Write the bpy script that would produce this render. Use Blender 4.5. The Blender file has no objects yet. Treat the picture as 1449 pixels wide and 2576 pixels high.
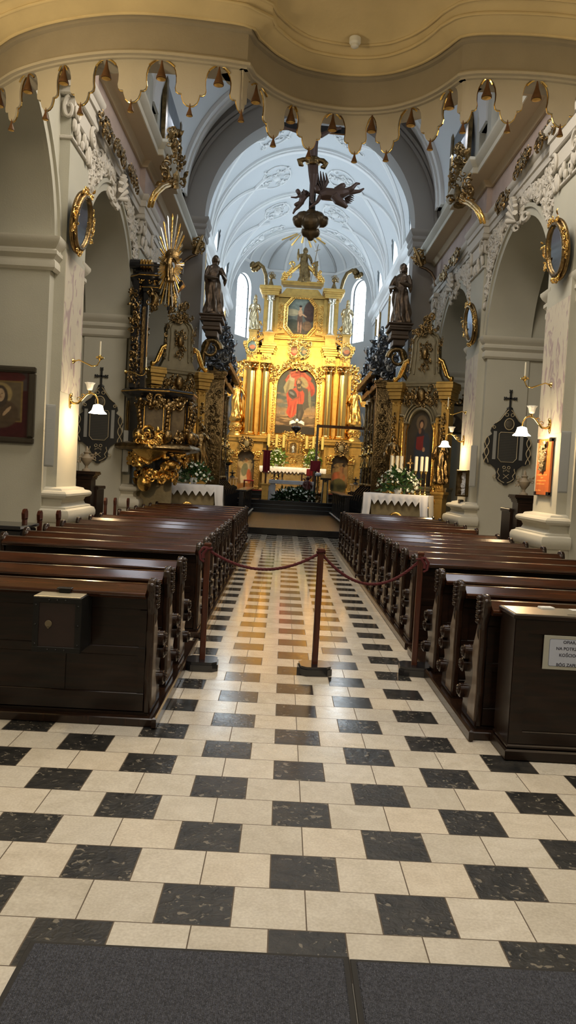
import bpy, math, random
import numpy as np
from mathutils import Vector, Matrix, noise
PI = math.pi; sin, cos = math.sin, math.cos
C = bpy.context.scene.collection
T = .28          # floor tile
XC = .175        # nave axis
D = 3.675        # half nave width to pilaster faces

# ---------------------------------------------------------------- mesh builder
class M:
    def __init__(s): s.v = []; s.f = []; s.mi = []; s.m = 0; s.T = None
    def add(s, vs, fs):
        o = len(s.v)
        if s.T is not None: vs = [s.T @ Vector(p) for p in vs]
        s.v += [tuple(p) for p in vs]; s.f += [tuple(i + o for i in f) for f in fs]; s.mi += [s.m] * len(fs); return s
    def box(s, x, y, z, sx, sy, sz, rz=0, bev=0):
        h = (sx / 2, sy / 2, sz / 2); c, n = cos(rz), sin(rz)
        if bev:
            b = min(bev, h[0] * .9, h[1] * .9, h[2] * .9); L = []
            for zz, i in ((-h[2], b), (-h[2] + b, 0), (h[2] - b, 0), (h[2], b)):
                L.append([(-h[0] + i, -h[1] + i, zz), (h[0] - i, -h[1] + i, zz), (h[0] - i, h[1] - i, zz), (-h[0] + i, h[1] - i, zz)])
            vs = [p for r in L for p in r]; fs = [(3, 2, 1, 0), (12, 13, 14, 15)]
            for r in range(3):
                for k in range(4): k2 = (k + 1) % 4; fs.append((r * 4 + k, r * 4 + k2, r * 4 + 4 + k2, r * 4 + 4 + k))
        else:
            vs = [(a * h[0], b * h[1], d * h[2]) for d in (-1, 1) for a, b in ((-1, -1), (1, -1), (1, 1), (-1, 1))]
            fs = [(3, 2, 1, 0), (4, 5, 6, 7), (0, 1, 5, 4), (1, 2, 6, 5), (2, 3, 7, 6), (3, 0, 4, 7)]
        return s.add([(x + p[0] * c - p[1] * n, y + p[0] * n + p[1] * c, z + p[2]) for p in vs], fs)
    def bb(s, x0, x1, y0, y1, z0, z1, bev=0):
        return s.box((x0 + x1) / 2, (y0 + y1) / 2, (z0 + z1) / 2, abs(x1 - x0), abs(y1 - y0), abs(z1 - z0), 0, bev)
    def lathe(s, prof, n=20, c=(0, 0, 0), mod=None, caps=True, sx=1, sy=1):
        vs = []; fs = []; k = len(prof)
        for r, z in prof:
            for i in range(n):
                a = 2 * PI * i / n; q = r * (mod(a, z) if mod else 1)
                vs.append((c[0] + q * cos(a) * sx, c[1] + q * sin(a) * sy, c[2] + z))
        for j in range(k - 1):
            for i in range(n): i2 = (i + 1) % n; fs.append((j * n + i, j * n + i2, (j + 1) * n + i2, (j + 1) * n + i))
        if caps: fs += [tuple(range(n))[::-1], tuple((k - 1) * n + i for i in range(n))]
        return s.add(vs, fs)
    def cyl(s, p, q, r, r2=None, n=10):
        return s.tube([p, q], [r, r if r2 is None else r2], n)
    def tube(s, pts, r, n=7, flat=1, caps=True):
        P = [Vector(p) for p in pts]; k = len(P)
        if not hasattr(r, '__len__'): r = [r] * k
        vs = []; fs = []; t0 = None; u = None
        for i in range(k):
            t = (P[min(i + 1, k - 1)] - P[max(i - 1, 0)])
            t = t.normalized() if t.length > 1e-9 else Vector((0, 0, 1))
            if u is None: u = t.orthogonal().normalized()
            else:
                u = u - t * u.dot(t); u = u.normalized() if u.length > 1e-6 else t.orthogonal().normalized()
            w = t.cross(u)
            for j in range(n):
                a = 2 * PI * j / n; vs.append(P[i] + u * (cos(a) * r[i]) + w * (sin(a) * r[i] * flat))
        for i in range(k - 1):
            for j in range(n): j2 = (j + 1) % n; fs.append((i * n + j, i * n + j2, (i + 1) * n + j2, (i + 1) * n + j))
        if caps: fs += [tuple(range(n))[::-1], tuple((k - 1) * n + j for j in range(n))]
        return s.add(vs, fs)
    def ball(s, c, r, n=12, m=8, mod=None):
        if not hasattr(r, '__len__'): r = (r, r, r)
        vs = [(c[0], c[1], c[2] - r[2])]; fs = []
        for j in range(1, m):
            b = -PI / 2 + PI * j / m
            for i in range(n):
                a = 2 * PI * i / n; q = mod(a, b) if mod else 1
                vs.append((c[0] + r[0] * cos(a) * cos(b) * q, c[1] + r[1] * sin(a) * cos(b) * q, c[2] + r[2] * sin(b) * q))
        vs.append((c[0], c[1], c[2] + r[2])); e = len(vs) - 1
        for i in range(n):
            i2 = (i + 1) % n; fs += [(0, 1 + i2, 1 + i), (e, e - n + i, e - n + i2)]
            for j in range(m - 2): fs.append((1 + j * n + i, 1 + j * n + i2, 1 + (j + 1) * n + i2, 1 + (j + 1) * n + i))
        return s.add(vs, fs)
    def prism(s, poly, o, u, v, d):
        """outline poly in (u,v) at origin o, extruded by the vector d"""
        o, u, v, d = map(Vector, (o, u, v, d)); k = len(poly)
        if u.cross(v).dot(d) > 0: poly = poly[::-1]
        a = [o + u * p[0] + v * p[1] for p in poly]; b = [p + d for p in a]
        return s.add(a + b, [tuple(range(k)), tuple(range(2 * k - 1, k - 1, -1))] + [(i, i + k, (i + 1) % k + k, (i + 1) % k) for i in range(k)])
    def sweep(s, prof, path, ns=None, closed=False):
        """moulding: prof [(out, up)] carried along path; ns = outward directions per point"""
        P = [Vector(p) for p in path]; k = len(P); n = len(prof); vs = []; fs = []
        for i in range(k):
            if ns: o = Vector(ns[i])
            else:
                a = P[i] - P[i - 1] if (i > 0 or closed) else P[1] - P[0]
                b = P[(i + 1) % k] - P[i] if (i < k - 1 or closed) else a
                a = Vector((a.y, -a.x, 0)).normalized(); b = Vector((b.y, -b.x, 0)).normalized()
                o = a + b; o = o / max(.2, o.dot(a))
            for q, z in prof: vs.append(P[i] + o * q + Vector((0, 0, z)))
        for i in range(k if closed else k - 1):
            i2 = (i + 1) % k
            for j in range(n): j2 = (j + 1) % n; fs.append((i * n + j, i2 * n + j, i2 * n + j2, i * n + j2))
        if not closed: fs += [tuple(range(n)), tuple((k - 1) * n + j for j in range(n))[::-1]]
        return s.add(vs, fs)
    def grid(s, f, nu, nv, wrap=False):
        vs = [f(i / nu, j / nv) for j in range(nv + 1) for i in range(nu + (0 if wrap else 1))]; w = nu if wrap else nu + 1
        return s.add(vs, [(j * w + i, j * w + (i + 1) % w, (j + 1) * w + (i + 1) % w, (j + 1) * w + i) for j in range(nv) for i in range(nu)])

def obj(name, m, mat, parent=None, smooth=None, loc=None, rz=0):
    me = bpy.data.meshes.new(name); me.from_pydata(m.v, [], m.f)
    for k in (mat if isinstance(mat, (list, tuple)) else [mat]): me.materials.append(k)
    if any(m.mi): me.polygons.foreach_set('material_index', m.mi)
    import bmesh
    b = bmesh.new(); b.from_mesh(me); bmesh.ops.recalc_face_normals(b, faces=b.faces); b.to_mesh(me); b.free()
    if smooth is not None:
        me.polygons.foreach_set('use_smooth', [True] * len(me.polygons))
        if smooth < 180: me.set_sharp_from_angle(angle=math.radians(smooth))
    o = bpy.data.objects.new(name, me); C.objects.link(o)
    if parent: o.parent = parent
    if loc: o.location = loc
    if rz: o.rotation_euler.z = rz
    return o
def tag(o, label, cat, group=None, kind=None):
    o['label'] = label; o['category'] = cat
    if group: o['group'] = group
    if kind: o['kind'] = kind
    return o
def thing(name, label, cat, loc=(0, 0, 0), rz=0, group=None):
    o = bpy.data.objects.new(name, None); C.objects.link(o); o.empty_display_size = .1
    o.location = loc; o.rotation_euler.z = rz; return tag(o, label, cat, group)
def struct(name, m, mat, smooth=None):
    o = obj(name, m, mat, None, smooth); o['kind'] = 'structure'; return o
def dup(r, loc=None, rz=None, label=None, group=None, sx=None):
    def cp(o, par):
        c = o.copy(); C.objects.link(c)
        if par: c.parent = par
        for ch in kids.get(o.name, ()): cp(ch, c)
        return c
    kids = {}
    for o in bpy.data.objects:
        if o.parent: kids.setdefault(o.parent.name, []).append(o)
    c = cp(r, None)
    if loc is not None: c.location = loc
    if rz is not None: c.rotation_euler.z = rz
    if sx: c.scale.x = sx
    if label: c['label'] = label
    if group: c['group'] = group
    return c

# ---------------------------------------------------------------- materials
def mat(name, col, rough=.6, metal=0, bump=0, bscale=30, var=0, vscale=4, col2=None, emit=None, estr=1, coat=0, spec=None, bdist=.01, alpha=None):
    m = bpy.data.materials.new(name); m.use_nodes = True; N = m.node_tree; b = N.nodes['Principled BSDF']
    b.inputs['Base Color'].default_value = (*col, 1); b.inputs['Roughness'].default_value = rough; b.inputs['Metallic'].default_value = metal
    if coat: b.inputs['Coat Weight'].default_value = coat; b.inputs['Coat Roughness'].default_value = .12
    if spec is not None: b.inputs['Specular IOR Level'].default_value = spec
    if emit: b.inputs['Emission Color'].default_value = (*emit, 1); b.inputs['Emission Strength'].default_value = estr
    if alpha is not None: b.inputs['Alpha'].default_value = alpha
    tc = N.nodes.new('ShaderNodeTexCoord')
    if var or col2:
        n = N.nodes.new('ShaderNodeTexNoise'); n.inputs['Scale'].default_value = vscale; n.inputs['Detail'].default_value = 4
        N.links.new(tc.outputs['Object'], n.inputs['Vector'])
        r = N.nodes.new('ShaderNodeValToRGB'); c2 = col2 or tuple(x * (1 - var) for x in col)
        r.color_ramp.elements[0].color = (*c2, 1); r.color_ramp.elements[1].color = (*col, 1)
        r.color_ramp.elements[0].position = .35; r.color_ramp.elements[1].position = .6
        N.links.new(n.outputs['Fac'], r.inputs['Fac']); N.links.new(r.outputs['Color'], b.inputs['Base Color'])
    if bump:
        n = N.nodes.new('ShaderNodeTexNoise'); n.inputs['Scale'].default_value = bscale; n.inputs['Detail'].default_value = 3
        N.links.new(tc.outputs['Object'], n.inputs['Vector'])
        u = N.nodes.new('ShaderNodeBump'); u.inputs['Strength'].default_value = bump; u.inputs['Distance'].default_value = bdist
        N.links.new(n.outputs['Fac'], u.inputs['Height']); N.links.new(u.outputs['Normal'], b.inputs['Normal'])
    return m
def woodmat(name, c1, c2, rough=.25, axis=0, coat=.3):
    m = bpy.data.materials.new(name); m.use_nodes = True; N = m.node_tree; b = N.nodes['Principled BSDF']
    tc = N.nodes.new('ShaderNodeTexCoord'); mp = N.nodes.new('ShaderNodeMapping')
    sc = [14, 14, 14]; sc[axis] = 1.2; mp.inputs['Scale'].default_value = sc
    n = N.nodes.new('ShaderNodeTexNoise'); n.inputs['Scale'].default_value = 2.5; n.inputs['Detail'].default_value = 5; n.inputs['Distortion'].default_value = .6
    r = N.nodes.new('ShaderNodeValToRGB'); r.color_ramp.elements[0].color = (*c1, 1); r.color_ramp.elements[1].color = (*c2, 1)
    r.color_ramp.elements[0].position = .3; r.color_ramp.elements[1].position = .72
    L = N.links.new; L(tc.outputs['Object'], mp.inputs['Vector']); L(mp.outputs['Vector'], n.inputs['Vector']); L(n.outputs['Fac'], r.inputs['Fac']); L(r.outputs['Color'], b.inputs['Base Color'])
    b.inputs['Roughness'].default_value = rough; b.inputs['Coat Weight'].default_value = coat; b.inputs['Coat Roughness'].default_value = .10; b.inputs['Specular IOR Level'].default_value = .3
    return m
K = {}
K['plaster'] = mat('cream_plaster', (.55, .53, .45), .85, bump=.15, bscale=60, var=.06, vscale=1.5)
K['plaster2'] = mat('grey_plaster', (.49, .48, .405), .9, bump=.15, bscale=60, var=.08, vscale=1)
K['stucco'] = mat('white_stucco', (.58, .55, .49), .8, bump=.3, bscale=40)
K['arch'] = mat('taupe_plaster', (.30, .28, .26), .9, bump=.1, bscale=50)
K['frieze'] = mat('pink_plaster', (.46, .37, .33), .85, bump=.1, bscale=50, var=.1)
K['soffit'] = mat('ochre_plaster', (.58, .48, .33), .85, bump=.1, bscale=50)
K['loft'] = mat('yellow_plaster', (.62, .50, .29), .85, bump=.12, bscale=30, var=.12, vscale=2.5)
K['band'] = mat('grey_beige_paint', (.30, .26, .20), .75, bump=.1, bscale=60, var=.08)
K['fascia'] = mat('beige_painted_wood', (.44, .40, .33), .7, bump=.1, bscale=60, var=.05)
K['chancel'] = mat('pale_plaster', (.60, .62, .63), .85, bump=.1, bscale=50)
K['rib'] = mat('white_plaster', (.74, .74, .73), .8)
K['gold'] = mat('bright_gold', (.90, .56, .16), .27, 1, bump=.5, bscale=18, var=.25, vscale=6, bdist=.02)
K['goldflat'] = mat('ochre_gilding', (.66, .42, .12), .42, .75, bump=.3, bscale=12, var=.2, vscale=5)
K['oldgold'] = mat('old_gold', (.29, .195, .085), .33, 1, bump=.5, bscale=25, var=.5, vscale=9, bdist=.02)
K['bronze'] = mat('dark_bronze', (.17, .12, .08), .38, .8, bump=.4, bscale=25, var=.4, vscale=8)
K['silver'] = mat('tarnished_silver', (.20, .21, .22), .3, .9, bump=.4, bscale=25, var=.5, vscale=8)
K['black'] = mat('black_lacquer', (.012, .012, .014), .22, coat=.4)
K['blackmarble'] = mat('black_marble', (.012, .012, .012), .15, var=.4, vscale=6)
K['grey'] = mat('grey_gilt_wood', (.31, .27, .175), .42, .5, bump=.2, bscale=20, var=.2)
K['wood'] = woodmat('varnished_pew_wood', (.004, .002, .0013), (.017, .007, .0035), .34, coat=.15)  # shade on the pew backs is darkened into this colour
K['woodtop'] = woodmat('lit_reddish_pew_wood', (.012, .004, .002), (.065, .020, .007), .22, coat=.45)  # brighter copy of the pew wood: light on the tops put into the colour
K['goldsmooth'] = mat('burnished_gold', (.88, .54, .15), .2, 1, bump=.12, bscale=6, bdist=.02)
K['woody'] = woodmat('varnished_end_wood', (.008, .004, .0025), (.028, .012, .006), .26, 2)
K['woodsheen'] = woodmat('sheen_paled_wood', (.07, .047, .03), (.13, .09, .06), .35, 2)  # sheen on the aisle faces painted in as a paler wood colour
K['postwood'] = woodmat('red_brown_wood', (.03, .008, .004), (.09, .022, .010), .3, 2)
K['brass'] = mat('polished_brass', (.80, .55, .18), .18, 1)
K['wax'] = mat('ivory_wax', (.82, .78, .62), .5)
K['cloth'] = mat('white_cloth', (.78, .78, .8), .85, bump=.15, bscale=120)
K['rope'] = mat('dark_red_rope', (.075, .005, .008), .8, bump=.6, bscale=200)
K['red'] = mat('red_velvet', (.22, .010, .014), .9)
K['mirror'] = mat('mirror_glass', (.55, .62, .72), .06, 1)
K['leaf'] = mat('green_leaves', (.05, .13, .025), .5, var=.5, vscale=12)
K['leaf2'] = mat('lime_leaves', (.22, .36, .06), .5, var=.3, vscale=12)
K['petal'] = mat('white_petals', (.85, .87, .78), .6)
K['glass'] = mat('milk_glass', (.85, .82, .72), .35, emit=(1, .85, .6), estr=.12)
K['lit'] = mat('lit_glass_shade', (1, .95, .85), .4, emit=(1, .80, .50), estr=26)
K['greymetal'] = mat('grey_metal', (.33, .34, .33), .45, .3)
K['white'] = mat('white_paint', (.7, .7, .68), .6)
K['gold_line'] = mat('parchment_gilding', (.50, .42, .27), .5, .1)
K['navy'] = mat('navy_board', (.02, .04, .09), .5)
K['skin'] = mat('painted_skin', (.55, .38, .28), .6)
# ================================================================ camera
def setup_camera():
    F = Vector((0.00732641, 0.99892028, -0.04587581)); R = Vector((0.99849664, -0.00481573, 0.054601)); U = Vector((-0.05432113, 0.04620687, 0.99745383))
    cd = bpy.data.cameras.new('camera'); co = bpy.data.objects.new('camera', cd); C.objects.link(co)
    co.matrix_world = Matrix(((R.x, U.x, -F.x, -.1714), (R.y, U.y, -F.y, -2.7584), (R.z, U.z, -F.z, 1.6446), (0, 0, 0, 1)))
    cd.sensor_fit = 'VERTICAL'; cd.sensor_height = 24; cd.sensor_width = 13.5; cd.lens = 1961.09 / 2576 * 24; cd.clip_start = .05; cd.clip_end = 200
    bpy.context.scene.camera = co
setup_camera()
CAM = (Vector((-.1714, -2.7584, 1.6446)), Vector((0.00732641, 0.99892028, -0.04587581)), Vector((0.99849664, -0.00481573, 0.054601)), Vector((-0.05432113, 0.04620687, 0.99745383)))
def at(x, y, **k):
    """the point of the plane X=, Y= or Z= that the photograph shows at pixel x, y (used to read off measurements)"""
    d = CAM[1] + CAM[2] * ((x - 724.5) / 1961.09) - CAM[3] * ((y - 1288) / 1961.09)
    a, v = next(iter(k.items())); i = 'XYZ'.index(a)
    return CAM[0] + d * ((v - CAM[0][i]) / d[i])

# ================================================================ floor
def floor_material():
    m = bpy.data.materials.new('black_and_white_stone_tiles'); m.use_nodes = True; N = m.node_tree; b = N.nodes['Principled BSDF']; L = N.links.new
    tc = N.nodes.new('ShaderNodeTexCoord'); sp = N.nodes.new('ShaderNodeSeparateXYZ'); L(tc.outputs['Object'], sp.inputs[0])
    def mt(op, a, b_=None, c=None):
        n = N.nodes.new('ShaderNodeMath'); n.operation = op
        for i, q in enumerate((a, b_, c)):
            if q is None: continue
            if isinstance(q, (int, float)): n.inputs[i].default_value = q
            else: L(q, n.inputs[i])
        return n.outputs[0]
    u = mt('DIVIDE', sp.outputs[0], T); v = mt('DIVIDE', sp.outputs[1], T)
    row = mt('FLOOR', v); odd = mt('FLOORED_MODULO', row, 2)
    s = mt('ADD', u, mt('ADD', mt('MULTIPLY', odd, 1.5), -1))
    idx = mt('FLOOR', s); blk = mt('LESS_THAN', mt('FLOORED_MODULO', idx, 3), .5)
    fu = mt('FRACT', s); fv = mt('FRACT', v)
    g = mt('MINIMUM', mt('MINIMUM', fu, mt('SUBTRACT', 1, fu)), mt('MINIMUM', fv, mt('SUBTRACT', 1, fv)))
    grout = mt('LESS_THAN', g, .009)
    cx = N.nodes.new('ShaderNodeCombineXYZ'); L(idx, cx.inputs[0]); L(row, cx.inputs[1])
    wn = N.nodes.new('ShaderNodeTexWhiteNoise'); wn.noise_dimensions = '3D'; L(cx.outputs[0], wn.inputs['Vector'])
    off = N.nodes.new('ShaderNodeVectorMath'); off.operation = 'SCALE'; L(wn.outputs['Color'], off.inputs[0]); off.inputs['Scale'].default_value = 9
    pos = N.nodes.new('ShaderNodeVectorMath'); pos.operation = 'ADD'; L(tc.outputs['Object'], pos.inputs[0]); L(off.outputs[0], pos.inputs[1])
    def ns(sc, det=4, dist=0):
        n = N.nodes.new('ShaderNodeTexNoise'); n.inputs['Scale'].default_value = sc; n.inputs['Detail'].default_value = det; n.inputs['Distortion'].default_value = dist
        L(pos.outputs[0], n.inputs['Vector']); return n.outputs['Fac']
    def ramp(f, *st):
        r = N.nodes.new('ShaderNodeValToRGB'); e = r.color_ramp.elements
        e[0].position, e[0].color = st[0][0], (*st[0][1], 1); e[1].position, e[1].color = st[-1][0], (*st[-1][1], 1)
        for p, c in st[1:-1]: q = e.new(p); q.color = (*c, 1)
        L(f, r.inputs['Fac']); return r.outputs['Color']
    def mix(f, a, c, bl='MIX'):
        x = N.nodes.new('ShaderNodeMix'); x.data_type = 'RGBA'; x.blend_type = bl
        if isinstance(f, (int, float)): x.inputs[0].default_value = f
        else: L(f, x.inputs[0])
        for i, q in ((6, a), (7, c)):
            if isinstance(q, tuple): x.inputs[i].default_value = (*q, 1)
            else: L(q, x.inputs[i])
        return x.outputs[2]
    fine = ns(90, 2); veins = ns(5, 5, 1.5)
    wh = ramp(veins, (.3, (.48, .45, .385)), (.5, (.56, .53, .47)), (.7, (.63, .605, .545)))
    wh = mix(.35, wh, ramp(fine, (.3, (.40, .35, .28)), (.7, (.74, .70, .61))))
    tint = ramp(wn.outputs['Value'], (0, (.86, .84, .80)), (.5, (.97, .96, .94)), (1, (1, .95, .88)))
    wh = mix(1, wh, tint, 'MULTIPLY')
    # fossil flecks of the black slabs
    fl = ns(34, 3, .7); fl2 = ns(3.2, 2)
    amt = mt('MULTIPLY', mt('GREATER_THAN', fl, .63), mt('GREATER_THAN', fl2, .44))
    bk = ramp(ns(12, 3), (.35, (.014, .0145, .0145)), (.7, (.036, .034, .031)))
    bk = mix(mt('MULTIPLY', amt, .6), bk, (.26, .23, .18))
    col = mix(blk, wh, bk); col = mix(grout, col, (.10, .075, .05)); L(col, b.inputs['Base Color'])
    # worn matt by the door, polished along the aisle
    yy = mt('ADD', sp.outputs[1], mt('MULTIPLY', ns(2, 2), .9))
    pol = N.nodes.new('ShaderNodeMapRange'); pol.inputs['From Min'].default_value = 1.3; pol.inputs['From Max'].default_value = 2.9
    pol.inputs['To Min'].default_value = .42; pol.inputs['To Max'].default_value = .19; L(yy, pol.inputs['Value'])
    po2 = N.nodes.new('ShaderNodeMapRange'); po2.inputs['From Min'].default_value = 3.5; po2.inputs['From Max'].default_value = 8; po2.inputs['To Min'].default_value = 0; po2.inputs['To Max'].default_value = .10; L(yy, po2.inputs['Value'])
    ro = mt('ADD', mt('SUBTRACT', pol.outputs[0], po2.outputs[0]), mt('MULTIPLY', mt('SUBTRACT', ns(14, 3), .5), .12))
    L(mt('MAXIMUM', ro, mt('MULTIPLY', grout, .7)), b.inputs['Roughness'])
    bs = N.nodes.new('ShaderNodeMapRange'); bs.inputs['From Min'].default_value = 1.2; bs.inputs['From Max'].default_value = 2.6
    bs.inputs['To Min'].default_value = .6; bs.inputs['To Max'].default_value = .05; L(sp.outputs[1], bs.inputs['Value'])
    h = mt('SUBTRACT', mt('ADD', mt('MULTIPLY', fl, mt('ADD', mt('MULTIPLY', blk, 1.5), .25)), mt('MULTIPLY', ns(6, 2), .5)), mt('MULTIPLY', grout, .8))
    bu = N.nodes.new('ShaderNodeBump'); bu.inputs['Distance'].default_value = .004; L(bs.outputs[0], bu.inputs['Strength']); L(h, bu.inputs['Height']); L(bu.outputs['Normal'], b.inputs['Normal'])
    return m
m = M(); m.bb(XC - 7.2, XC + 7.2, -4.6, 18.8, -.1, 0); struct('floor', m, floor_material())
def slabmat():
    m = mat('dark_paving_slabs', (.07, .06, .045), .55, var=.5, vscale=2, bump=.2, bscale=8); N = m.node_tree; b = N.nodes['Principled BSDF']
    tc = N.nodes.new('ShaderNodeTexCoord'); b.inputs['Specular IOR Level'].default_value = .2; b.inputs['Roughness'].default_value = .42; br = N.nodes.new('ShaderNodeTexBrick'); br.inputs['Scale'].default_value = 2.2
    br.inputs['Color1'].default_value = (.032, .026, .016, 1); br.inputs['Color2'].default_value = (.018, .018, .015, 1); br.inputs['Mortar'].default_value = (.06, .052, .038, 1)
    br.inputs['Brick Width'].default_value = 1.1; br.inputs['Row Height'].default_value = 1; br.inputs['Mortar Size'].default_value = .03
    N.links.new(tc.outputs['Object'], br.inputs['Vector']); N.links.new(br.outputs['Color'], b.inputs['Base Color']); return m
m = M(); m.bb(XC - 7.2, XC + 7.2, 18.8, 38.5, -.1, .18); struct('floor_chancel', m, slabmat())
m = M(); m.bb(XC - 3.6, XC + 3.6, 18.72, 18.86, 0, .185, .01); struct('trim_1', m, K['blackmarble'])
m = M()
ST = [(28.0, .34), (28.3, .49), (28.6, .64), (31.0, .80), (31.3, .95)]
for y, z in ST: m.bb(XC - 3.4, XC + 3.4, y, 37.2, .17, z, .008)
struct('floor_altar_steps', m, K['blackmarble'])

# ================================================================ nave walls: piers, arches, pilasters
PY = [3.8, 9.22, 14.65, 20.05]; HW = [.55, .53, .58, .55]     # pilaster centres / half widths
RY = [.9, .9, .9, .9]
def arc(cx, cz, r, a0, a1, n): return [(cx + r * cos(a0 + (a1 - a0) * i / n), cz + r * sin(a0 + (a1 - a0) * i / n)) for i in range(n + 1)]
ZS = 4.65; 
CAPP = [(0, 0), (.02, 0), (.05, .04), (.05, .12), (.03, .16), (.08, .22), (.08, .27), (.05, .3), (.10, .36), (.13, .42), (.13, .46), (0, .46)]
BASEP = [(0, 0), (.2, 0), (.2, .78), (.24, .80), (.27, .86), (.27, .92), (.25, .97), (.2, .99), (.2, 1.01), (.13, 1.03), (.11, 1.08), (.13, 1.13), (.19, 1.15), (.21, 1.18), (.21, 1.21), (.18, 1.24), (.12, 1.25), (.10, 1.28), (0, 1.3)]
ZI = 4.37
for sd, nm in ((-1, 'left'), (1, 'right')):
    X = lambda d: XC + sd * d
    m = M(); tr = M(); st = M()
    bays = []
    for i in range(len(PY) - 1):
        a, b = PY[i] + .75, PY[i + 1] - .75; cy, r = (a + b) / 2, (b - a) / 2
        bays.append((cy, r)); y0, y1 = a, b
        top = [(y1, 9.6), (y0, 9.6)] + arc(cy, ZS, r, PI, 0, 24)
        m.prism(top, (X(D + .15), 0, 0), (0, 1, 0), (0, 0, 1), (sd * .9, 0, 0))
        # archivolt moulding
        for rr, th, pr in ((r, .20, .05), (r + .14, .07, .09)):
            m2 = arc(cy, ZS, rr, PI, 0, 32); o2 = arc(cy, ZS, rr + th, 0, PI, 32)
            m.prism(m2 + o2, (X(D + .15), 0, 0), (0, 1, 0), (0, 0, 1), (-sd * pr, 0, 0))
    for i, y in enumerate(PY):
        m.bb(X(D + .15), X(D + 1.05), y - .75, y + .75, 0, 9.6)
        # transverse chapel wall behind the pier, turned to the door
        m.bb(X(D + 1.0), X(D + 3.6), y - .72, y + .3, 0, 9.6)
        # impost round the pier
        tr.sweep([(q * -sd, z) for q, z in CAPP], [(X(D + 3.6), y - .75, ZI), (X(D + .12), y - .75, ZI), (X(D + .12), y - .4, ZI)])
        tr.sweep([(q * -sd, z) for q, z in CAPP], [(X(D + .12), y + .4, ZI), (X(D + .12), y + .75, ZI), (X(D + 1.05), y + .75, ZI)])
        # pilaster
        h = HW[i]; m.bb(X(D), X(D + .16), y - h, y + h, 1.0, 7.0)
        loop = [(X(D + .16), y - h, 0), (X(D), y - h, 0), (X(D), y + h, 0), (X(D + .16), y + h, 0)]
        tr.sweep([(-q * sd, z) for q, z in BASEP], loop, ns=[(0, sd, 0), (1, sd, 0), (1, -sd, 0), (0, -sd, 0)])
        # ionic capital
        cap = M(); zb = 6.3
        cap.bb(X(D - .10), X(D + .18), y - h - .1, y + h + .1, 6.9, 7.02, .02)
        cap.bb(X(D - .05), X(D + .18), y - h - .02, y + h + .02, 6.62, 6.9, .02)
        cap.bb(X(D - .04), X(D + .18), y - h - .03, y + h + .03, zb, zb + .05, .01)
        for e in (-1, 1):
            for face in (0, 1):
                pts = []; rd = []
                for k in range(26):
                    t = k / 25; a = PI / 2 + e * t * 4.6 * PI / 2 * 1.0; rr = .17 * (1 - t * .8)
                    if face == 0: pts.append((X(D - .07), y + e * (h - .06) + rr * cos(a) * 1, 6.72 + rr * sin(a)))
                    else: pts.append((X(D + .02) - 0 * t + sd * rr * cos(a) * .5, y + e * (h + .05), 6.72 + rr * sin(a)))
                    rd.append(.035 * (1 - .4 * t))
                cap.tube(pts, rd, 6)
            cap.ball((X(D - .06), y + e * (h - .06), 6.72), .04)
        rnd = random.Random(i)
        for k in range(14): # leaves
            yy = y + rnd.uniform(-h, h); z0 = zb + .05 + rnd.uniform(0, .2)
            cap.ball((X(D - .04), yy, z0), (.04, .05, .08 + rnd.random() * .05), 7, 5)
        o = struct('trim_capital', cap, K['stucco'], 40)
    # outer chapel wall, chapel vault
    m.bb(X(D + 3.6), X(D + 3.8), -4.6, 20.6, 0, 9.6)
    m.bb(X(D + .9), X(D + 3.8), -4.6, 20.6, 7.4, 7.6)
    # wall stretch beside the loft
    m.bb(X(D + .15), X(D + .9), -4.6, PY[0] - .5, 0, 9.6)
    struct('wall_' + nm, m, K['plaster2'], 25)
    # entablature: architrave, frieze, cornice, breaking forward over each pilaster
    def ent(prof):
        y0 = -1.5; pth = []; 
        for i, y in enumerate(PY):
            h = HW[i] + .1
            if i == 0: pth += [(X(D + .04), 1.0)]
            if i < 3: pth += [(X(D + .04), y - h), (X(D - .07), y - h), (X(D - .07), y + h), (X(D + .04), y + h)]
            else: pth += [(X(D + .04), 20.2)]
        q = M(); q.sweep([(-a * sd, z) for a, z in prof] , [(a, b, 0) for a, b in pth]); return q
    W = .2
    q = ent([(-W, 7.0), (.02, 7.0), (.02, 7.13), (.05, 7.14), (.05, 7.26), (.08, 7.28), (.11, 7.34), (.11, 7.38), (-W, 7.38)]); struct('trim_architrave', q, K['stucco'], 30)
    q = ent([(-W, 7.36), (0, 7.36), (0, 7.97), (-W, 7.97)]); struct('trim_frieze', q, K['frieze'])
    q = ent([(-W, 7.95), (.05, 7.95), (.07, 8.0), (.13, 8.06), (.42, 8.06), (.42, 8.07), (-W, 8.1)]); struct('trim_soffit', q, K['soffit'], 30)
    q = ent([(-W, 8.07), (.43, 8.07), (.43, 8.18), (.46, 8.20), (.52, 8.30), (.52, 8.36), (-W, 8.38)]); struct('trim_cornice', q, K['plaster'], 30)
    # clerestory above the cornice
    m = M(); wy = [(6.5), (11.93), (17.35)]
    ed = [1.0]
    for y in wy: ed += [y - .75, y + .75]
    ed += [20.6]
    for k in range(0, len(ed), 2): m.bb(X(D + .05), X(D + .5), ed[k], ed[k + 1], 8.3, 13.2)
    for y in wy:
        m.bb(X(D + .05), X(D + .5), y - .75, y + .75, 8.3, 9.1)
        m.prism([(y - .75, 13.2), (y - .75, 10.6)] + arc(y, 10.6, .75, PI, 0, 12) + [(y + .75, 13.2)], (X(D + .05), 0, 0), (0, 1, 0), (0, 0, 1), (sd * .45, 0, 0))
    for y in PY[1:3]:
        for e in (-.5, .5): m.bb(X(D - .08), X(D + .08), y + e - .16, y + e + .16, 8.3, 11.4)
    struct('wall_clerestory_' + nm, m, K['plaster'])
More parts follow.
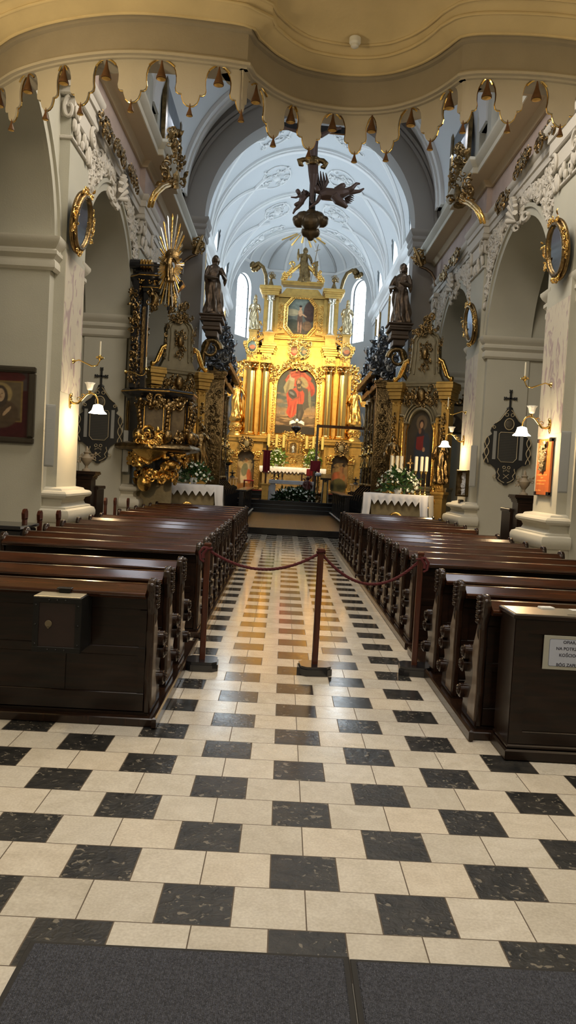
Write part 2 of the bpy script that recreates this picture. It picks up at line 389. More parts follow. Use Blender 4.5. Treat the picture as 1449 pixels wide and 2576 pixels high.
    for k, y in enumerate(wy):
        m = M(); m.bb(X(D + .38), X(D + .42), y - .8, y + .8, 9.0, 11.5); w = struct('window_%d' % (k + (1 if sd < 0 else 4)), m, None if 0 else mat('daylight_glass', (.7, .8, .9), .5, emit=(.62, .80, 1), estr=2.2))
    # stucco scrollwork in the spandrels and over each arch, laid on the wall
    rnd = random.Random(5 + sd)
    for i, (cy, r) in enumerate(bays):
        if i == 0: continue
        s_ = M()
        def put(y, z, sc=1):
            a0 = rnd.uniform(0, 6.28); n = 12; tw = rnd.choice((-1, 1)); pts = []; rd = []
            R0 = rnd.uniform(.07, .15) * sc
            for k in range(n):
                t = k / (n - 1); a = a0 + tw * t * 5.5; rr = R0 * (1 - .75 * t)
                pts.append((X(D + .11 - .07 * sin(t * 3)), y + rr * cos(a), z + rr * sin(a))); rd.append(.05 * sc * (1 - .6 * t))
            s_.tube(pts, rd, 5)
            s_.ball((X(D + .08), y + R0 * cos(a0), z + R0 * sin(a0)), (.05 * sc, .035 * sc, .05 * sc), 6, 4)
        for k in range(520):
            e = rnd.choice((-1, 1)); t = rnd.random()
            y = cy + e * (r + .17) * (1 - t * .97); yy = y - cy; zz = ZS + math.sqrt(max(0, (r + .24) ** 2 - yy * yy)) if abs(yy) < r + .24 else ZS
            lo = max(zz + .06, 5.0)
            if lo > 6.9: continue
            z = lo + (6.92 - lo) * rnd.random() ** (.7 if t > .5 else 1.1)
            put(y, z, .45 + .5 * rnd.random())
        for k in range(46): put(cy + rnd.uniform(-.45, .45), 6.55 + rnd.uniform(-.1, .85), .9)
        # keystone shell
        for k in range(9):
            a = PI * (k / 8); s_.tube([(X(D + .05), cy, 6.6), (X(D - .08), cy + .25 * cos(a), 6.62 + .36 * sin(a) + .05)], [.03, .055], 6)
        struct('trim_stucco_relief', s_, K['stucco'], 60)
    # impost + bases
    struct('trim_bases_' + nm, tr, K['plaster'], 30)
    # low dado in the chapels
    q = M()
    for y in PY: q.bb(X(D + 1.05), X(D + 3.6), y - .76, y - .70, 0, .32)
    struct('baseboard_' + nm, q, K['plaster2'])
# ================================================================ chancel arch wall
R0 = 3.05; YA, YB = 20.2, 20.95; ZC = 9.0
m = M()
for sd in (-1, 1): m.bb(XC + sd * R0, XC + sd * (D + .6), YA, YB, 0, ZC)
m.prism([(-R0, ZC)] + arc(0, ZC, R0, PI, 0, 48)[1:-1] + [(R0, ZC), (4.3, ZC), (4.3, 13.4), (-4.3, 13.4), (-4.3, ZC)], (XC, YA, 0), (1, 0, 0), (0, 0, 1), (0, .75, 0))
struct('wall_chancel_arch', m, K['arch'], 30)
m = M()
for r, pr in ((R0 + .55, .08), (R0 + .66, .13)):
    m.prism(arc(0, ZC, r, PI, 0, 48) + arc(0, ZC, r + .09, 0, PI, 48), (XC, YA, 0), (1, 0, 0), (0, 0, 1), (0, -pr, 0))
for sd in (-1, 1):
    pth = [(XC + sd * (D + .2), YA, 8.45), (XC + sd * R0, YA, 8.45), (XC + sd * R0, YB + .1, 8.45)]
    m.sweep([(q * -sd * 1.0, z * 1.15) for q, z in CAPP], pth)
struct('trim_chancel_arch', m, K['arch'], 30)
# nave vault: barrel with transverse bands
m = M(); RV = D + .05
def vault(R_, z0, y0, y1, th=.15, ny=1):
    return lambda u, v: (XC + R_ * cos(PI * u), y0 + (y1 - y0) * v, z0 + R_ * sin(PI * u))
m.grid(vault(RV, 9.5, 1, 20.2), 40, 1); m.grid(vault(RV + .2, 9.5, 1, 20.2), 40, 1)
struct('ceiling_nave', m, K['chancel'], 180)
m = M()
for y in PY[1:]:
    for dy, dr in ((.55, .10), (.3, .16)):
        w = dy
        m.prism(arc(0, 9.5, RV - dr, PI, 0, 40) + arc(0, 9.5, RV + .02, 0, PI, 40), (XC, y - w, 0), (1, 0, 0), (0, 0, 1), (0, 2 * w if y < 20 else w, 0))
struct('trim_vault_bands', m, K['rib'], 30)

# ================================================================ chancel walls, vault, apse
def bay_wall(m, p0, p1, z0, z1, openings, th, inward):
    """flat wall from p0 to p1 with arched openings (s centre, half width, sill, spring)"""
    p0 = Vector((*p0, 0)); p1 = Vector((*p1, 0)); u = (p1 - p0).normalized(); L = (p1 - p0).length; d = Vector(inward) * -th
    s = 0
    for c, h, si, sp in openings:
        m.prism([(s, z0), (c - h, z0), (c - h, z1), (s, z1)], p0, u, (0, 0, 1), d)
        m.prism([(c - h, z0), (c + h, z0), (c + h, si), (c - h, si)], p0, u, (0, 0, 1), d)
        m.prism([(c - h, z1), (c - h, sp)] + arc(c, sp, h, PI, 0, 14) + [(c + h, z1)], p0, u, (0, 0, 1), d)
        s = c + h
    m.prism([(s, z0), (L, z0), (L, z1), (s, z1)], p0, u, (0, 0, 1), d)
m = M(); YE = 34.3; RC = 3.45; ZV = 9.75
CW = [(2.3, .7, 7.0, 10.9), (6.45, .7, 7.0, 10.9), (11.0, .7, 7.0, 10.9)]  # first opening on each side is unseen, added to bring light into the chancel
for sd in (-1, 1): bay_wall(m, (XC + sd * RC, YB), (XC + sd * RC, YE), 0, 11.9, CW, .6, (-sd, 0, 0))
ax = [(-RC, 0), (-RC / 2, RC * .866), (RC / 2, RC * .866), (RC, 0)]
WN = 20
winmat = mat('overexposed_daylight_glass', (.8, .9, 1), .4, emit=(.84, .94, 1), estr=6.5)
lead = mat('lead_glazing_bars', (.10, .11, .12), .5, .4)
def window(n, p0, u, inward, c, h, si, sp, dep, em):
    """arched pane with glazing bars in a deep reveal"""
    p0 = Vector(p0); u = Vector(u); nn = Vector(inward)
    q = M(); o = p0 - nn * dep; q.prism([(c - h - .02, si - .02), (c + h + .02, si - .02)] + arc(c, sp, h + .02, 0, PI, 14), o, u, (0, 0, 1), -nn * .02)
    w = struct('window_%d' % n, q, em)
    q = M(); o = o + nn * .03
    for k in range(1, 6):
        z = si + (sp - si) * k / 5; q.tube([o + u * (c - h) + Vector((0, 0, z)), o + u * (c + h) + Vector((0, 0, z))], .014, 5)
    for k in (-.33, .33): q.tube([o + u * (c + h * k) + Vector((0, 0, si)), o + u * (c + h * k) + Vector((0, 0, sp + h * .9))], .010, 5)
    q.tube([o + u * a + Vector((0, 0, b)) for a, b in [(c - h, si)] + arc(c, sp, h, PI, 0, 16) + [(c + h, si)]], .045, 6)
    g = obj('window_frame', q, lead, w)
    if n < 26:
        q = M(); o2 = p0 + nn * .03; q.tube([o2 + u * a + Vector((0, 0, b)) for a, b in [(c - h, si)] + arc(c, min(sp, 9.2), h, PI, 0, 16) + [(c + h, si)]][:-1] if 0 else [o2 + u * a + Vector((0, 0, b)) for a, b in [(c + h + .06, si), (c + h + .06, 9.7)]], .05, 6); q.tube([o2 + u * a + Vector((0, 0, b)) for a, b in [(c - h - .06, si), (c - h - .06, 9.7)]], .05, 6); obj('gilded_frame', q, K['oldgold'], w)
n = WN
for sd in (-1, 1):
    for c, h, si, sp in CW:
        window(n, (XC + sd * RC, YB, 0), (0, 1, 0), (-sd, 0, 0), c, h, si, sp, .45, winmat); n += 1
for i in range(3):
    a, b = Vector((*ax[i], 0)), Vector((*ax[i + 1], 0)); a += Vector((XC, YE, 0)); b += Vector((XC, YE, 0))
    u = (b - a).normalized(); inw = Vector((u.y, -u.x, 0)); 
    ops = [((1.36, 0, 2.09)[i], .62, 8.3, 10.72)] if i != 1 else [(1.725, .32, 10.6, 10.8)]
    bay_wall(m, a[:2], b[:2], 0, 12.1, ops, .8, inw)
    window(n, a, u, inw, *ops[0], .22, winmat); n += 1
struct('wall_chancel', m, K['chancel'])
m = M()
def vault_lunettes():
    nu, nv = 96, 150; y0, y1 = YB - .1, YE + .1; f = vault(RC, ZV, y0, y1); vs = []; fs = []
    for j in range(nv + 1):
        for i in range(nu + 1): vs.append(f(i / nu, j / nv))
    for j in range(nv):
        for i in range(nu):
            x, y, z = f((i + .5) / nu, (j + .5) / nv); hole = False
            for c, h, si, sp in CW:
                dy = abs(y - YB - c); zt = 10.15 + (math.sqrt(max(0, .45 - dy * dy)) if dy < .67 else -9)
                if z < zt: hole = True
            if not hole: fs.append((j * (nu + 1) + i, j * (nu + 1) + i + 1, (j + 1) * (nu + 1) + i + 1, (j + 1) * (nu + 1) + i))
    m.add(vs, fs)
vault_lunettes(); m.grid(vault(RC + 1.0, ZV, YB - .1, YE + .1), 48, 1)
# shallow ribbed cap over the apse
def cap(k, rad=RC, zt=13.2):
    def f(u, v):
        a = Vector(ax[k]) * (1 - u) + Vector(ax[k + 1]) * u; t = v * PI / 2
        p = a * (cos(t) ** .8 if v < 1 else 0); return (XC + p.x, YE + p.y, 12.0 + (zt - 12.0) * sin(t))
    return f
for k in range(3): m.grid(cap(k), 6, 12)
struct('ceiling_chancel', m, K['chancel'], 60)
rb = M()
def band(y, w, dr): rb.prism(arc(0, ZV, RC - dr, PI, 0, 48) + arc(0, ZV, RC + .02, 0, PI, 48), (XC, y - w / 2, 0), (1, 0, 0), (0, 0, 1), (0, w, 0))
for y in (21.3, 25.3, 29.6, 34.15): band(y, .42, .07); band(y, .2, .12)
def curve(p, q, n=20, dr=.03):
    """rib on the barrel between (angle, y) points"""
    return [(XC + (RC - dr) * cos(p[0] + (q[0] - p[0]) * t / n), p[1] + (q[1] - p[1]) * (t / n) ** 1.4, ZV + (RC - dr) * sin(p[0] + (q[0] - p[0]) * t / n)) for t in range(n + 1)]
for y0, y1 in ((21.3, 25.3), (25.3, 29.6), (29.6, 34.1)):
    for A in (0, PI):
        for a, b in ((y0, y1), (y1, y0)): rb.tube(curve((A, a + (b - a) * .08), (PI / 2 + (-.5 if A == 0 else .5), (a + b) / 2 + (b - a) * .1)), .075, 6)
for k in range(3):
    for u in (0, .25, .5, .75, 1):
        rb.tube([cap(k, RC)(u, j / 14) for j in range(15)], .075, 6)
    rb.tube([cap(k)(i / 6, 0) for i in range(7)], .08, 6)
struct('trim_chancel_ribs', rb, K['rib'], 50)
# chancel cornice
q = M()
for sd in (-1, 1):
    q.sweep([(-a * sd, z) for a, z in [(0, 0), (.05, 0), (.07, .12), (.10, .14), (.10, .3), (.16, .34), (.25, .42), (.28, .52), (.28, .58), (0, .6)]], [(XC + sd * RC, YB, 8.9), (XC + sd * RC, YE, 8.9)])
struct('trim_chancel_cornice', q, K['rib'], 30)
q = M()
for sd, P_ in ((-1, [(640, 668), (650, 662), (662, 672), (669, 692), (670, 715), (668, 745)]), (1, [(898, 685), (887, 680), (873, 688), (864, 706), (858, 728), (857, 752)])):
    L_ = [at(x, y, Y=34.95) for x, y in P_]; q.tube(L_, [.12, .10, .09, .09, .08, .08], 8)
    for k in range(9): q.ball(L_[0] + Vector((.22 * cos(k * 2.3) * (k % 3) / 2, 0, .2 * sin(k * 2.3) * (k % 3) / 2)), .12, 8, 6)
struct('trim_window_hoods', q, K['oldgold'], 60)
# stucco cartouches on the vault flanks and angels' heads beside the star
rnd = random.Random(3); q = M()
def ondome(a, y, dr): return Vector((XC + (RC - dr) * cos(a), y, ZV + (RC - dr) * sin(a)))
for a, y, ra, ry in ((1.95, 23.6, .15, .8), (1.2, 23.6, .15, .8), (1.95, 27.4, .15, .9), (1.2, 27.4, .15, .8), (1.95, 31.2, .15, .8), (1.2, 31.2, .15, .8), (2.2, 33.6, .32, .35), (.95, 33.6, .32, .35)):
    for k in range(26):
        aa = a + rnd.uniform(-ra, ra); yy = y + rnd.uniform(-ry, ry); r_ = rnd.uniform(.06, .16); a0 = rnd.uniform(0, 6.28)
        q.tube([ondome(aa + r_ / RC * (1 - .7 * t / 9) * cos(a0 + t * .55), yy + r_ * (1 - .7 * t / 9) * sin(a0 + t * .55), .03) for t in range(10)], [.035 * (1 - .06 * t) for t in range(10)], 5)
    q.ball(ondome(a, y, .04), (.16, .2, .12), 10, 6)
    q.tube([ondome(a + ra * 1.1 * cos(t * PI / 12), y + ry * 1.1 * sin(t * PI / 12), .02) for t in range(25)], .03, 5)
struct('trim_vault_cartouches', q, K['rib'], 60)
# gilded star of rays at the crown of the apse
q = M(); 
for k in range(14):
    a = k * 2 * PI / 14 + .1; L_ = .9 if k % 2 else .55
    c_ = Vector((XC + .03, 30.62, 11.9)); d_ = Vector((cos(a), 0 * .6, sin(a))); 
    if sin(a) > .3: continue
    o_ = Vector((-sin(a), 0, cos(a))) * .07
    p0 = Vector((XC + .35 * cos(a), 34.6 - .3 * sin(a), 13.12)); p1 = Vector((XC + (.35 + L_ * .8) * cos(a), 34.6 - L_ * 1.2 * sin(a), 13.0 - .22 * L_))
    w_ = Vector((-sin(a), -cos(a), 0)) * .06
    q.add([p0 - w_ * .4, p0 + w_ * .4, p1 + w_, p1 - w_, p0 + Vector((0, 0, -.05)), p1 + Vector((0, 0, -.05))], [(0, 4, 5, 3), (4, 1, 2, 5), (0, 1, 4), (3, 5, 2), (0, 3, 2, 1)])
struct('trim_gilded_rays', q, K['goldflat'])
# end walls of the nave behind the camera
m = M(); m.bb(XC - 7.6, XC + 7.6, -4.8, -4.6, 0, 13.4); struct('wall_back', m, K['plaster'])
m = M(); m.bb(XC - 4.2, XC + 4.2, .8, 1.0, 7.2, 13.4); struct('wall_above_loft', m, K['plaster'])

# ================================================================ organ loft with lambrequin edge
H5 = 5.0
half = [(-3.75, 4.95), (-3.35, 4.75), (-2.89, 4.37), (-2.64, 4.15), (-2.27, 3.94), (-1.8, 3.78), (-1.38, 3.74), (-.86, 3.79), (-.66, 3.83), (-.62, 3.98), (-.53, 4.12), (-.41, 4.27), (-.19, 4.43), (.21, 4.51), (.58, 4.44), (.83, 4.26), (.98, 4.06), (1.05, 3.92), (1.10, 3.80), (1.29, 3.74), (1.73, 3.72), (2.15, 3.78), (2.6, 3.93), (3.0, 4.2), (3.4, 4.55), (3.85, 4.95)]
def smooth_path(p, n=4):
    out = []
    for i in range(len(p) - 1):
        a = p[max(i - 1, 0)]; b = p[i]; c = p[i + 1]; d = p[min(i + 2, len(p) - 1)]
        sharp = (i in (8, 17, 7, 16, 9))
        for k in range(n):
            t = k / n
            if sharp: out.append((b[0] + (c[0] - b[0]) * t, b[1] + (c[1] - b[1]) * t)); continue
            f = lambda j: .5 * (2 * b[j] + (c[j] - a[j]) * t + (2 * a[j] - 5 * b[j] + 4 * c[j] - d[j]) * t * t + (-a[j] + 3 * b[j] - 3 * c[j] + d[j]) * t ** 3)
            out.append((f(0), f(1)))
    return out + [p[-1]]
EDGE = smooth_path(half)
def along(ps):
    L = [0]
    for i in range(1, len(ps)): L.append(L[-1] + math.dist(ps[i], ps[i - 1]))
    return L
EL = along(EDGE)
def edge_at(s):
    s = max(0, min(EL[-1] - 1e-6, s)); i = max(k for k in range(len(EL)) if EL[k] <= s); i = min(i, len(EDGE) - 2)
    t = (s - EL[i]) / max(1e-9, EL[i + 1] - EL[i]); a, b = EDGE[i], EDGE[i + 1]
    d = Vector((b[0] - a[0], b[1] - a[1], 0)).normalized()
    return Vector((a[0] + (b[0] - a[0]) * t, a[1] + (b[1] - a[1]) * t, 0)), d
pe = [(x, y, 0) for x, y in EDGE]
m = M(); # inner beam band + outer parapet
m.sweep([(-.0, H5), (-.0, H5 + .25), (.03, H5 + .26), (.03, H5 + .30), (-.22, H5 + .30), (-.22, H5)], pe)
struct('trim_loft_band', m, K['band'], 30)
m = M(); m.sweep([(.0, H5 - .012), (.035, H5 - .012), (.035, H5 + .01), (.02, H5 + .03), (.0, H5 + .04)], pe)
m.sweep([(-.24, H5 - .03), (.0, H5 - .03), (.0, H5), (-.24, H5)], pe)
struct('trim_loft_moulding', m, K['fascia'], 30)
# underside: cove rising from the band to the flat ceiling
m = M(); cv = [(0, .29), (.10, .30), (.13, .33), (.20, .35), (.26, .40), (.30, .42), (.33, .42), (.35, .44), (.6, .50), (.9, .53)]
cen = Vector((XC, 1.0, 0))
rows = []
for q, z in cv:
    row = []
    for i, (x, y) in enumerate(EDGE):
        p, d = edge_at(EL[i]); nrm = Vector((d.y, -d.x, 0)); pp = Vector((x, y, 0)) + nrm * min(q, .2) - Vector((0, max(0, q - .2), 0))
        row.append((pp.x, pp.y, H5 + z))
    rows.append(row)
last = [(max(-3.9, min(4.1, XC + (x - XC) * 1.05)), -4.6, H5 + .5) for x, y in EDGE]
rows.append([(x, min(y - .9, 2.6), H5 + .53) for x, y in EDGE]); rows.append(last)
nn = len(EDGE); vs = [p for r in rows for p in r]; m.add(vs, [(j * nn + i, j * nn + i + 1, (j + 1) * nn + i + 1, (j + 1) * nn + i) for j in range(len(rows) - 1) for i in range(nn - 1)])
m.bb(-3.9, 4.3, -4.6, 3.6, H5 + .62, H5 + .8)
struct('ceiling', m, K['loft'], 40)
m = M()
for q, z in ((.05, .295), (.22, .355), (.31, .415)):
    pp = []
    for i, (x, y) in enumerate(EDGE):
        p, d = edge_at(EL[i]); nrm = Vector((d.y, -d.x, 0)); pp.append(Vector((x, y, 0)) + nrm * min(q, .2) - Vector((0, max(0, q - .2), -H5 - z)))
    m.tube(pp, .014, 6)
struct('trim_loft_cove', m, K['loft'], 60)
m = M(); ring = [(.22 + 1.42 * cos(a * PI / 30), 2.72 + 1.42 * sin(a * PI / 30), H5 + .49) for a in range(60)]
m.sweep([(0, 0), (.035, 0), (.035, .05), (0, .05)], ring, closed=True)
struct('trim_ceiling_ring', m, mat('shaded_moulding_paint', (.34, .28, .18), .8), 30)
# scalloped tabs and bell drops
tips = [-3.15, -2.78, -2.41, -2.01, -1.56, -1.11, -.66, -.41, -.06, .26, .60, .90, 1.13, 1.48, 1.93, 2.4, 2.85, 3.3]
def s_at_x(x): 
    return min(range(len(EDGE)), key=lambda i: abs(EDGE[i][0] - x))
TS = [EL[s_at_x(x)] for x in tips]
bell = M(); bell.lathe([(.003, 0), (.004, -.01), (.012, -.05), (.024, -.085), (.029, -.098), (.029, -.104), (.02, -.104), (.003, -.09)], 12)
bm_ = mat('painted_bell_brown', (.16, .075, .03), .55, .3, var=.4, vscale=12)
bell.m = 1; bell.lathe([(.001, -.105), (.022, -.1045), (.025, -.106), (.001, -.112)], 12)
bo = None
dropn = 0
labels_pos = ['far left end', 'left end', 'left side', 'left side', 'left of centre', 'left of centre', 'corner left of the bulge', 'start of the central bulge', 'central bulge', 'central bulge', 'central bulge', 'central bulge', 'corner right of the bulge', 'right of centre', 'right side', 'right end', 'right end', 'far right end']
def drop(s, z, sc, lab):
    global bo
    p, d = edge_at(s); nrm = Vector((d.y, -d.x, 0)); p = p - nrm * .03
    if bo is None:
        bo = obj('bell_drop', bell, [bm_, K['goldflat']], None, 35); tag(bo, lab, 'ornament', 'bell drops hanging from the scalloped loft edge'); o = bo
    else:
        o = bo.copy(); C.objects.link(o)
    o['label'] = lab; o.location = (p.x, p.y, z); o.scale = (sc, sc, sc); return o
for i, s in enumerate(TS):
    w = .175 if i not in (6, 7) else .13
    prof = [(-.19, 0), (-.165, -.012), (-.14, -.035), (-.122, -.07), (-.112, -.12), (-.112, -.17), (-.118, -.21), (-.112, -.238), (-.095, -.25), (-.07, -.252), (-.066, -.28), (-.052, -.318), (-.028, -.34), (0, -.348)]
    L_ = 0
    q = M(); pts = []
    k = min(1.05, ((TS[min(i + 1, len(TS) - 1)] - TS[max(i - 1, 0)]) / (2 if 0 < i < len(TS) - 1 else 1)) / .43)
    outl = [(a * k, b) for a, b in prof]; outl = outl + [(-a, b) for a, b in outl[::-1][1:]]
    # polygon strip built from the outline itself
    o2 = []
    for a, b in outl:
        p, d = edge_at(s + a); nrm = Vector((d.y, -d.x, 0)); o2.append((p - nrm * .03, nrm, H5 - .02 + b))
    kk = len(outl); mid = kk // 2; NC = 8; fr = []; bk_ = []; f = []
    for a, b in outl[:mid + 1]:
        for c in range(NC + 1):
            p, d = edge_at(s + a * (1 - 2 * c / NC)); nrm = Vector((d.y, -d.x, 0)); z = H5 - .02 + b
            fr.append((p.x - nrm.x * .03, p.y - nrm.y * .03, z)); bk_.append((p.x - nrm.x * .05, p.y - nrm.y * .05, z))
    n1 = len(fr); w1 = NC + 1
    for r in range(mid):
        for c in range(NC): a = r * w1 + c; f.append((a, a + 1, a + w1 + 1, a + w1)); f.append((n1 + a, n1 + a + w1, n1 + a + w1 + 1, n1 + a + 1))
        for c in (0, NC): a = r * w1 + c; f.append((a, a + w1, n1 + a + w1, n1 + a))
    q.add(fr + bk_, f); q.m = 1
    q.tube([(p.x - nr.x * .022, p.y - nr.y * .022, z) for p, nr, z in o2], .007, 5)
    o = struct('trim_lambrequin_tab', q, [K['fascia'], K['brass']])
    drop(s, H5 - .35, .95, 'small gilded bell drop at the tip of the loft tab, ' + labels_pos[i])
    if i:
        drop((TS[i - 1] + s) / 2, H5 - .02, 1.5, 'large brown bell drop between two loft tabs, ' + labels_pos[i])
# gilded rim arcs between the tabs
q = M()
for i in range(1, len(TS)):
    a, b = TS[i - 1] + .14, TS[i] - .14
    if b - a < .03: continue
    pts = []
    for k in range(9):
        p, d = edge_at(a + (b - a) * k / 8); pts.append((p.x, p.y + .03, H5 - .02 - .05 * abs(k / 4 - 1) ** 2))
    q.tube(pts, .008, 5)
struct('trim_gilded_edge', q, K['brass'], 60)
# smoke detector
t = thing('smoke_detector', 'round white smoke detector under the loft ceiling', 'smoke detector', tuple(at(893, 108, Z=H5 + .395)))
q = M(); q.lathe([(.05, .04), (.05, .0), (.042, -.01), (.038, -.014)], 20); obj('base', q, K['white'], t, 30)
q = M(); q.lathe([(.034, -.012), (.034, -.032), (.02, -.042), (.001, -.044)], 16); obj('sensor_head', q, K['white'], t, 30)
# ================================================================ pews
EP = [(0, .06), (0, .2), (-.012, .3), (.0, .45), (-.012, .6), (-.004, .72), (-.025, .77), (-.05, .82), (-.058, .87), (-.045, .915), (-.01, .94), (.04, .945), (.085, .928), (.108, .895), (.105, .865), (.09, .845), (.10, .82), (.085, .79), (.065, .76), (.07, .71), (.12, .64), (.19, .58), (.26, .55), (.31, .555), (.35, .53), (.36, .49), (.34, .46), (.375, .44), (.395, .40), (.385, .36), (.35, .33), (.33, .30), (.37, .27), (.40, .23), (.40, .18), (.37, .15), (.39, .11), (.39, .06)]
def volute(m, x0, x1, y, z, r):
    s = 1 if x1 > x0 else -1
    m.tube([(x0, y, z), (x1 - s * .008, y, z), (x1, y, z)], [r, r, r * .8], 14)
    m.tube([(x1 + s * .004, y + r * .78 * (1 - t * .8 / 15) * cos(t * .62), z + r * .78 * (1 - t * .8 / 15) * sin(t * .62)) for t in range(16)], [.008] * 16, 5)
    m.ball((x1 + s * .004, y, z), r * .28, 8, 5)
def build_pew(L, label, group, back_row=False):
    t = thing('church_pew', label, 'pew', group=group)
    for e in (0, 1):
        x0 = 0 if e == 0 else L - .045; m = M(); m.prism(EP, (x0, 0, 0), (0, 1, 0), (0, 0, 1), (.045, 0, 0))
        p = obj('end_panel', m, K['woody'], t, 30); bv = p.modifiers.new('rounded', 'BEVEL'); bv.width = .010; bv.segments = 2; bv.limit_method = 'NONE'
        if e == 0 or True:
            s = -1 if e == 0 else 1; xb = x0 if e == 0 else x0 + .045
            q = M(); 
            q.prism([(.02, .10), (.20, .10), (.20, .20), (.13, .30), (.11, .40), (.16, .50), (.155, .58), (.10, .67), (.065, .75), (.04, .80), (.02, .74), (.008, .6), (.018, .45), (.006, .3)], (xb, 0, 0), (0, 1, 0), (0, 0, 1), (s * .006, 0, 0))
            obj('carved_face', q, K['woodsheen'] if e == 0 else K['woody'], p, 30)  # painted sheen on the aisle end only, plain dark wood on the other
            for y, z, r in ((.30, .50, .052), (.335, .405, .05), (.36, .215, .05)): q = M(); volute(q, xb - s * .05, xb + s * .035, y, z, r); obj('carved_scroll', q, K['woody'], p, 50)
            q = M()
            for k in range(6): q.ball((xb + s * .002, .068 + .008 * (k % 2), .76 + .030 * k), (.024, .024, .021), 8, 5)
            q.tube([(xb, .02 + .02 * sin(k * .8), .64 + .026 * k) for k in range(7)], [.006, .012, .016, .018, .018, .014, .008], 6); q.tube([(xb, .03, .78), (xb, .06, .80)], .012, 6)
            obj('carved_leaf', q, K['woody'], p, 50)
    # back: framed panels, top rail, sloping book rest
    m = M(); b = .045
    m.bb(b, L - b, .008, .03, .08, .88)
    obj('backrest', m, K['wood'], t)
    m = M()
    for z0, z1 in ((.08, .20), (.44, .50), (.74, .84)): m.bb(b, L - b, -.004, .012, z0, z1, .005)
    n = max(2, round(L / .62))
    for k in range(n + 1):
        x = b + (L - 2 * b) * k / n; m.bb(max(b, x - .045), min(L - b, x + .045), -.003, .011, .20, .74, .004)
    obj('back_frame', m, K['wood'], t)
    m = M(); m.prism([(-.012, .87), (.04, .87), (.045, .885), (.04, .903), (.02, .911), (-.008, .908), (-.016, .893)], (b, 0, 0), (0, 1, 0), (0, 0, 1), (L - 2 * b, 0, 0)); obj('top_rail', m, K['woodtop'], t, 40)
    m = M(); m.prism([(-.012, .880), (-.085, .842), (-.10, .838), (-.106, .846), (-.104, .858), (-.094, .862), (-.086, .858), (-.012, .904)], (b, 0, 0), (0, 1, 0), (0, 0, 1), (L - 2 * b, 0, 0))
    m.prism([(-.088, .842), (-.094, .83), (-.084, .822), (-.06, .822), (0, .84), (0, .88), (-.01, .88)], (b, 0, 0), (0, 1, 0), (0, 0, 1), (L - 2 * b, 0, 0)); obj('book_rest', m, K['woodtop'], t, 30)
    m = M(); m.bb(b, L - b, .03, .40, .42, .45, .01); obj('seat', m, K['wood'], t)
    m = M(); m.bb(b, L - b, -.33, -.20, .20, .23, .01)
    for x in (.2, L - .2): m.bb(x - .02, x + .02, -.32, -.21, .06, .20)
    if not back_row: obj('kneeler', m, K['wood'], t)
    m = M(); m.bb(.01, L - .01, .02, .06, .06, .42); m.bb(.01, L - .01, 0, .33, .055, .075); obj('base', m, K['wood'], t)
    return t
GL = [(2.2, 2.87, 3.56), (4.94, 5.62, 6.31, 7.01, 7.75, 8.42, 9.08), (10.36, 11.1, 11.82, 12.6, 13.4, 14.25)]
GR = [(2.28, 2.99, 3.70), (4.95, 5.63, 6.32, 6.95, 7.67, 8.37, 9.05), (10.35, 11.19, 11.96, 12.68, 13.46, 14.21)]
ORD = ['first', 'second', 'third', 'fourth', 'fifth', 'sixth', 'seventh']
BLK = ['in the near block', 'in the middle block', 'in the far block']
src = {}
for side, G, x in (('left', GL, -.955), ('right', GR, 1.165)):
    Ln = 2.0
    for g, ys in enumerate(G):
        for k, y in enumerate(ys):
            lab = f'dark pew {side} of the aisle, {ORD[k]} row {BLK[g]}'
            L = 2.3 if (g == 0) else 1.98
            gr = f'pews on the {side} of the aisle'
            key = (side, L, k == 0)
            if key not in src:
                src[key] = build_pew(L, lab, gr, k == 0); o = src[key]
            else: o = dup(src[key], label=lab, group=gr)
            if side == 'left': o.location = (x, y, 0); o.scale.x = -1
            else: o.location = (x, y, 0)
        # boarded platform the block stands on
        m = M(); xa, xb = (x + .03, x - (2.34 if g == 0 else 2.02)) if side == 'left' else (x - .03, x + (2.34 if g == 0 else 2.02))
        m.bb(xa, xb, ys[0] - .06, ys[-1] + .95, 0, .055, .006)
        w = .03 if side == 'left' else -.03
        m.bb(xa, xa + w, ys[0] - .10, ys[-1] + .98, 0, .075, .01)
        o = obj('pew_platform', m, K['woody']); tag(o, f'low dark wooden platform under the pews {side} of the aisle, {BLK[g]}', 'platform', 'pew platforms')
    # front screen of the last block
    m = M(); y = G[-1][-1] + .9
    x0, x1 = (x - 1.98, x) if side == 'left' else (x, x + 1.98)
    m.bb(x0, x1, y, y + .04, .075, .84)
    t = thing('kneeling_screen', f'dark panelled kneeling screen in front of the foremost pew {side} of the aisle', 'screen', (0, 0, 0))
    obj('panel', m, K['wood'], t)
    m = M(); m.bb(x0, x1, y - .18, y + .06, .84, .88, .01); obj('top_rail', m, K['wood'], t)
# tall posts of the side benches along the left wall
for i, (px, py0, py1) in enumerate(((62, 1280, 1345), (100, 1284, 1330), (147, 1283, 1325), (265, 1252, 1300), (289, 1252, 1305), (322, 1253, 1290))):
    p = at(px, (py0 + py1) / 2, X=-3.08); zt = at(px, py0, X=-3.08).z
    m = M(); z = zt; m.bb(-.018, .018, -.04, .04, .12, z - .10, .008); 
    m.prism([(-.05, z - .12), (-.065, z - .05), (-.03, z - .008), (.02, z), (.055, z - .03), (.06, z - .08), (.05, z - .12)], (-.018, 0, 0), (0, 1, 0), (0, 0, 1), (.036, 0, 0))
    m.bb(-.05, .05, -.2, .2, 0, .12, .01)
    o = obj('bench_post', m, K['postwood'], None, 30, (-3.08, p.y, 0))
    tag(o, ['tall reddish bench post by the left wall, first from the door', 'tall bench post beside the left wall with a curled top, second from the door', 'tall bench post before the first left pilaster, third from the door', 'tall bench post beyond the first left pilaster, fourth from the door', 'slim reddish bench post before the left urn pedestal, fifth from the door', 'tall bench post nearest the pulpit, sixth from the door'][i], 'bench post', 'posts of the side benches')
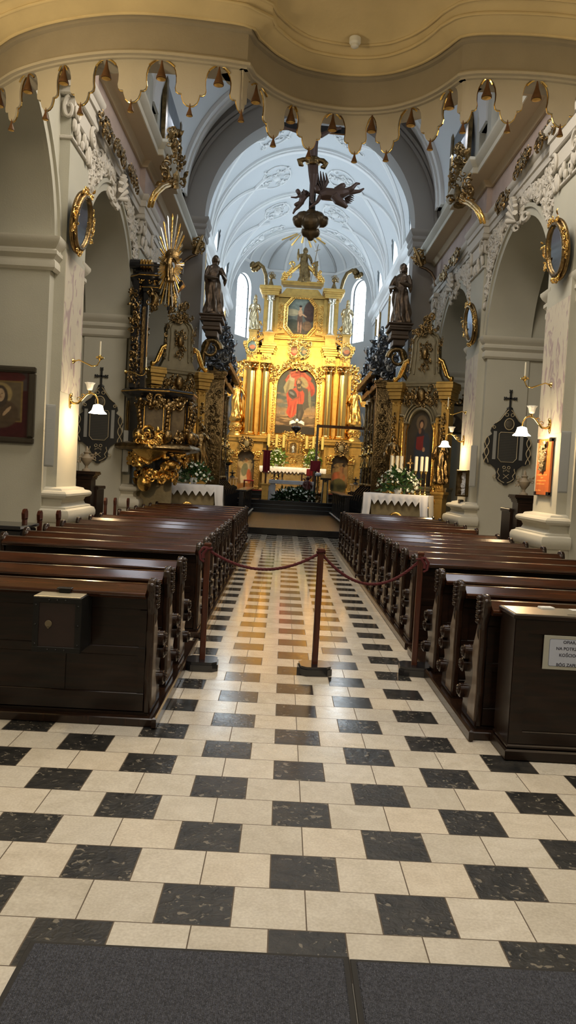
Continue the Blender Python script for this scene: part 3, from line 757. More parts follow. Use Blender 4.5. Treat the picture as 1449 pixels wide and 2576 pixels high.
# dark chest end at the left edge
q = M(); q.bb(-3.55, -3.02, 5.75, 6.3, 0, .90, .02); q.bb(-3.58, -3.0, 5.7, 6.35, .90, .94, .01)
o = obj('side_bench', q, K['black']); tag(o, 'dark green-black boxed bench end against the left wall beside the pews', 'bench')

# ================================================================ rope barrier
posts = [(-.775, 3.72, 'left'), (.17, 3.76, 'middle'), (1.04, 3.92, 'right')]
def barrier_post(lab):
    t = thing('barrier_post', lab, 'post', group='wooden posts of the rope barrier')
    m = M()
    def f(a, z): return 1
    k = .135; c = .045
    pts = [(-k, -k + c), (-k + c, -k), (k - c, -k), (k, -k + c), (k, k - c), (k - c, k), (-k + c, k), (-k, k - c)]
    m.prism(pts, (0, 0, 0), (1, 0, 0), (0, 1, 0), (0, 0, .055)); m2 = [(a * .93, b * .93) for a, b in pts]; m.prism(m2, (0, 0, .055), (1, 0, 0), (0, 1, 0), (0, 0, .022))
    obj('base', m, K['black'], t, 30)
    m = M(); m.prism([(-.024, -.018), (-.018, -.024), (.018, -.024), (.024, -.018), (.024, .018), (.018, .024), (-.018, .024), (-.024, .018)], (0, 0, .077), (1, 0, 0), (0, 1, 0), (0, 0, .955)); obj('pole', m, K['postwood'], t, 30)
    m = M(); m.bb(-.029, .029, -.029, .029, 1.03, 1.055, .006); obj('cap', m, K['postwood'], t)
    return t
o0 = None
for x, y, w in posts:
    lab = {'left': 'wooden barrier post beside the left pews', 'middle': 'wooden barrier post standing in the middle of the aisle', 'right': 'reddish wooden barrier post beside the right pews'}[w]
    if o0 is None: o0 = barrier_post(lab); o = o0
    else: o = dup(o0, label=lab)
    o.location = (x, y, 0); o.rotation_euler.z = {'left': .05, 'middle': .12, 'right': -.1}[w]
def rope(p, q, sag, lab, knot):
    m = M(); n = 70; pts = []
    p, q = Vector(p), Vector(q)
    for i in range(n + 1):
        t = i / n; c = p.lerp(q, t); c.z -= sag * 4 * t * (1 - t) * (1 + .5 * (.5 - t) * 0); pts.append(c)
    for st in range(3):
        L = []
        for i, c in enumerate(pts):
            d = (pts[min(i + 1, n)] - pts[max(i - 1, 0)]).normalized(); u = d.orthogonal().normalized(); w = d.cross(u); a = i * .9 + st * 2 * PI / 3
            L.append(c + (u * cos(a) + w * sin(a)) * .006)
        m.tube(L, .0078, 6)
    for e, c in ((0, p), (1, q)):
        m.tube([(c.x + .034 * cos(k * .7), c.y + .034 * sin(k * .7), c.z - .006 + .002 * k) for k in range(11)], .009, 6)
    if knot:
        k = p if knot == 'p' else q; s = -1 if knot == 'p' else 1
        m.tube([k + Vector((0, -.03, .015)), k + Vector((s * .03, -.05, .02)), k + Vector((s * .06, -.05, -.02)), k + Vector((s * .05, -.05, -.08)), k + Vector((s * .02, -.05, -.10))], [.01, .012, .012, .014, .010], 6)
        m.tube([k + Vector((0, -.04, .01)), k + Vector((s * .03, -.045, -.03)), k + Vector((s * .03, -.045, -.07))], [.012, .014, .018], 6)
    o = obj('barrier_rope', m, K['rope'], None, 60); tag(o, lab, 'rope', 'twisted ropes of the barrier'); return o
rope((-.775, 3.72, 1.0), (.17, 3.76, 1.02), .155, 'sagging dark red twisted rope left of the middle barrier post', 'p')
rope((.17, 3.76, 1.02), (1.04, 3.92, .99), .24, 'sagging dark red twisted rope right of the middle barrier post', 'q')

# ================================================================ doormats
mm = mat('grey_blue_ribbed_carpet', (.10, .108, .138), .95, bump=1, bscale=160, var=.45, vscale=90, bdist=.01)
N = mm.node_tree; b = N.nodes['Principled BSDF']; w = N.nodes.new('ShaderNodeTexWave'); w.inputs['Scale'].default_value = 28; w.inputs['Distortion'].default_value = 3; w.inputs['Detail'].default_value = 2; w.inputs['Detail Scale'].default_value = 6; w.bands_direction = 'X'
tc = N.nodes.new('ShaderNodeTexCoord'); N.links.new(tc.outputs['Object'], w.inputs['Vector'])
bu = [n for n in N.nodes if n.type == 'BUMP'][0]; mx = N.nodes.new('ShaderNodeMath'); mx.operation = 'ADD'; nz = bu.inputs['Height'].links[0].from_socket
N.links.new(w.outputs['Fac'], mx.inputs[0]); N.links.new(nz, mx.inputs[1]); N.links.new(mx.outputs[0], bu.inputs['Height'])
rubber = mat('black_rubber_edge', (.018, .017, .016), .8)
for x0, x1, y1, lab, rz in ((-.955, .140, -.15, 'dark grey-blue ribbed doormat on the left', 0), (.142, 1.35, -.162, 'dark grey-blue ribbed doormat on the right', 0)):
    t = thing('doormat', lab + ', laid on the tiles by the entrance', 'doormat', ((x0 + x1) / 2, y1 - .9, 0), group='doormats at the entrance')
    w_ = (x1 - x0) / 2
    m = M(); m.box(0, 0, .004, w_ * 2, 1.8, .008, 0, .004); obj('border', m, rubber, t)
    m = M(); m.box(0, 0, .008, w_ * 2 - .04, 1.76, .012, 0, .004); obj('pile', m, mm, t)

# ================================================================ collection boxes
CT = mat('pale_brass_plate', (.62, .55, .40), .35, .6)
def chest():
    c = at(140, 1600, Y=2.06)
    x0, x1 = at(84, 1520, Y=1.93).x, at(205, 1520, Y=1.93).x; zt = at(120, 1502, Y=1.93).z; zb = at(100, 1640, Y=1.93).z; y0, y1 = 1.93, 2.19
    t = thing('donation_chest', 'leather-brown iron-strapped donation chest hung on the back of the first left pew', 'donation box', ((x0 + x1) / 2, (y0 + y1) / 2, zb))
    X0, X1, Y0, Y1, Z1 = x0 - (x0 + x1) / 2, x1 - (x0 + x1) / 2, y0 - (y0 + y1) / 2, y1 - (y0 + y1) / 2, zt - zb
    m = M(); m.bb(X0 + .004, X1 - .004, Y0 + .004, Y1, 0, Z1, .008); obj('body', m, mat('dark_red_leather', (.016, .006, .005), .45, var=.3, vscale=10), t)
    ir = mat('blackened_iron', (.015, .015, .015), .4, .6)
    m = M()
    for a, b in ((X0, X0 + .035), (X1 - .035, X1)): m.bb(a, b, Y0 - .002, Y1, .0, Z1 + .002, .003)
    for a, b in ((0, .035), (Z1 - .035, Z1)): m.bb(X0, X1, Y0 - .003, Y0 + .02, a, b, .003)
    m.bb(X1 - .01, X1 + .003, Y0, Y0 + .035, 0, Z1); m.bb(X1 - .01, X1 + .003, Y1 - .035, Y1, 0, Z1)
    for z in (.05, Z1 * .5, Z1 - .05):
        for x in (X0 + .017, X1 - .017): m.ball((x, Y0 - .004, z), .007, 8, 5)
    for x in (-.05, 0, .05):
        for z in (.017, Z1 - .017): m.ball((x, Y0 - .004, z), .007, 8, 5)
    obj('iron_strap', m, ir, t, 40)
    m = M(); m.bb(X0, X1 - .01, Y0, Y1 - .01, Z1, Z1 + .006, .002); obj('lid_plate', m, CT, t)
    m = M(); m.bb(-.045, .045, .0, .05, Z1 + .03, Z1 + .04, .003); m.bb(-.035, .035, .015, .035, Z1 + .006, Z1 + .03, .004); obj('slot_hopper', m, ir, t)
    m = M(); m.tube([(-.05, Y0 - .001, Z1 * .52), (-.05, Y0 - .006, Z1 * .52)], [.022, .020], 14); m.prism([(-.062, Z1 * .47), (-.05, Z1 * .43), (-.038, Z1 * .47)], (0, Y0 - .002, 0), (1, 0, 0), (0, 0, 1), (0, -.004, 0)); obj('lock_plate', m, mat('worn_brass_plate', (.16, .13, .08), .5, .5), t, 40)
chest()
def collection_box():
    x0, y0, y1 = 1.27, 1.87, 2.20; x1 = 2.0
    zt = at(1299, 1545, Y=y0).z; x0 = at(1299, 1545, Y=y0).x - .012; x1 = x0 + .73
    t = thing('donation_box', 'tall dark wooden offering box with a printed sign, standing behind the first right pew', 'donation box', (x0, y0, 0))
    w, d = x1 - x0, y1 - y0
    m = M(); m.bb(.03, w - .03, .03, d, .08, zt - .03); obj('body', m, K['wood'], t)
    m = M(); m.bb(0, w, 0, d + .01, 0, .07, .01); m.bb(.012, w - .012, .012, d, .07, .10, .01); obj('plinth', m, K['wood'], t)
    m = M()
    for a, b in ((.022, .10), (w - .10, w - .022)): m.bb(a, b, .018, .034, .10, zt - .03, .004)
    for a, b in ((.10, .18), (zt - .12, zt - .03)): m.bb(.10, w - .10, .018, .034, a, b, .004)
    m.bb(.018, .034, .03, d, .10, zt - .03, .004)
    obj('front_frame', m, K['wood'], t)
    m = M(); m.bb(0, w, .0, d, zt - .03, zt, .006); top = obj('top', m, K['wood'], t)
    m = M(); m.bb(.015, w - .015, .012, d - .03, zt, zt + .003); obj('metal_plate', m, mat('brushed_steel_plate', (.52, .47, .38), .3, .85), top)
    m = M(); m.bb(.34, .46, .055, .062, zt + .0031, zt + .0045); obj('coin_slot', m, K['black'], top)
    # sign
    s0 = at(1369, 1597, Y=y0 + .02); s1 = at(1367, 1682, Y=y0 + .02)
    sx, sz0, sz1 = s0.x - x0, s1.z, s0.z
    W_ = .31
    m = M(); m.bb(sx, sx + W_, .012, .018, sz0, sz1, .001); sg = obj('sign', m, mat('grey_card', (.36, .36, .31), .6), t)
    cx, cz = sx + W_ / 2 + .005, (sz0 + sz1) / 2
    def rr(w2, h2, r): return [(cx + sgx * (w2 - r) + r * cos(a), cz + sgz * (h2 - r) + r * sin(a)) for sgx, sgz, a0 in ((1, 1, 0), (-1, 1, PI / 2), (-1, -1, PI), (1, -1, 3 * PI / 2)) for a in (a0, a0 + .52, a0 + 1.05, a0 + PI / 2)]
    h2 = (sz1 - sz0) / 2
    m = M(); m.prism(rr(W_ / 2 - .028, h2 - .020, .01), (0, .0119, 0), (1, 0, 0), (0, 0, 1), (0, -.0006, 0)); obj('sign_border', m, mat('sign_blue_border', (.07, .09, .16), .6), sg)
    m = M(); m.prism(rr(W_ / 2 - .030, h2 - .022, .009), (0, .0112, 0), (1, 0, 0), (0, 0, 1), (0, -.0004, 0)); obj('sign_paper', m, mat('pale_blue_paper', (.42, .46, .56), .6), sg)
    ink = mat('sign_ink', (.03, .03, .05), .7)
    for txt, dz, sz in (('OFIARA', .046, .026), ('NA POTRZEBY', .018, .026), ('KOŚCIOŁA', -.010, .026), ('BÓG ZAPŁAĆ', -.052, .026)):
        c = bpy.data.curves.new('sign_text', 'FONT'); c.body = txt; c.size = sz; c.align_x = 'CENTER'; c.align_y = 'CENTER'; c.extrude = .0003; c.offset = .0004
        o = bpy.data.objects.new('sign_text', c); me = bpy.data.meshes.new_from_object(o); bpy.data.objects.remove(o); me.materials.clear(); me.materials.append(ink)
        o = bpy.data.objects.new('sign_text', me); C.objects.link(o); o.parent = sg; o.location = (cx, .0103, cz + dz * h2 / .073); o.rotation_euler = (PI / 2, 0, 0)
    # paper slips
    p = at(1373, 1529, Z=zt + .006)
    for k, (dx, dy, lab) in enumerate(((0, 0, 'small stack of white paper slips on the metal top of the offering box'), (.19, -.02, 'second white paper slip at the frame edge on the offering box top'))):
        m = M(); 
        for j in range(3 if k == 0 else 1): m.box(.002 * j, .001 * j, .002 + .003 * j, .085, .06, .003, .15)
        o = obj('paper_slips', m, K['white'], None, None, (p.x + dx, p.y + dy, zt + .003)); tag(o, lab, 'paper')
collection_box()
# ================================================================ ornament, statue and picture makers
def spiral(m, c, u, v, n, R, r, turns=1.1, a0=0, tw=1, k=11, lift=.4, seg=5):
    pts = []; rd = []
    for i in range(k):
        t = i / (k - 1); a = a0 + tw * t * turns * 2 * PI; q = R * (1 - .8 * t)
        pts.append(c + u * (q * cos(a)) + v * (q * sin(a)) + n * (r * (lift + .8 * t))); rd.append(r * (1 - .5 * t))
    m.tube(pts, rd, seg)
def leafb(m, c, d, n, L, w):
    """curled acanthus leaf from c along d"""
    s = d.cross(n).normalized(); vs = []
    for i in range(5):
        t = i / 4; q = w * (sin(PI * min(1, t * .9 + .12))); b = c + d * (L * t) + n * (L * (.35 * sin(t * 2.6)))
        vs += [b - s * q, b + n * (w * .35), b + s * q]
    fs = []
    for i in range(4):
        a = i * 3; fs += [(a, a + 1, a + 4, a + 3), (a + 1, a + 2, a + 5, a + 4)]
    m.add(vs, fs)
def foliage(m, o, u, v, n, w, h, cnt, seed, sz=.1, shape='rect', thick=.16):
    """carved scrollwork scattered over a w x h field centred at o"""
    rnd = random.Random(seed); o, u, v, n = (Vector(q) for q in (o, u, v, n))
    for i in range(cnt):
        a, b = rnd.uniform(-1, 1), rnd.uniform(-1, 1)
        if shape == 'oval' and a * a + b * b > 1: continue
        if shape == 'ring':
            t = rnd.uniform(0, 2 * PI); q = rnd.uniform(.86, 1.08); a, b = cos(t) * q, sin(t) * q
        if shape == 'crest' and b > 1 - abs(a) * 1.2 + .1: continue
        c = o + u * (a * w / 2) + v * (b * h / 2); R = sz * rnd.uniform(.5, 1.15)
        if rnd.random() < .62: spiral(m, c, u, v, n, R, R * thick * 1.5, rnd.uniform(.8, 1.3), rnd.uniform(0, 6.28), rnd.choice((-1, 1)))
        else:
            t = rnd.uniform(0, 2 * PI); leafb(m, c, (u * cos(t) + v * sin(t)), n, R * 1.6, R * .42)
        if rnd.random() < .25: m.ball(c + n * R * .2, R * .28, 7, 5)
def capital(m, c, r, h, n=10):
    """corinthian capital"""
    m.lathe([(r * .95, 0), (r, h * .3), (r * 1.25, h * .75), (r * 1.45, h * .86)], 14, c)
    m.box(c[0], c[1], c[2] + h * .93, r * 3.0, r * 3.0, h * .14, 0, h * .03)
    for row, (z, L) in enumerate(((0.02, h * .42), (h * .3, h * .45))):
        for k in range(n):
            a = 2 * PI * (k + .5 * row) / n; d = Vector((cos(a), sin(a), 0))
            s = d.cross(Vector((0, 0, 1))); p = Vector(c) + d * (r * .95) + Vector((0, 0, z)); w = r * .30
            vs = [p - s * w, p + s * w, p - s * w + d * r * .15 + Vector((0, 0, L * .7)), p + s * w + d * r * .15 + Vector((0, 0, L * .7)), p + d * r * .55 + Vector((0, 0, L)), p + d * r * .6 + Vector((0, 0, L * .75))]
            m.add(vs, [(0, 1, 3, 2), (2, 3, 4), (2, 4, 5), (3, 5, 4)])
    for k in range(4):
        a = PI / 4 + k * PI / 2; d = Vector((cos(a), sin(a), 0)); spiral(m, Vector(c) + d * r * 1.5 + Vector((0, 0, h * .76)), d, Vector((0, 0, 1)), d.cross(Vector((0, 0, 1))), r * .34, r * .12, 1, 0, 1, 9)
def column(m, c, r, h, capital_h, base_h=None, cap=True):
    b = base_h or r * .9
    m.box(c[0], c[1], c[2] + b * .2, r * 2.7, r * 2.7, b * .4)
    m.lathe([(r * 1.3, b * .4), (r * 1.38, b * .52), (r * 1.3, b * .64), (r * 1.1, b * .7), (r * 1.1, b * .8), (r * 1.2, b * .86), (r * 1.16, b), (r, b * 1.05), (r, h * .35), (r * .86, h - capital_h)], 24, c)
    if cap: capital(m, (c[0], c[1], c[2] + h - capital_h), r * .86, capital_h)
def cornice(m, x0, x1, y0, y1, z, h, p, step=()):
    """block moulding x0..x1, front at y0 (towards the nave), back at y1"""
    for a, b, q in ((0, .2, .25), (.2, .45, .4), (.45, .62, .7), (.62, .86, 1.0), (.86, 1, .9)):
        m.bb(x0 - p * q, x1 + p * q, y0 - p * q, y1, z + h * a, z + h * b, h * .02)
def statue_mesh(H, arms=((1, (.17, -.10, .60), (.10, -.20, .68)), (-1, (-.16, -.04, .60), (-.12, -.16, .55))), seed=0, lean=.02, hair=True, beard=False, mitre=False, hood=False, wings=False, rt=1):
    """robed figure facing -y; arm entries are (side, elbow, hand) in fractions of the height"""
    m = M(); rnd = random.Random(seed); ph = rnd.uniform(0, 6)
    R = [(0, .155, .12), (.03, .16, .125), (.12, .148, .115), (.28, .135, .105), (.42, .135, .10), (.52, .125, .092), (.60, .10, .078), (.68, .105, .078), (.76, .115, .072), (.80, .105, .06), (.825, .06, .045), (.845, .03, .03)]
    n = 40; rows = []; NZ = 44
    for j in range(NZ + 1):
        z = .845 * j / NZ; k = max(i for i in range(len(R)) if R[i][0] <= z + 1e-9); k = min(k, len(R) - 2); t = (z - R[k][0]) / (R[k + 1][0] - R[k][0])
        rx, ry = R[k][1] + (R[k + 1][1] - R[k][1]) * t, R[k][2] + (R[k + 1][2] - R[k][2]) * t
        cx = lean * sin(z * 7 + ph * .2); fade = max(0, 1 - z / .7) * .8 + .12
        row = []
        for i in range(n):
            a = 2 * PI * i / n
            f = 1 + .20 * fade * sin(8 * a + ph + 2.5 * sin(z * 6)) + .15 * abs(sin(2.5 * a - z * 9 + ph)) * (1 if z < .70 else .3) + .07 * fade * sin(15 * a + z * 14) - .06
            row.append(((cx + rx * f * cos(a)) * H, (ry * f * sin(a)) * H, z * H))
        rows.append(row)
    vs = [p for r in rows for p in r]; fs = [(j * n + i, j * n + (i + 1) % n, (j + 1) * n + (i + 1) % n, (j + 1) * n + i) for j in range(NZ) for i in range(n)]
    fs += [tuple(range(n))[::-1], tuple(NZ * n + i for i in range(n))]; m.add(vs, fs)
    hx = lean * .5 * H
    m.tube([(hx, 0, .82 * H), (hx, -.008 * H, .90 * H)], [.034 * H, .028 * H], 10)
    hc = Vector((hx, -.014 * H, .925 * H))
    m.ball(hc, (.044 * H, .052 * H, .062 * H), 14, 10)
    m.ball(hc + Vector((0, -.052, -.006)) * H, (.008 * H, .014 * H, .016 * H), 6, 5)      # nose
    m.ball(hc + Vector((0, -.044, -.034)) * H, (.014 * H, .010 * H, .008 * H), 6, 5)
    if hair:
        m.ball(hc + Vector((0, .016, .012)) * H, (.054 * H, .055 * H, .062 * H), 12, 8)
        for s in (-1, 1): m.tube([hc + Vector((s * .042, .012, .02)) * H, hc + Vector((s * .054, .014, -.03)) * H, hc + Vector((s * .046, .02, -.085)) * H], [.02 * H, .022 * H, .012 * H], 7)
    if beard: m.ball(hc + Vector((0, -.038, -.058)) * H, (.026 * H, .02 * H, .034 * H), 8, 6)
    if mitre: m.lathe([(.048 * H, 0), (.058 * H, .06 * H), (.045 * H, .11 * H), (.004 * H, .16 * H)], 12, tuple(hc + Vector((0, .006, .028)) * H), sy=.7)
    if hood: m.lathe([(.06 * H, -.07 * H), (.068 * H, 0), (.055 * H, .05 * H), (.01 * H, .085 * H)], 12, tuple(hc + Vector((0, .016, 0)) * H))
    for s, e, h in arms:
        sh = Vector((s * .098, 0, .785)) * H; e = Vector(e) * H; h = Vector(h) * H
        m.tube([sh, (sh + e) / 2 + Vector((s * .008 * H, 0, 0)), e, (e + h) / 2, h], [.042 * H, .044 * H, .040 * H, .036 * H, .022 * H], 9)
        d = (h - e).normalized(); sd_ = d.cross(Vector((0, 0, 1))); sd_ = sd_.normalized() if sd_.length > .01 else Vector((1, 0, 0))
        m.ball(h + d * .014 * H, (.018 * H, .018 * H, .018 * H), 8, 6)
        for q in range(4): m.tube([h + d * .015 * H + sd_ * (q - 1.5) * .010 * H, h + d * (.045 - .004 * abs(q - 1.2)) * H + sd_ * (q - 1.5) * .011 * H], [.0065 * H, .0055 * H], 5)
        m.tube([h + sd_ * .016 * H, h + d * .02 * H + sd_ * .03 * H], [.007 * H, .006 * H], 5)
        # hanging sleeve
        m.tube([e + Vector((0, 0, .01)) * H, e + Vector((0, .01, -.05)) * H, e + Vector((0, .012, -.11)) * H], [.035 * H, .03 * H, .008 * H], 7)
    if wings:
        for s in (-1, 1):
            for k in range(6):
                a = .3 + k * .24; p0 = Vector((s * .04, .07, .72)) * H; p1 = p0 + Vector((s * sin(a) * .28, .06, cos(a) * .26)) * H
                m.tube([p0, (p0 + p1) / 2 + Vector((0, .02 * H, .02 * H)), p1], [.012 * H, .028 * H, .008 * H], 6)
    return m
def remesh(o, vox, sm=2):
    r = o.modifiers.new('union', 'REMESH'); r.mode = 'VOXEL'; r.voxel_size = vox; r.use_smooth_shade = True
    if sm: q = o.modifiers.new('soft', 'SMOOTH'); q.iterations = sm; q.factor = .5
def statue(name, label, cat, loc, H, mat_, rz=0, group=None, **kw):
    t = thing(name, label, cat, loc, rz, group); kw.pop('plinth', 0)
    m = statue_mesh(H, **kw); b = obj('body', m, mat_, t); remesh(b, H * .0085, 0)
    m = M(); m.lathe([(.15 * H, -.0), (.15 * H, .03 * H), (.12 * H, .045 * H)], 12, (0, 0, 0)); obj('base', m, mat_, t, 30)
    return t
# pictures: soft-edged paint on a fine grid, colour stored per vertex
class Canvas:
    def __init__(s, w, h, col):
        s.w, s.h = w, h; s.x, s.y = np.meshgrid(np.linspace(0, 1, w), np.linspace(0, 1, h)); s.c = np.ones((h, w, 3)) * np.array(col); s.r = np.random.RandomState(1)
    def put(s, mask, col): s.c = s.c * (1 - mask[..., None]) + np.array(col) * mask[..., None]; return s
    def ell(s, cx, cy, rx, ry, col, rot=0, soft=.12):
        dx, dy = s.x - cx, s.y - cy; a = (dx * cos(rot) + dy * sin(rot)) / rx; b = (-dx * sin(rot) + dy * cos(rot)) / ry
        return s.put(np.clip((1 - np.sqrt(a * a + b * b)) / soft + .5, 0, 1), col)
    def poly(s, pts, col, soft=.012):
        ins = np.zeros_like(s.x, bool); dist = np.full_like(s.x, 9.)
        for (x0, y0), (x1, y1) in zip(pts, pts[1:] + pts[:1]):
            c = (y0 > s.y) != (y1 > s.y); xi = (x1 - x0) * (s.y - y0) / (y1 - y0 + 1e-12) + x0; ins ^= c & (s.x < xi)
            ux, uy = x1 - x0, y1 - y0; t = np.clip(((s.x - x0) * ux + (s.y - y0) * uy) / (ux * ux + uy * uy + 1e-12), 0, 1)
            dist = np.minimum(dist, np.hypot(s.x - x0 - t * ux, s.y - y0 - t * uy))
        return s.put(np.clip(np.where(ins, .5 + dist / soft, .5 - dist / soft), 0, 1), col)
    def grad(s, c0, c1, y0=0, y1=1):
        t = np.clip((s.y - y0) / (y1 - y0), 0, 1)[..., None]; m = ((s.y >= y0) & (s.y <= y1)).astype(float); return s.put(m, np.array(c0)) if 0 else s._g(t, c0, c1, m)
    def _g(s, t, c0, c1, m): g = np.array(c0) * (1 - t) + np.array(c1) * t; s.c = s.c * (1 - m[..., None]) + g * m[..., None]; return s
    def noise(s, amt, k=9):
        g = s.r.rand(k * 2, k) - .5; yi = s.y * (k * 2 - 1.001); xi = s.x * (k - 1.001); y0, x0 = yi.astype(int), xi.astype(int); fy, fx = yi - y0, xi - x0
        n = g[y0, x0] * (1 - fy) * (1 - fx) + g[y0 + 1, x0] * fy * (1 - fx) + g[y0, x0 + 1] * (1 - fy) * fx + g[y0 + 1, x0 + 1] * fy * fx
        s.c = np.clip(s.c * (1 + amt * 2 * n[..., None]), 0, 1); return s
PM = {}
def paintmat(rough=.45, em=0):
    if rough not in PM:
        m = bpy.data.materials.new('painted_picture'); m.use_nodes = True; N = m.node_tree; a = N.nodes.new('ShaderNodeVertexColor'); a.layer_name = 'paint'
        N.links.new(a.outputs['Color'], N.nodes['Principled BSDF'].inputs['Base Color']); N.nodes['Principled BSDF'].inputs['Roughness'].default_value = rough; PM[rough] = m
    return PM[rough]
def picture(name, cv, W, H, parent, loc, inside=None, rough=.45, rx=0, rz=0):
    """canvas W x H in the local xz plane facing -y, lower left at loc-(W/2)"""
    w, h = cv.w, cv.h; me = bpy.data.meshes.new(name)
    vs = [((i / (w - 1) - .5) * W, 0, j / (h - 1) * H) for j in range(h) for i in range(w)]
    fs = [(j * w + i, j * w + i + 1, (j + 1) * w + i + 1, (j + 1) * w + i) for j in range(h - 1) for i in range(w - 1) if inside is None or inside((i + .5) / (w - 1), (j + .5) / (h - 1))]
    me.from_pydata(vs, [], fs); ca = me.color_attributes.new('paint', 'FLOAT_COLOR', 'POINT')
    col = np.ones((h, w, 4)); col[..., :3] = cv.c; ca.data.foreach_set('color', col.reshape(-1).astype(np.float32)); me.materials.append(paintmat(rough))
    o = bpy.data.objects.new(name, me); C.objects.link(o); o.parent = parent; o.location = loc; o.rotation_euler.z = rz; return o
def S(r, g, b):
    """sRGB 0-255 to linear"""
    return tuple(((c / 255 + .055) / 1.055) ** 2.4 if c > 10 else c / 3294.6 for c in (r, g, b))

# ================================================================ high altar
AY = 33.5; SC = (AY + 2.7584) / 1961.09; A0 = .19; ZB = .95
def zz(y): return 1.645 + (1199.8 - y) * SC
al = thing('high_altar', 'towering gilded baroque high altar with columns and a large arched painting in the apse', 'altar', (A0, AY, ZB))
def AM(): m = M(); m.T = Matrix.Translation((0, 0, -ZB)); return m      # heights given from the church floor
G, GF = K['gold'], K['goldflat']
g1 = 1.1
m = AM()
# plinth storey with two niches
NO, NH = 1.96 * g1, .40
zc = zz(1107)
for s in (-1, 1):
    a, b = sorted((s * 1.40, s * (NO - NH))); m.bb(a, b, -.35, .5, ZB, zc - .2)
    a, b = sorted((s * (NO + NH), s * 3.12)); m.bb(a, b, -.30, .5, ZB, zc - .2)
    m.prism([(s * NO - NH, zc - .2), (s * NO - NH, 2.35)] + arc(s * NO, 2.35, NH, PI, 0, 16) + [(s * NO + NH, zc - .2)], (0, -.35, 0), (1, 0, 0), (0, 0, 1), (0, .85, 0))
    m.bb(s * NO - NH, s * NO + NH, .0, .3, ZB, 3.0)
    # recessed fielded panels
    for cx, w in ((s * 2.82, .22), (s * 1.5, .0)):
        if w:
            m.bb(cx - w, cx + w, -.33, -.30, ZB + .35, zc - .5); m.bb(cx - w + .05, cx + w - .05, -.35, -.33, ZB + .40, zc - .55, .01)
    m.bb(min(s * 2.5, s * 3.2), max(s * 2.5, s * 3.2), -.40, .5, ZB, ZB + .28, .02)
m.bb(-1.42, 1.42, -.1, .5, ZB, zc - .2)
obj('plinth', m, GF, al, 30)
m = AM()
cornice(m, -3.15, 3.15, -.36, .5, zc - .22, .24, .12)
for s in (-1, 1): cornice(m, min(s * 1.2, s * 2.5), max(s * 1.2, s * 2.5), -.50, .4, zc - .20, .23, .1)
obj('plinth_cornice', m, GF, al, 30)
# niche frames: pilasters, arch, vases
for s in (-1, 1):
    m = AM()
    for e in (-1, 1):
        x = s * NO + e * (NH + .10); m.bb(x - .11, x + .11, -.50, -.34, ZB, 2.28, .01); m.bb(x - .14, x + .14, -.54, -.34, ZB, ZB + .16, .02); m.bb(x - .15, x + .15, -.55, -.34, 2.28, 2.42, .03)
        foliage(m, (x, -.56, 2.55), (1, 0, 0), (0, 0, 1), (0, -1, 0), .26, .26, 16, 3 + s + e, .09, 'oval')
        m.ball((x, -.48, 2.53), (.12, .1, .11), 10, 7)
    m.prism(arc(s * NO, 2.35, NH, PI, 0, 20) + arc(s * NO, 2.35, NH + .07, 0, PI, 20), (0, -.35, 0), (1, 0, 0), (0, 0, 1), (0, -.16, 0))
    obj('niche_frame', m, G, al, 40)
    cv = Canvas(26, 60, S(150, 125, 85)); cv.grad(S(95, 75, 50), S(165, 140, 100)); 
    if s < 0: cv.ell(.5, .72, .5, .25, S(200, 180, 140)); cv.ell(.5, .35, .32, .33, S(205, 190, 165)); cv.ell(.42, .5, .2, .16, S(125, 130, 110), .5); cv.ell(.7, .33, .14, .2, S(190, 100, 65), .3); cv.ell(.5, .75, .11, .06, S(190, 150, 110)); cv.ell(.5, .06, .5, .1, S(140, 100, 60))
    else: cv.ell(.5, .42, .38, .16, S(150, 90, 55)); cv.ell(.3, .44, .15, .12, S(165, 90, 60)); cv.ell(.66, .52, .1, .2, S(140, 100, 70), .4); cv.ell(.5, .2, .45, .2, S(75, 75, 45)); cv.ell(.75, .66, .05, .14, S(110, 80, 60))
    cv.noise(.18, 12); picture('niche_picture', cv, NH * 2, 2.73 - ZB, al, (s * NO, -.02, 0))
# medallion shields over the niches
for s in (-1, 1):
    m = AM(); foliage(m, (s * NO, -.64, zc - .34), (1, 0, 0), (0, 0, 1), (0, -1, 0), .52, .56, 60, 9 + s, .09, 'ring'); m.ball((s * NO, -.60, zc - .34), (.20, .07, .24), 14, 10); obj('shield', m, K['oldgold'], al, 60)
    m = AM(); m.ball((s * NO, -.645, zc - .34), (.13, .05, .16), 14, 10); obj('shield_field', m, mat('shield_field', S(120, 110, 80), .5), al, 180)
# main storey: backing wall and four columns
m = AM(); z0 = zc; z1 = zz(922)
HP = .93
m.bb(-2.45, -HP - .0, .05, .4, z0, z1); m.bb(HP, 2.45, .05, .4, z0, z1)
m.prism([(-HP, z1), (-HP, 5.75)] + arc(0, 5.75, HP, PI, 0, 24) + [(HP, z1)], (0, .05, 0), (1, 0, 0), (0, 0, 1), (0, .35, 0)); m.bb(-HP, HP, .25, .4, z0, z1)
for s in (-1, 1):
    for x in (1.16, 1.78, 2.4): m.bb(s * x - .09, s * x + .09, -.05, .1, z0, z1, .01)
obj('back_wall', m, GF, al, 30)
for x in (-2.12, -1.46, 1.46, 2.12):
    m = AM(); column(m, (x, -.24, z0), .25 if abs(x) > 2 else .21, z1 - z0, .42, .22); obj('column', m, K['goldsmooth'], al, 50)
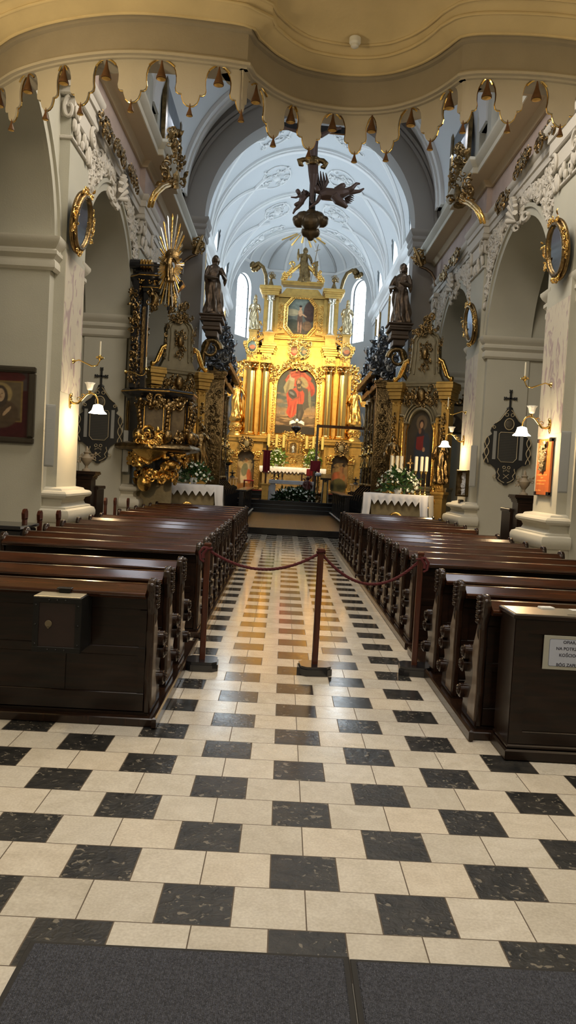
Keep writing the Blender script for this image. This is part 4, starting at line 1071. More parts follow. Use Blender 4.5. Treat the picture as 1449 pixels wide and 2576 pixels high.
# the great painting
cv = Canvas(130, 224, S(38, 52, 48)); cv.grad(S(66, 50, 34), S(128, 104, 72), 0, .30); cv.grad(S(176, 138, 92), S(70, 84, 80), .30, .52); cv.grad(S(70, 84, 80), S(30, 44, 42), .52, 1); cv.noise(.3, 9)
q_ = random.Random(4)
for k in range(46): x, y = q_.random(), q_.uniform(.10, .31); cv.ell(x, y, q_.uniform(.03, .16), q_.uniform(.006, .018), S(*q_.choice(((88, 66, 42), (150, 118, 80), (58, 44, 32), (172, 140, 98)))), q_.uniform(-.1, .1), .5)
for k in range(12): x = q_.uniform(.04, .22); cv.poly([(x, .28), (x + .02, .28), (x + .018, .31 + q_.uniform(0, .035)), (x + .01, .33 + q_.uniform(0, .045)), (x + .002, .31)], S(128, 116, 96))
for k in range(10): x = q_.uniform(.62, .95); cv.poly([(x, .27), (x + .05, .27), (x + .045, .295), (x + .004, .295)], S(150, 118, 88))
for k in range(18): cv.ell(q_.random(), q_.uniform(.36, .62), q_.uniform(.06, .2), q_.uniform(.01, .03), S(*q_.choice(((96, 104, 98), (60, 72, 70), (150, 126, 96)))), 0, .9)
cv.ell(.5, .03, .9, .10, S(32, 26, 22), 0, .3)
R1, R2, R3 = S(206, 66, 38), S(168, 40, 24), S(226, 104, 66)
cv.poly([(.23, .74), (.20, .82), (.26, .89), (.40, .95), (.55, .965), (.70, .93), (.79, .86), (.80, .80), (.70, .78), (.5, .72)], R1); cv.poly([(.70, .93), (.86, .86), (.84, .80), (.74, .84)], R1); cv.ell(.84, .70, .13, .10, R1, -.6, .2); cv.ell(.88, .64, .05, .06, R2, -.5, .4)
for a_ in ((.34, .90, .16, .012, .5), (.5, .93, .2, .012, -.1), (.46, .88, .2, .01, .2), (.68, .88, .12, .012, -.6), (.84, .72, .08, .012, -.9)): cv.ell(a_[0], a_[1], a_[2], a_[3], R2, a_[4], .9)
for a_ in ((.42, .945, .12, .010, .15), (.72, .90, .08, .01, -.7)): cv.ell(a_[0], a_[1], a_[2], a_[3], R3, a_[4], .9)
cv.poly([(.36, .86), (.44, .82), (.42, .70), (.33, .60), (.20, .62), (.16, .70), (.22, .78)], S(172, 158, 112)); cv.poly([(.30, .92), (.34, .86), (.44, .84), (.40, .80), (.28, .82), (.24, .80), (.30, .85)], S(190, 178, 136)); cv.ell(.27, .70, .03, .12, S(132, 118, 80), -.3, .8); cv.ell(.66, .79, .13, .07, S(168, 148, 98), -.4, .3); cv.ell(.60, .80, .10, .02, S(120, 104, 70), -.5, .8)
cv.poly([(.66, .70), (.78, .70), (.84, .50), (.86, .42), (.78, .40), (.72, .36), (.66, .44)], S(72, 66, 58)); cv.ell(.84, .54, .035, .14, S(134, 130, 98), .15, .4); cv.ell(.90, .46, .02, .05, S(96, 94, 74), 0, .5)
cv.poly([(.40, .68), (.50, .72), (.62, .70), (.70, .62), (.70, .50), (.62, .40), (.56, .36), (.46, .27), (.38, .24), (.33, .26), (.26, .32), (.30, .42), (.26, .52), (.24, .60), (.30, .66)], R1)
for a_ in ((.36, .36, .03, .09, -.2), (.46, .40, .02, .12, -.3), (.60, .56, .02, .10, .3), (.31, .46, .02, .07, .1)): cv.ell(a_[0], a_[1], a_[2], a_[3], R2, a_[4], .8)
for a_ in ((.41, .34, .012, .08, -.2), (.53, .44, .012, .09, -.3)): cv.ell(a_[0], a_[1], a_[2], a_[3], R3, a_[4], .9)
cv.ell(.40, .60, .12, .07, S(52, 54, 56), -.35, .2); cv.ell(.38, .615, .07, .02, S(120, 122, 120), -.3, .6); cv.ell(.41, .57, .10, .012, S(30, 32, 36), -.35, .6); cv.ell(.47, .535, .12, .014, S(150, 66, 46), .3, .6)
cv.poly([(.52, .46), (.66, .46), (.72, .34), (.66, .22), (.58, .16), (.60, .10), (.44, .10), (.46, .20), (.52, .28)], S(58, 50, 46)); cv.poly([(.44, .24), (.54, .28), (.52, .12), (.40, .10)], S(48, 42, 42)); cv.ell(.50, .22, .05, .03, S(110, 104, 96), .5, .8); cv.ell(.60, .30, .03, .06, S(88, 78, 66), -.3, .8)
cv.ell(.57, .70, .08, .05, S(70, 60, 52), -.2, .3); cv.ell(.56, .715, .035, .02, S(170, 140, 96), 0, .5)
cv.ell(.545, .78, .07, .062, S(42, 30, 26)); cv.ell(.54, .785, .042, .043, S(196, 150, 112)); cv.ell(.54, .752, .036, .022, S(52, 34, 26), 0, .4); cv.ell(.525, .792, .008, .004, S(40, 26, 20)); cv.ell(.556, .792, .008, .004, S(40, 26, 20)); cv.ell(.54, .778, .006, .012, S(166, 120, 88)); cv.poly([(.48, .812), (.47, .84), (.505, .825), (.54, .845), (.575, .825), (.61, .842), (.60, .812)], S(150, 110, 56))
cv.noise(.12, 34)
pb = zz(1093); ph = 5.75 + .9 - pb
def archin(w, h, hw): 
    return lambda u, v: (v * h < h - hw) or ((u - .5) ** 2 * w * w + (v * h - (h - hw)) ** 2 < hw * hw)
picture('altar_painting', cv, 1.82, ph, al, (0, .10, pb - ZB), archin(1.82, ph, .91))
m = AM(); path = [(-.95, pb), (-.95, 5.75)] + arc(0, 5.75, .95, PI, 0, 22)[1:-1] + [(.95, 5.75), (.95, pb)]
for r_, y in ((.045, -.02), (.03, -.10)):
    m.tube([(a * (1 + (.0 if r_ > .04 else .10)), y, b) for a, b in path], r_, 7)
m.prism([(-1.16, pb - .1), (-1.16, 5.75)] + arc(0, 5.75, 1.16, PI, 0, 24)[1:] + [(1.16, pb - .1), (.93, pb - .1), (.93, 5.75)] + arc(0, 5.75, .93, 0, PI, 24)[1:] + [(-.93, pb - .1)], (0, .04, 0), (1, 0, 0), (0, 0, 1), (0, -.10, 0))
for k in range(64):   # carved leaves round the frame
    t = k / 63; L_ = 2 * (5.75 - pb) + PI * 1.06; s_ = t * L_; a1 = 5.75 - pb
    if s_ < a1: p = Vector((-1.05, -.08, pb + s_)); d = Vector((0, 0, 1))
    elif s_ < a1 + PI * 1.06: q_ = PI - (s_ - a1) / 1.06; p = Vector((1.05 * cos(q_), -.08, 5.75 + 1.05 * sin(q_))); d = Vector((sin(q_), 0, -cos(q_)))
    else: p = Vector((1.05, -.08, 5.75 - (s_ - a1 - PI * 1.06))); d = Vector((0, 0, -1))
    leafb(m, p, d, Vector((0, -1, 0)), .12, .045)
    if k % 2: spiral(m, p + d.cross(Vector((0, -1, 0))) * .05, Vector((1, 0, 0)), Vector((0, 0, 1)), Vector((0, -1, 0)), .05, .014, 1, k)
foliage(m, (0, -.14, 6.72), (1, 0, 0), (0, 0, 1), (0, -1, 0), 1.5, .32, 60, 5, .11)
for s in (-1, 1): foliage(m, (s * 1.05, -.12, 6.35), (1, 0, 0), (0, 0, 1), (0, -1, 0), .36, .7, 40, 7 + s, .10)
obj('painting_frame', m, G, al, 50)
# entablature blocks, double medallion
m = AM(); ze = z1; zt = zz(874)
for s in (-1, 1):
    for x in (1.46, 2.12):
        w = .27; m.bb(s * x - w + .05, s * x + w - .05, -.42, .4, ze, ze + .42, .01); foliage(m, (s * x, -.44, ze + .2), (1, 0, 0), (0, 0, 1), (0, -1, 0), .36, .24, 12, int(x * 10), .07)
        cornice(m, s * x - w, s * x + w, -.44, .4, ze + .42, zt - ze - .42, .16)
    a, b = sorted((s * 1.1, s * 2.4)); m.bb(a, b, -.1, .4, ze, ze + .44); cornice(m, a, b, -.12, .4, ze + .42, (zt - ze - .42) * .9, .1)
m.bb(-1.1, 1.1, .1, .4, ze, zt)
for s in (-1, 1):   # broken curved pediment
    pts = [(s * (2.2 - 1.5 * t / 12), zt + .02 + .62 * sin(t / 12 * PI / 2)) for t in range(13)]
    m.prism(pts + [(a, b - .13) for a, b in pts[::-1]], (0, -.15, 0), (1, 0, 0), (0, 0, 1), (0, .3, 0))
obj('entablature', m, GF, al, 30)
def oval_pic(x, y, z, rx, rz_, cols, seed):
    cv = Canvas(20, 24, cols[0]); cv.ell(.5, .15, .7, .3, cols[1]); cv.ell(.55, .45, .3, .18, cols[2]); cv.noise(.3, 6); picture('medallion_picture', cv, 2 * rx, 2 * rz_, al, (x, y, z - rz_ - ZB), lambda u, v: (u - .5) ** 2 + (v - .5) ** 2 < .25)
    q = AM(); foliage(q, (x, y - .03, z), (1, 0, 0), (0, 0, 1), (0, -1, 0), rx * 2.5, rz_ * 2.5, 44, seed, .08, 'ring'); q.tube([(x + rx * cos(a * PI / 12), y - .02, z + rz_ * sin(a * PI / 12)) for a in range(25)], .03, 6); obj('medallion_frame', q, G, al, 50)
for s in (-1, 1): oval_pic(s * 2.14, -.64, zz(887), .22, .27, (S(110, 130, 120), S(60, 70, 60), S(190, 110, 70)) if s < 0 else (S(150, 130, 90), S(80, 60, 50), S(170, 100, 60)), 21 + s)
for s in (-1, 1): oval_pic(s * .22, -.30, zz(890), .19, .25, (S(150, 90, 60), S(180, 60, 40), S(200, 150, 100)) if s < 0 else (S(120, 130, 110), S(60, 90, 80), S(180, 150, 100)), 31 + s)
m = AM(); foliage(m, (0, -.34, zz(872)), (1, 0, 0), (0, 0, 1), (0, -1, 0), 1.2, .3, 44, 77, .12, 'oval'); obj('crown_ornament', m, G, al, 50)
# upper storey
u0, u1 = zz(856), zz(757); W2 = 1.72
m = AM(); m.bb(-W2, W2, .05, .45, zt, u1)
m.bb(-1.2, 1.2, -.05, .2, u0 - .05, u0 + .12, .02); m.bb(-1.25, 1.25, -.12, .2, u0 - .1, u0, .02)
for s in (-1, 1):
    for x in (1.12, 1.62): m.bb(s * x - .07, s * x + .07, -.06, .1, u0, u1, .01)
    m.bb(s * 1.40 - .24, s * 1.40 + .24, -.42, .3, zt, u0 + .1, .01); cornice(m, s * 1.4 - .24, s * 1.4 + .24, -.42, .3, u0 + .0, .14, .06); m.bb(s * 1.4 - .12, s * 1.4 + .12, -.435, -.42, zt + .1, u0 - .08)
    cornice(m, s * 1.44 - .34, s * 1.44 + .34, -.36, .45, u1, zz(735) - u1, .16)
    m.bb(s * 2.13 - .17, s * 2.13 + .17, -.3, .2, zt, zz(846), .01); cornice(m, s * 2.13 - .17, s * 2.13 + .17, -.3, .2, zz(846) - .05, .1, .05)
cornice(m, -1.2, 1.2, -.1, .45, u1, .12, .06)
m.prism([(-1.05, u1), (-.72, u1 + .42), (.72, u1 + .42), (1.05, u1)], (0, .35, 0), (1, 0, 0), (0, 0, 1), (0, -.4, 0))
cornice(m, -.86, .86, -.12, .4, zz(727), .17, .12)
obj('upper_storey', m, GF, al, 30)
for s in (-1, 1):
    m = AM(); column(m, (s * 1.40, -.2, u0 + .14), .135, u1 - u0 - .14, .30); obj('upper_column', m, mat('silvered_column', (.62, .58, .46), .25, .9) if s < 0 else bpy.data.materials['silvered_column'], al, 50)
    m = AM(); foliage(m, (s * .92, .03, (u0 + u1) / 2), (1, 0, 0), (0, 0, 1), (0, -1, 0), .18, 1.15, 46, 50 + s, .07); m.bb(s * .92 - .14, s * .92 + .14, .02, .05, (u0 + u1) / 2 - .68, (u0 + u1) / 2 + .68); obj('relief_panel', m, G, al, 50)
    m = AM(); z = zz(735); m.lathe([(.22, 0), (.2, .06), (.13, .12), (.10, .2), (.07, .28), (.05, .34), (.04, .4)], 14, (s * 1.45, -.0, z)); m.ball((s * 1.45, 0, z + .5), (.12, .12, .13), 10, 8); foliage(m, (s * 1.45, -.08, z + .55), (1, 0, 0), (0, 0, 1), (0, -1, 0), .34, .3, 20, 8, .09, 'oval'); obj('finial', m, K['oldgold'], al, 50)
    m = AM(); z = zz(719) - .0
    pts = [(s * (.95 - .05 * t - .012 * t * t * 0 - .45 * (t / 10) ** 1.5), -.05, z + .05 + .085 * t) for t in range(11)]; m.tube(pts, [.11 - .004 * t for t in range(11)], 8)
    for k in range(16): m.ball((s * (.86 - .36 * (k / 15)), -.13, z + .12 + .5 * (k / 15) + .07 * sin(k * 2.1)), .055, 7, 5)
    spiral(m, Vector((s * .50, -.08, z + .78)), Vector((s, 0, 0)), Vector((0, 0, 1)), Vector((0, -1, 0)), .15, .05, 1.2, 0, 1)
    foliage(m, (s * .72, -.06, z + .30), (1, 0, 0), (0, 0, 1), (0, -1, 0), .42, .5, 30, 66 + s, .09, 'oval'); obj('crest_volute', m, G, al, 50)
# octagonal painting
oc = zz(803); ow, oh = .60, .80; ct = .36
octp = [(-ow + ct * .8, -oh), (ow - ct * .8, -oh), (ow, -oh + ct), (ow, oh - ct), (ow - ct * .8, oh), (-ow + ct * .8, oh), (-ow, oh - ct), (-ow, -oh + ct)]
cv = Canvas(80, 106, S(95, 80, 60)); cv.grad(S(80, 65, 45), S(120, 125, 110)); cv.ell(.15, .62, .3, .1, S(170, 150, 110)); cv.ell(.85, .65, .25, .3, S(75, 50, 35)); cv.ell(.2, .25, .3, .18, S(70, 70, 50)); cv.poly([(.40, .66), (.56, .66), (.58, .32), (.50, .06), (.42, .06), (.36, .36)], S(100, 70, 50)); cv.ell(.48, .62, .08, .10, S(200, 150, 105)); cv.ell(.48, .76, .045, .05, S(190, 140, 100)); cv.ell(.48, .80, .055, .03, S(50, 32, 24)); cv.ell(.62, .55, .12, .022, S(195, 145, 100), -.4); cv.ell(.42, .22, .03, .16, S(180, 130, 95)); cv.ell(.52, .2, .03, .16, S(180, 130, 95)); cv.ell(.75, .25, .18, .14, S(130, 95, 60)); cv.noise(.25, 14)
def inoct(u, v): x, z = abs((u - .5) * 2 * ow), abs((v - .5) * 2 * oh); return (x - (ow - ct * .8)) / (ct * .8) + (z - (oh - ct)) / ct < 1.0
picture('octagonal_painting', cv, 2 * ow, 2 * oh, al, (0, .0, oc - oh - ZB), inoct)
m = AM(); k1 = 1.0; outer = [(a * 1.24, b * 1.18) for a, b in octp]
for i in range(8):
    a, b = octp[i], octp[(i + 1) % 8]; c_, d_ = outer[(i + 1) % 8], outer[i]; m.prism([a, b, c_, d_], (0, .05, oc), (1, 0, 0), (0, 0, 1), (0, -.12, 0))
    for t in range(6): q = [(a[j] + d_[j]) / 2 * (1 - (t + .5) / 6) + (b[j] + c_[j]) / 2 * ((t + .5) / 6) for j in (0, 1)]; m.ball((q[0], -.08, oc + q[1]), (.045, .04, .045), 7, 5)
m.tube([(a * 1.02, -.08, oc + b * 1.02) for a, b in octp + octp[:1]], .03, 6); m.tube([(a, -.08, oc + b) for a, b in outer + outer[:1]], .035, 6)
obj('octagonal_frame', m, G, al, 40)
m = AM()
for s in (-1, 1):
    foliage(m, (s * 2.62, .1, 6.2), (1, 0, 0), (0, 0, 1), (0, -1, 0), .5, 1.4, 60, 12 + s, .16); foliage(m, (s * 1.9, 0, 8.2), (1, 0, 0), (0, 0, 1), (0, -1, 0), .3, 1.0, 26, 15 + s, .12)
obj('side_scrollwork', m, G, al, 50)

# statues on the altar
statue('gilded_statue', 'gilded statue with raised hand and cross staff crowning the high altar', 'statue', (A0 + .04, AY - .05, zz(720)), 1.62, K['bronze'] if 0 else K['oldgold'], arms=((1, (.19, -.03, .62), (.20, -.10, .60)), (-1, (-.19, -.04, .70), (-.19, -.10, .88))), seed=1)
m = M(); p = Vector((A0 + .36, AY - .2, zz(720))); m.tube([p, p + Vector((.26, 0, 1.75))], .014, 6); m.tube([p + Vector((.12, 0, 1.42)), p + Vector((.36, 0, 1.52))], .012, 6)
m.add([p + Vector(q) for q in ((.14, 0, .95), (.16, .02, .35), (.28, .03, .30), (.30, .0, 1.0), (.22, -.03, .62))], [(0, 1, 4), (1, 2, 4), (2, 3, 4), (3, 0, 4)])
o = obj('cross_staff', m, K['oldgold']); tag(o, 'thin cross staff with a small banner held by the top altar statue', 'staff')
for s, dy, lab in ((-1, 0, 'left'), (1, 0, 'right')):
    statue('bishop_statue', f'silver-gold mitred bishop statue on the {lab} shoulder of the high altar', 'statue', (A0 + s * 2.13, AY - .05, zz(841)), 1.45, mat('silver_gilt', (.46, .37, .22), .3, .95, bump=.4, bscale=20) if s < 0 else bpy.data.materials['silver_gilt'], group='bishop statues on the high altar', seed=3 + s, mitre=True, beard=True, arms=((1, (.17, -.05, .62), (.08, -.2, .66)), (-1, (-.17, -.05, .62), (-.16, -.2, .62))))
for s, lab in ((-1, 'left'), (1, 'right')):
    x = 2.72
    statue('apostle_statue', f'gilded bearded statue with a book on the {lab} urn pedestal of the high altar', 'statue', (A0 + s * x, AY - .14, zz(1063)), 1.72, G, rz=-s * .25, group='gilded statues flanking the altar columns', seed=6 + s, beard=True, arms=((1, (.19, -.04, .62), (.22, -.18, .58)), (-1, (-.2, -.05, .66), (-.24, -.18, .78))) if s < 0 else ((1, (.18, -.04, .58), (.24, -.14, .50)), (-1, (-.17, -.05, .6), (-.1, -.2, .56))))
    t = thing('statue_pedestal', f'bulging gilded urn pedestal under the {lab} flanking altar statue', 'pedestal', (A0 + s * x, AY - .12, zc + .02), group='urn pedestals of the high altar')
    h = zz(1063) - zc - .02; m = M(); m.lathe([(.34, 0), (.34, h * .12), (.28, h * .18), (.26, h * .24), (.36, h * .42), (.37, h * .55), (.28, h * .72), (.25, h * .78), (.33, h * .86), (.34, h), (.1, h)], 24, sy=.8); foliage(m, (0, -.30, h * .48), (1, 0, 0), (0, 0, 1), (0, -1, 0), .5, h * .3, 14, 4, .09); obj('body', m, G, t, 50)
    m = M(); m.box(.24 if s > 0 else -.24, -.30, 0, .20, .05, .26, 0, .01); o = obj('book', m, G, None, None, (A0 + s * (x + .12), AY - .32, zz(1063) + (.92 if s > 0 else 1.08)), 0); tag(o, f'gilded book held by the {lab} flanking altar statue', 'book', 'books of the altar statues')

# ================================================================ mensa, tabernacle, candles, bouquets
my = AY - 1.55; ms = (my + 2.76) / 1961; MZ = 1.645 + (1199.5 - 1177) * ms
t = thing('altar_table', 'high altar table with a gilded panelled front', 'altar table', (A0 + .0, my, ZB))
hw = 82 * ms; mx_ = -.12
m = M(); m.bb(-hw + .1, hw - .1, 0, .9, 0, MZ - ZB - .05); m.bb(-hw, hw, -.05, 1.0, 0, .10, .02); m.bb(-hw + .05, hw - .05, -.03, .95, MZ - ZB - .12, MZ - ZB - .02, .02)
obj('body', m, mat('painted_mensa_marble', S(160, 140, 95), .4, var=.35, vscale=5), t)
m = M()
for x in (-1.2, -.42, .42, 1.2): m.bb(x - .03, x + .03, -.02, .02, .1, MZ - ZB - .12, .01)
for k in (-1, 1): foliage(m, (k * .82, -.02, .5), (1, 0, 0), (0, 0, 1), (0, -1, 0), .5, .4, 12, 3 + k, .1)
obj('gilded_strip', m, G, t, 40)
m = M(); N_ = 90
def clothf(hw, y0, y1, ztop, drop, teeth, amp=.012):
    vs = []; fs = []; n = N_
    for i in range(n + 1):
        x = -hw + 2 * hw * i / n; q = abs((i / n * teeth) % 1 - .5) * 2; d = drop * (1 - .38 * q); f = amp * sin(i * .9)
        vs += [(x, y1, ztop), (x, y0, ztop), (x, y0 - .012 + f, ztop - drop * .5), (x, y0 - .015 + f * 1.5, ztop - d)]
    for i in range(n):
        for k in range(3): a = i * 4 + k; fs.append((a, a + 1, a + 5, a + 4))
    return vs, fs
m.add(*clothf(hw + .03, -.07, 1.0, MZ - ZB, .30, 18)); o = obj('altar_cloth', m, K['cloth'], None, 180, (A0, my, ZB + .004)); tag(o, 'white lace-edged cloth covering the high altar table', 'altar cloth')
t = thing('tabernacle', 'small golden domed tabernacle shrine in the middle of the high altar table', 'tabernacle', (A0 - .03, my + .65, MZ))
m = M(); sH = 84 * ms
m.bb(-.44, .44, -.12, .25, 0, sH * .38, .02); m.bb(-.36, .36, -.08, .25, sH * .38, sH * .82, .01); cornice(m, -.40, .40, -.16, .25, sH * .36, .08, .06)
m.prism([(-.46, sH * .82)] + arc(0, sH * .80, .44, PI - .1, .1, 14) + [(.46, sH * .82)], (0, -.14, 0), (1, 0, 0), (0, 0, 1), (0, .35, 0))
for s in (-1, 1):
    for x in (.26, .38): column(m, (s * x, -.16, sH * .42), .035, sH * .38, .07)
    foliage(m, (s * .54, -.1, sH * .45), (1, 0, 0), (0, 0, 1), (0, -1, 0), .26, sH * .8, 40, 3 + s, .10)
    foliage(m, (s * .28, -.14, sH * .98), (1, 0, 0), (0, 0, 1), (0, -1, 0), .4, .3, 20, 33 + s, .09)
obj('shrine', m, G, t, 40)
m = M(); m.prism([(-.16, sH * .44), (-.16, sH * .66)] + arc(0, sH * .66, .16, PI, 0, 12) + [(.16, sH * .44)], (0, -.082, 0), (1, 0, 0), (0, 0, 1), (0, -.01, 0)); obj('niche', m, K['oldgold'], t)
b = obj('niche_figure', statue_mesh(.36, seed=9), mat('small_silver_figure', (.6, .6, .55), .4, .6), t, 180, (0, -.15, sH * .45)); 
m = M(); m.tube([(.17 * cos(a * PI / 12), -.13, sH * .19 + .17 * sin(a * PI / 12)) for a in range(25)], .02, 6); foliage(m, (0, -.13, sH * .19), (1, 0, 0), (0, 0, 1), (0, -1, 0), .2, .2, 10, 3, .07); obj('door', m, G, t, 40)
# gradines with pinnacles behind the candles
t = thing('gradine', 'carved golden altar shelf behind the candles on the high altar table', 'altar shelf', (A0, my + .75, MZ))
m = M(); m.bb(-1.2, 1.15, .05, .2, 0, sH * .92, .02); m.bb(-1.24, 1.2, 0, .22, sH * .86, sH * .94, .02); foliage(m, (-.85, .02, sH * .5), (1, 0, 0), (0, 0, 1), (0, -1, 0), .6, sH * .7, 40, 1, .11); foliage(m, (.85, .02, sH * .5), (1, 0, 0), (0, 0, 1), (0, -1, 0), .6, sH * .7, 40, 2, .11)
for x in (-.98, .98): m.lathe([(.04, 0), (.05, .03), (.02, .08), (.035, .12), (.01, .2)], 8, (x, .1, sH * .94))
obj('shelf', m, G, t, 40)
def candle(name, x, y, z, hc, rc, hs, lab, group, brass, wax=None):
    t = thing(name, lab, 'candlestick', (x, y, z), group=group)
    m = M(); m.lathe([(.07, 0), (.07, .015), (.03, .05), (.015, .09), (.014, hs * .4), (.028, hs * .45), (.014, hs * .5), (.013, hs * .85), (.03, hs * .92), (.045, hs * .97), (.048, hs), (.01, hs)], 12); obj('holder', m, brass, t, 50)
    m = M(); m.lathe([(rc, hs), (rc, hs + hc), (rc * .6, hs + hc + .01), (.002, hs + hc + .012)], 12); m.tube([(0, 0, hs + hc), (0, 0, hs + hc + .02)], .002, 4); obj('candle', m, wax or K['wax'], t, 40)
    return t
wx = mat('banded_altar_candle', S(225, 205, 120), .5)
cds = [(675, 1092, 1124), (695, 1092, 1126), (713, 1093, 1124), (771, 1095, 1128), (788, 1096, 1130), (811, 1097, 1130)]
cl = None
for i, (px, a, b) in enumerate(cds):
    lab = ['outermost tall altar candle on the left', 'middle tall altar candle of the left three', 'tall altar candle just left of the tabernacle', 'tall altar candle just right of the tabernacle', 'middle tall altar candle of the right three', 'outermost tall altar candle on the right'][i]
    p = at(px, b, Y=my + .45); q = at(px, a, Y=my + .45)
    if cl is None: cl = candle('altar_candle', p.x, my + .45, MZ, q.z - p.z, .065, p.z - MZ, lab, 'tall candles on the high altar', K['gold'], wx)
    else: dup(cl, loc=(p.x, my + .45, MZ), label=lab)
def bouquet(name, lab, loc, W, H, n_leaf, n_fl, seed, leafm, Dp=None, group=None, pot=True, fr=.045, lf=.14):
    t = thing(name, lab, 'flowers', loc, group=group); rnd = random.Random(seed); Dp = Dp or W
    def rp(lo=.55):
        a = rnd.uniform(0, 2 * PI); b = rnd.uniform(-.3, 1.45); q = rnd.uniform(lo, 1)
        return Vector((W / 2 * cos(a) * cos(b) * q, Dp / 2 * sin(a) * cos(b) * q, H * .28 + H * .68 * sin(b) * q)), Vector((cos(a) * cos(b), sin(a) * cos(b), sin(b) + .15)).normalized()
    m = M()
    for i in range(n_leaf):
        p, d = rp(.3); d = (d + Vector((rnd.uniform(-.6, .6), rnd.uniform(-.6, .6), rnd.uniform(-.5, .3)))).normalized(); leafb(m, p, d, d.orthogonal().normalized(), lf * rnd.uniform(.7, 1.4), lf * rnd.uniform(.16, .34))
    for i in range(n_leaf // 5): p, d = rp(.6); m.tube([(0, 0, .02), p * .6, p], .004, 4)
    lo = obj('foliage', m, leafm, t, 180); lo['kind'] = 'stuff'
    m = M()
    for i in range(n_fl):
        p, d = rp(.8); r = fr * rnd.uniform(.7, 1.2)
        for k in range(5):
            a = 2 * PI * k / 5; u = d.orthogonal().normalized(); w = d.cross(u); leafb(m, p, (u * cos(a) + w * sin(a) + d * .5).normalized(), d, r, r * .45)
        m.ball(p + d * r * .2, r * .45, 7, 5)
    o = obj('blossoms', m, K['petal'], t, 180); o['kind'] = 'stuff'
    if pot: m = M(); m.lathe([(.06, 0), (.10, .08), (.09, .14), (.06, .15)], 14); obj('vase', m, K['white'], t, 50)
    return t
for k, (px, sgn) in enumerate(((695, 'left'), (785, 'right'))):
    p = at(px, 1155, Y=my + .2); bouquet('altar_bouquet', f'bouquet of white flowers and lime leaves on the high altar, {sgn} of the tabernacle', (p.x, my + .2, MZ), .78, .78, 150, 60, k, K['leaf2'], Dp=.4, group='bouquets on the high altar', fr=.05, lf=.17)
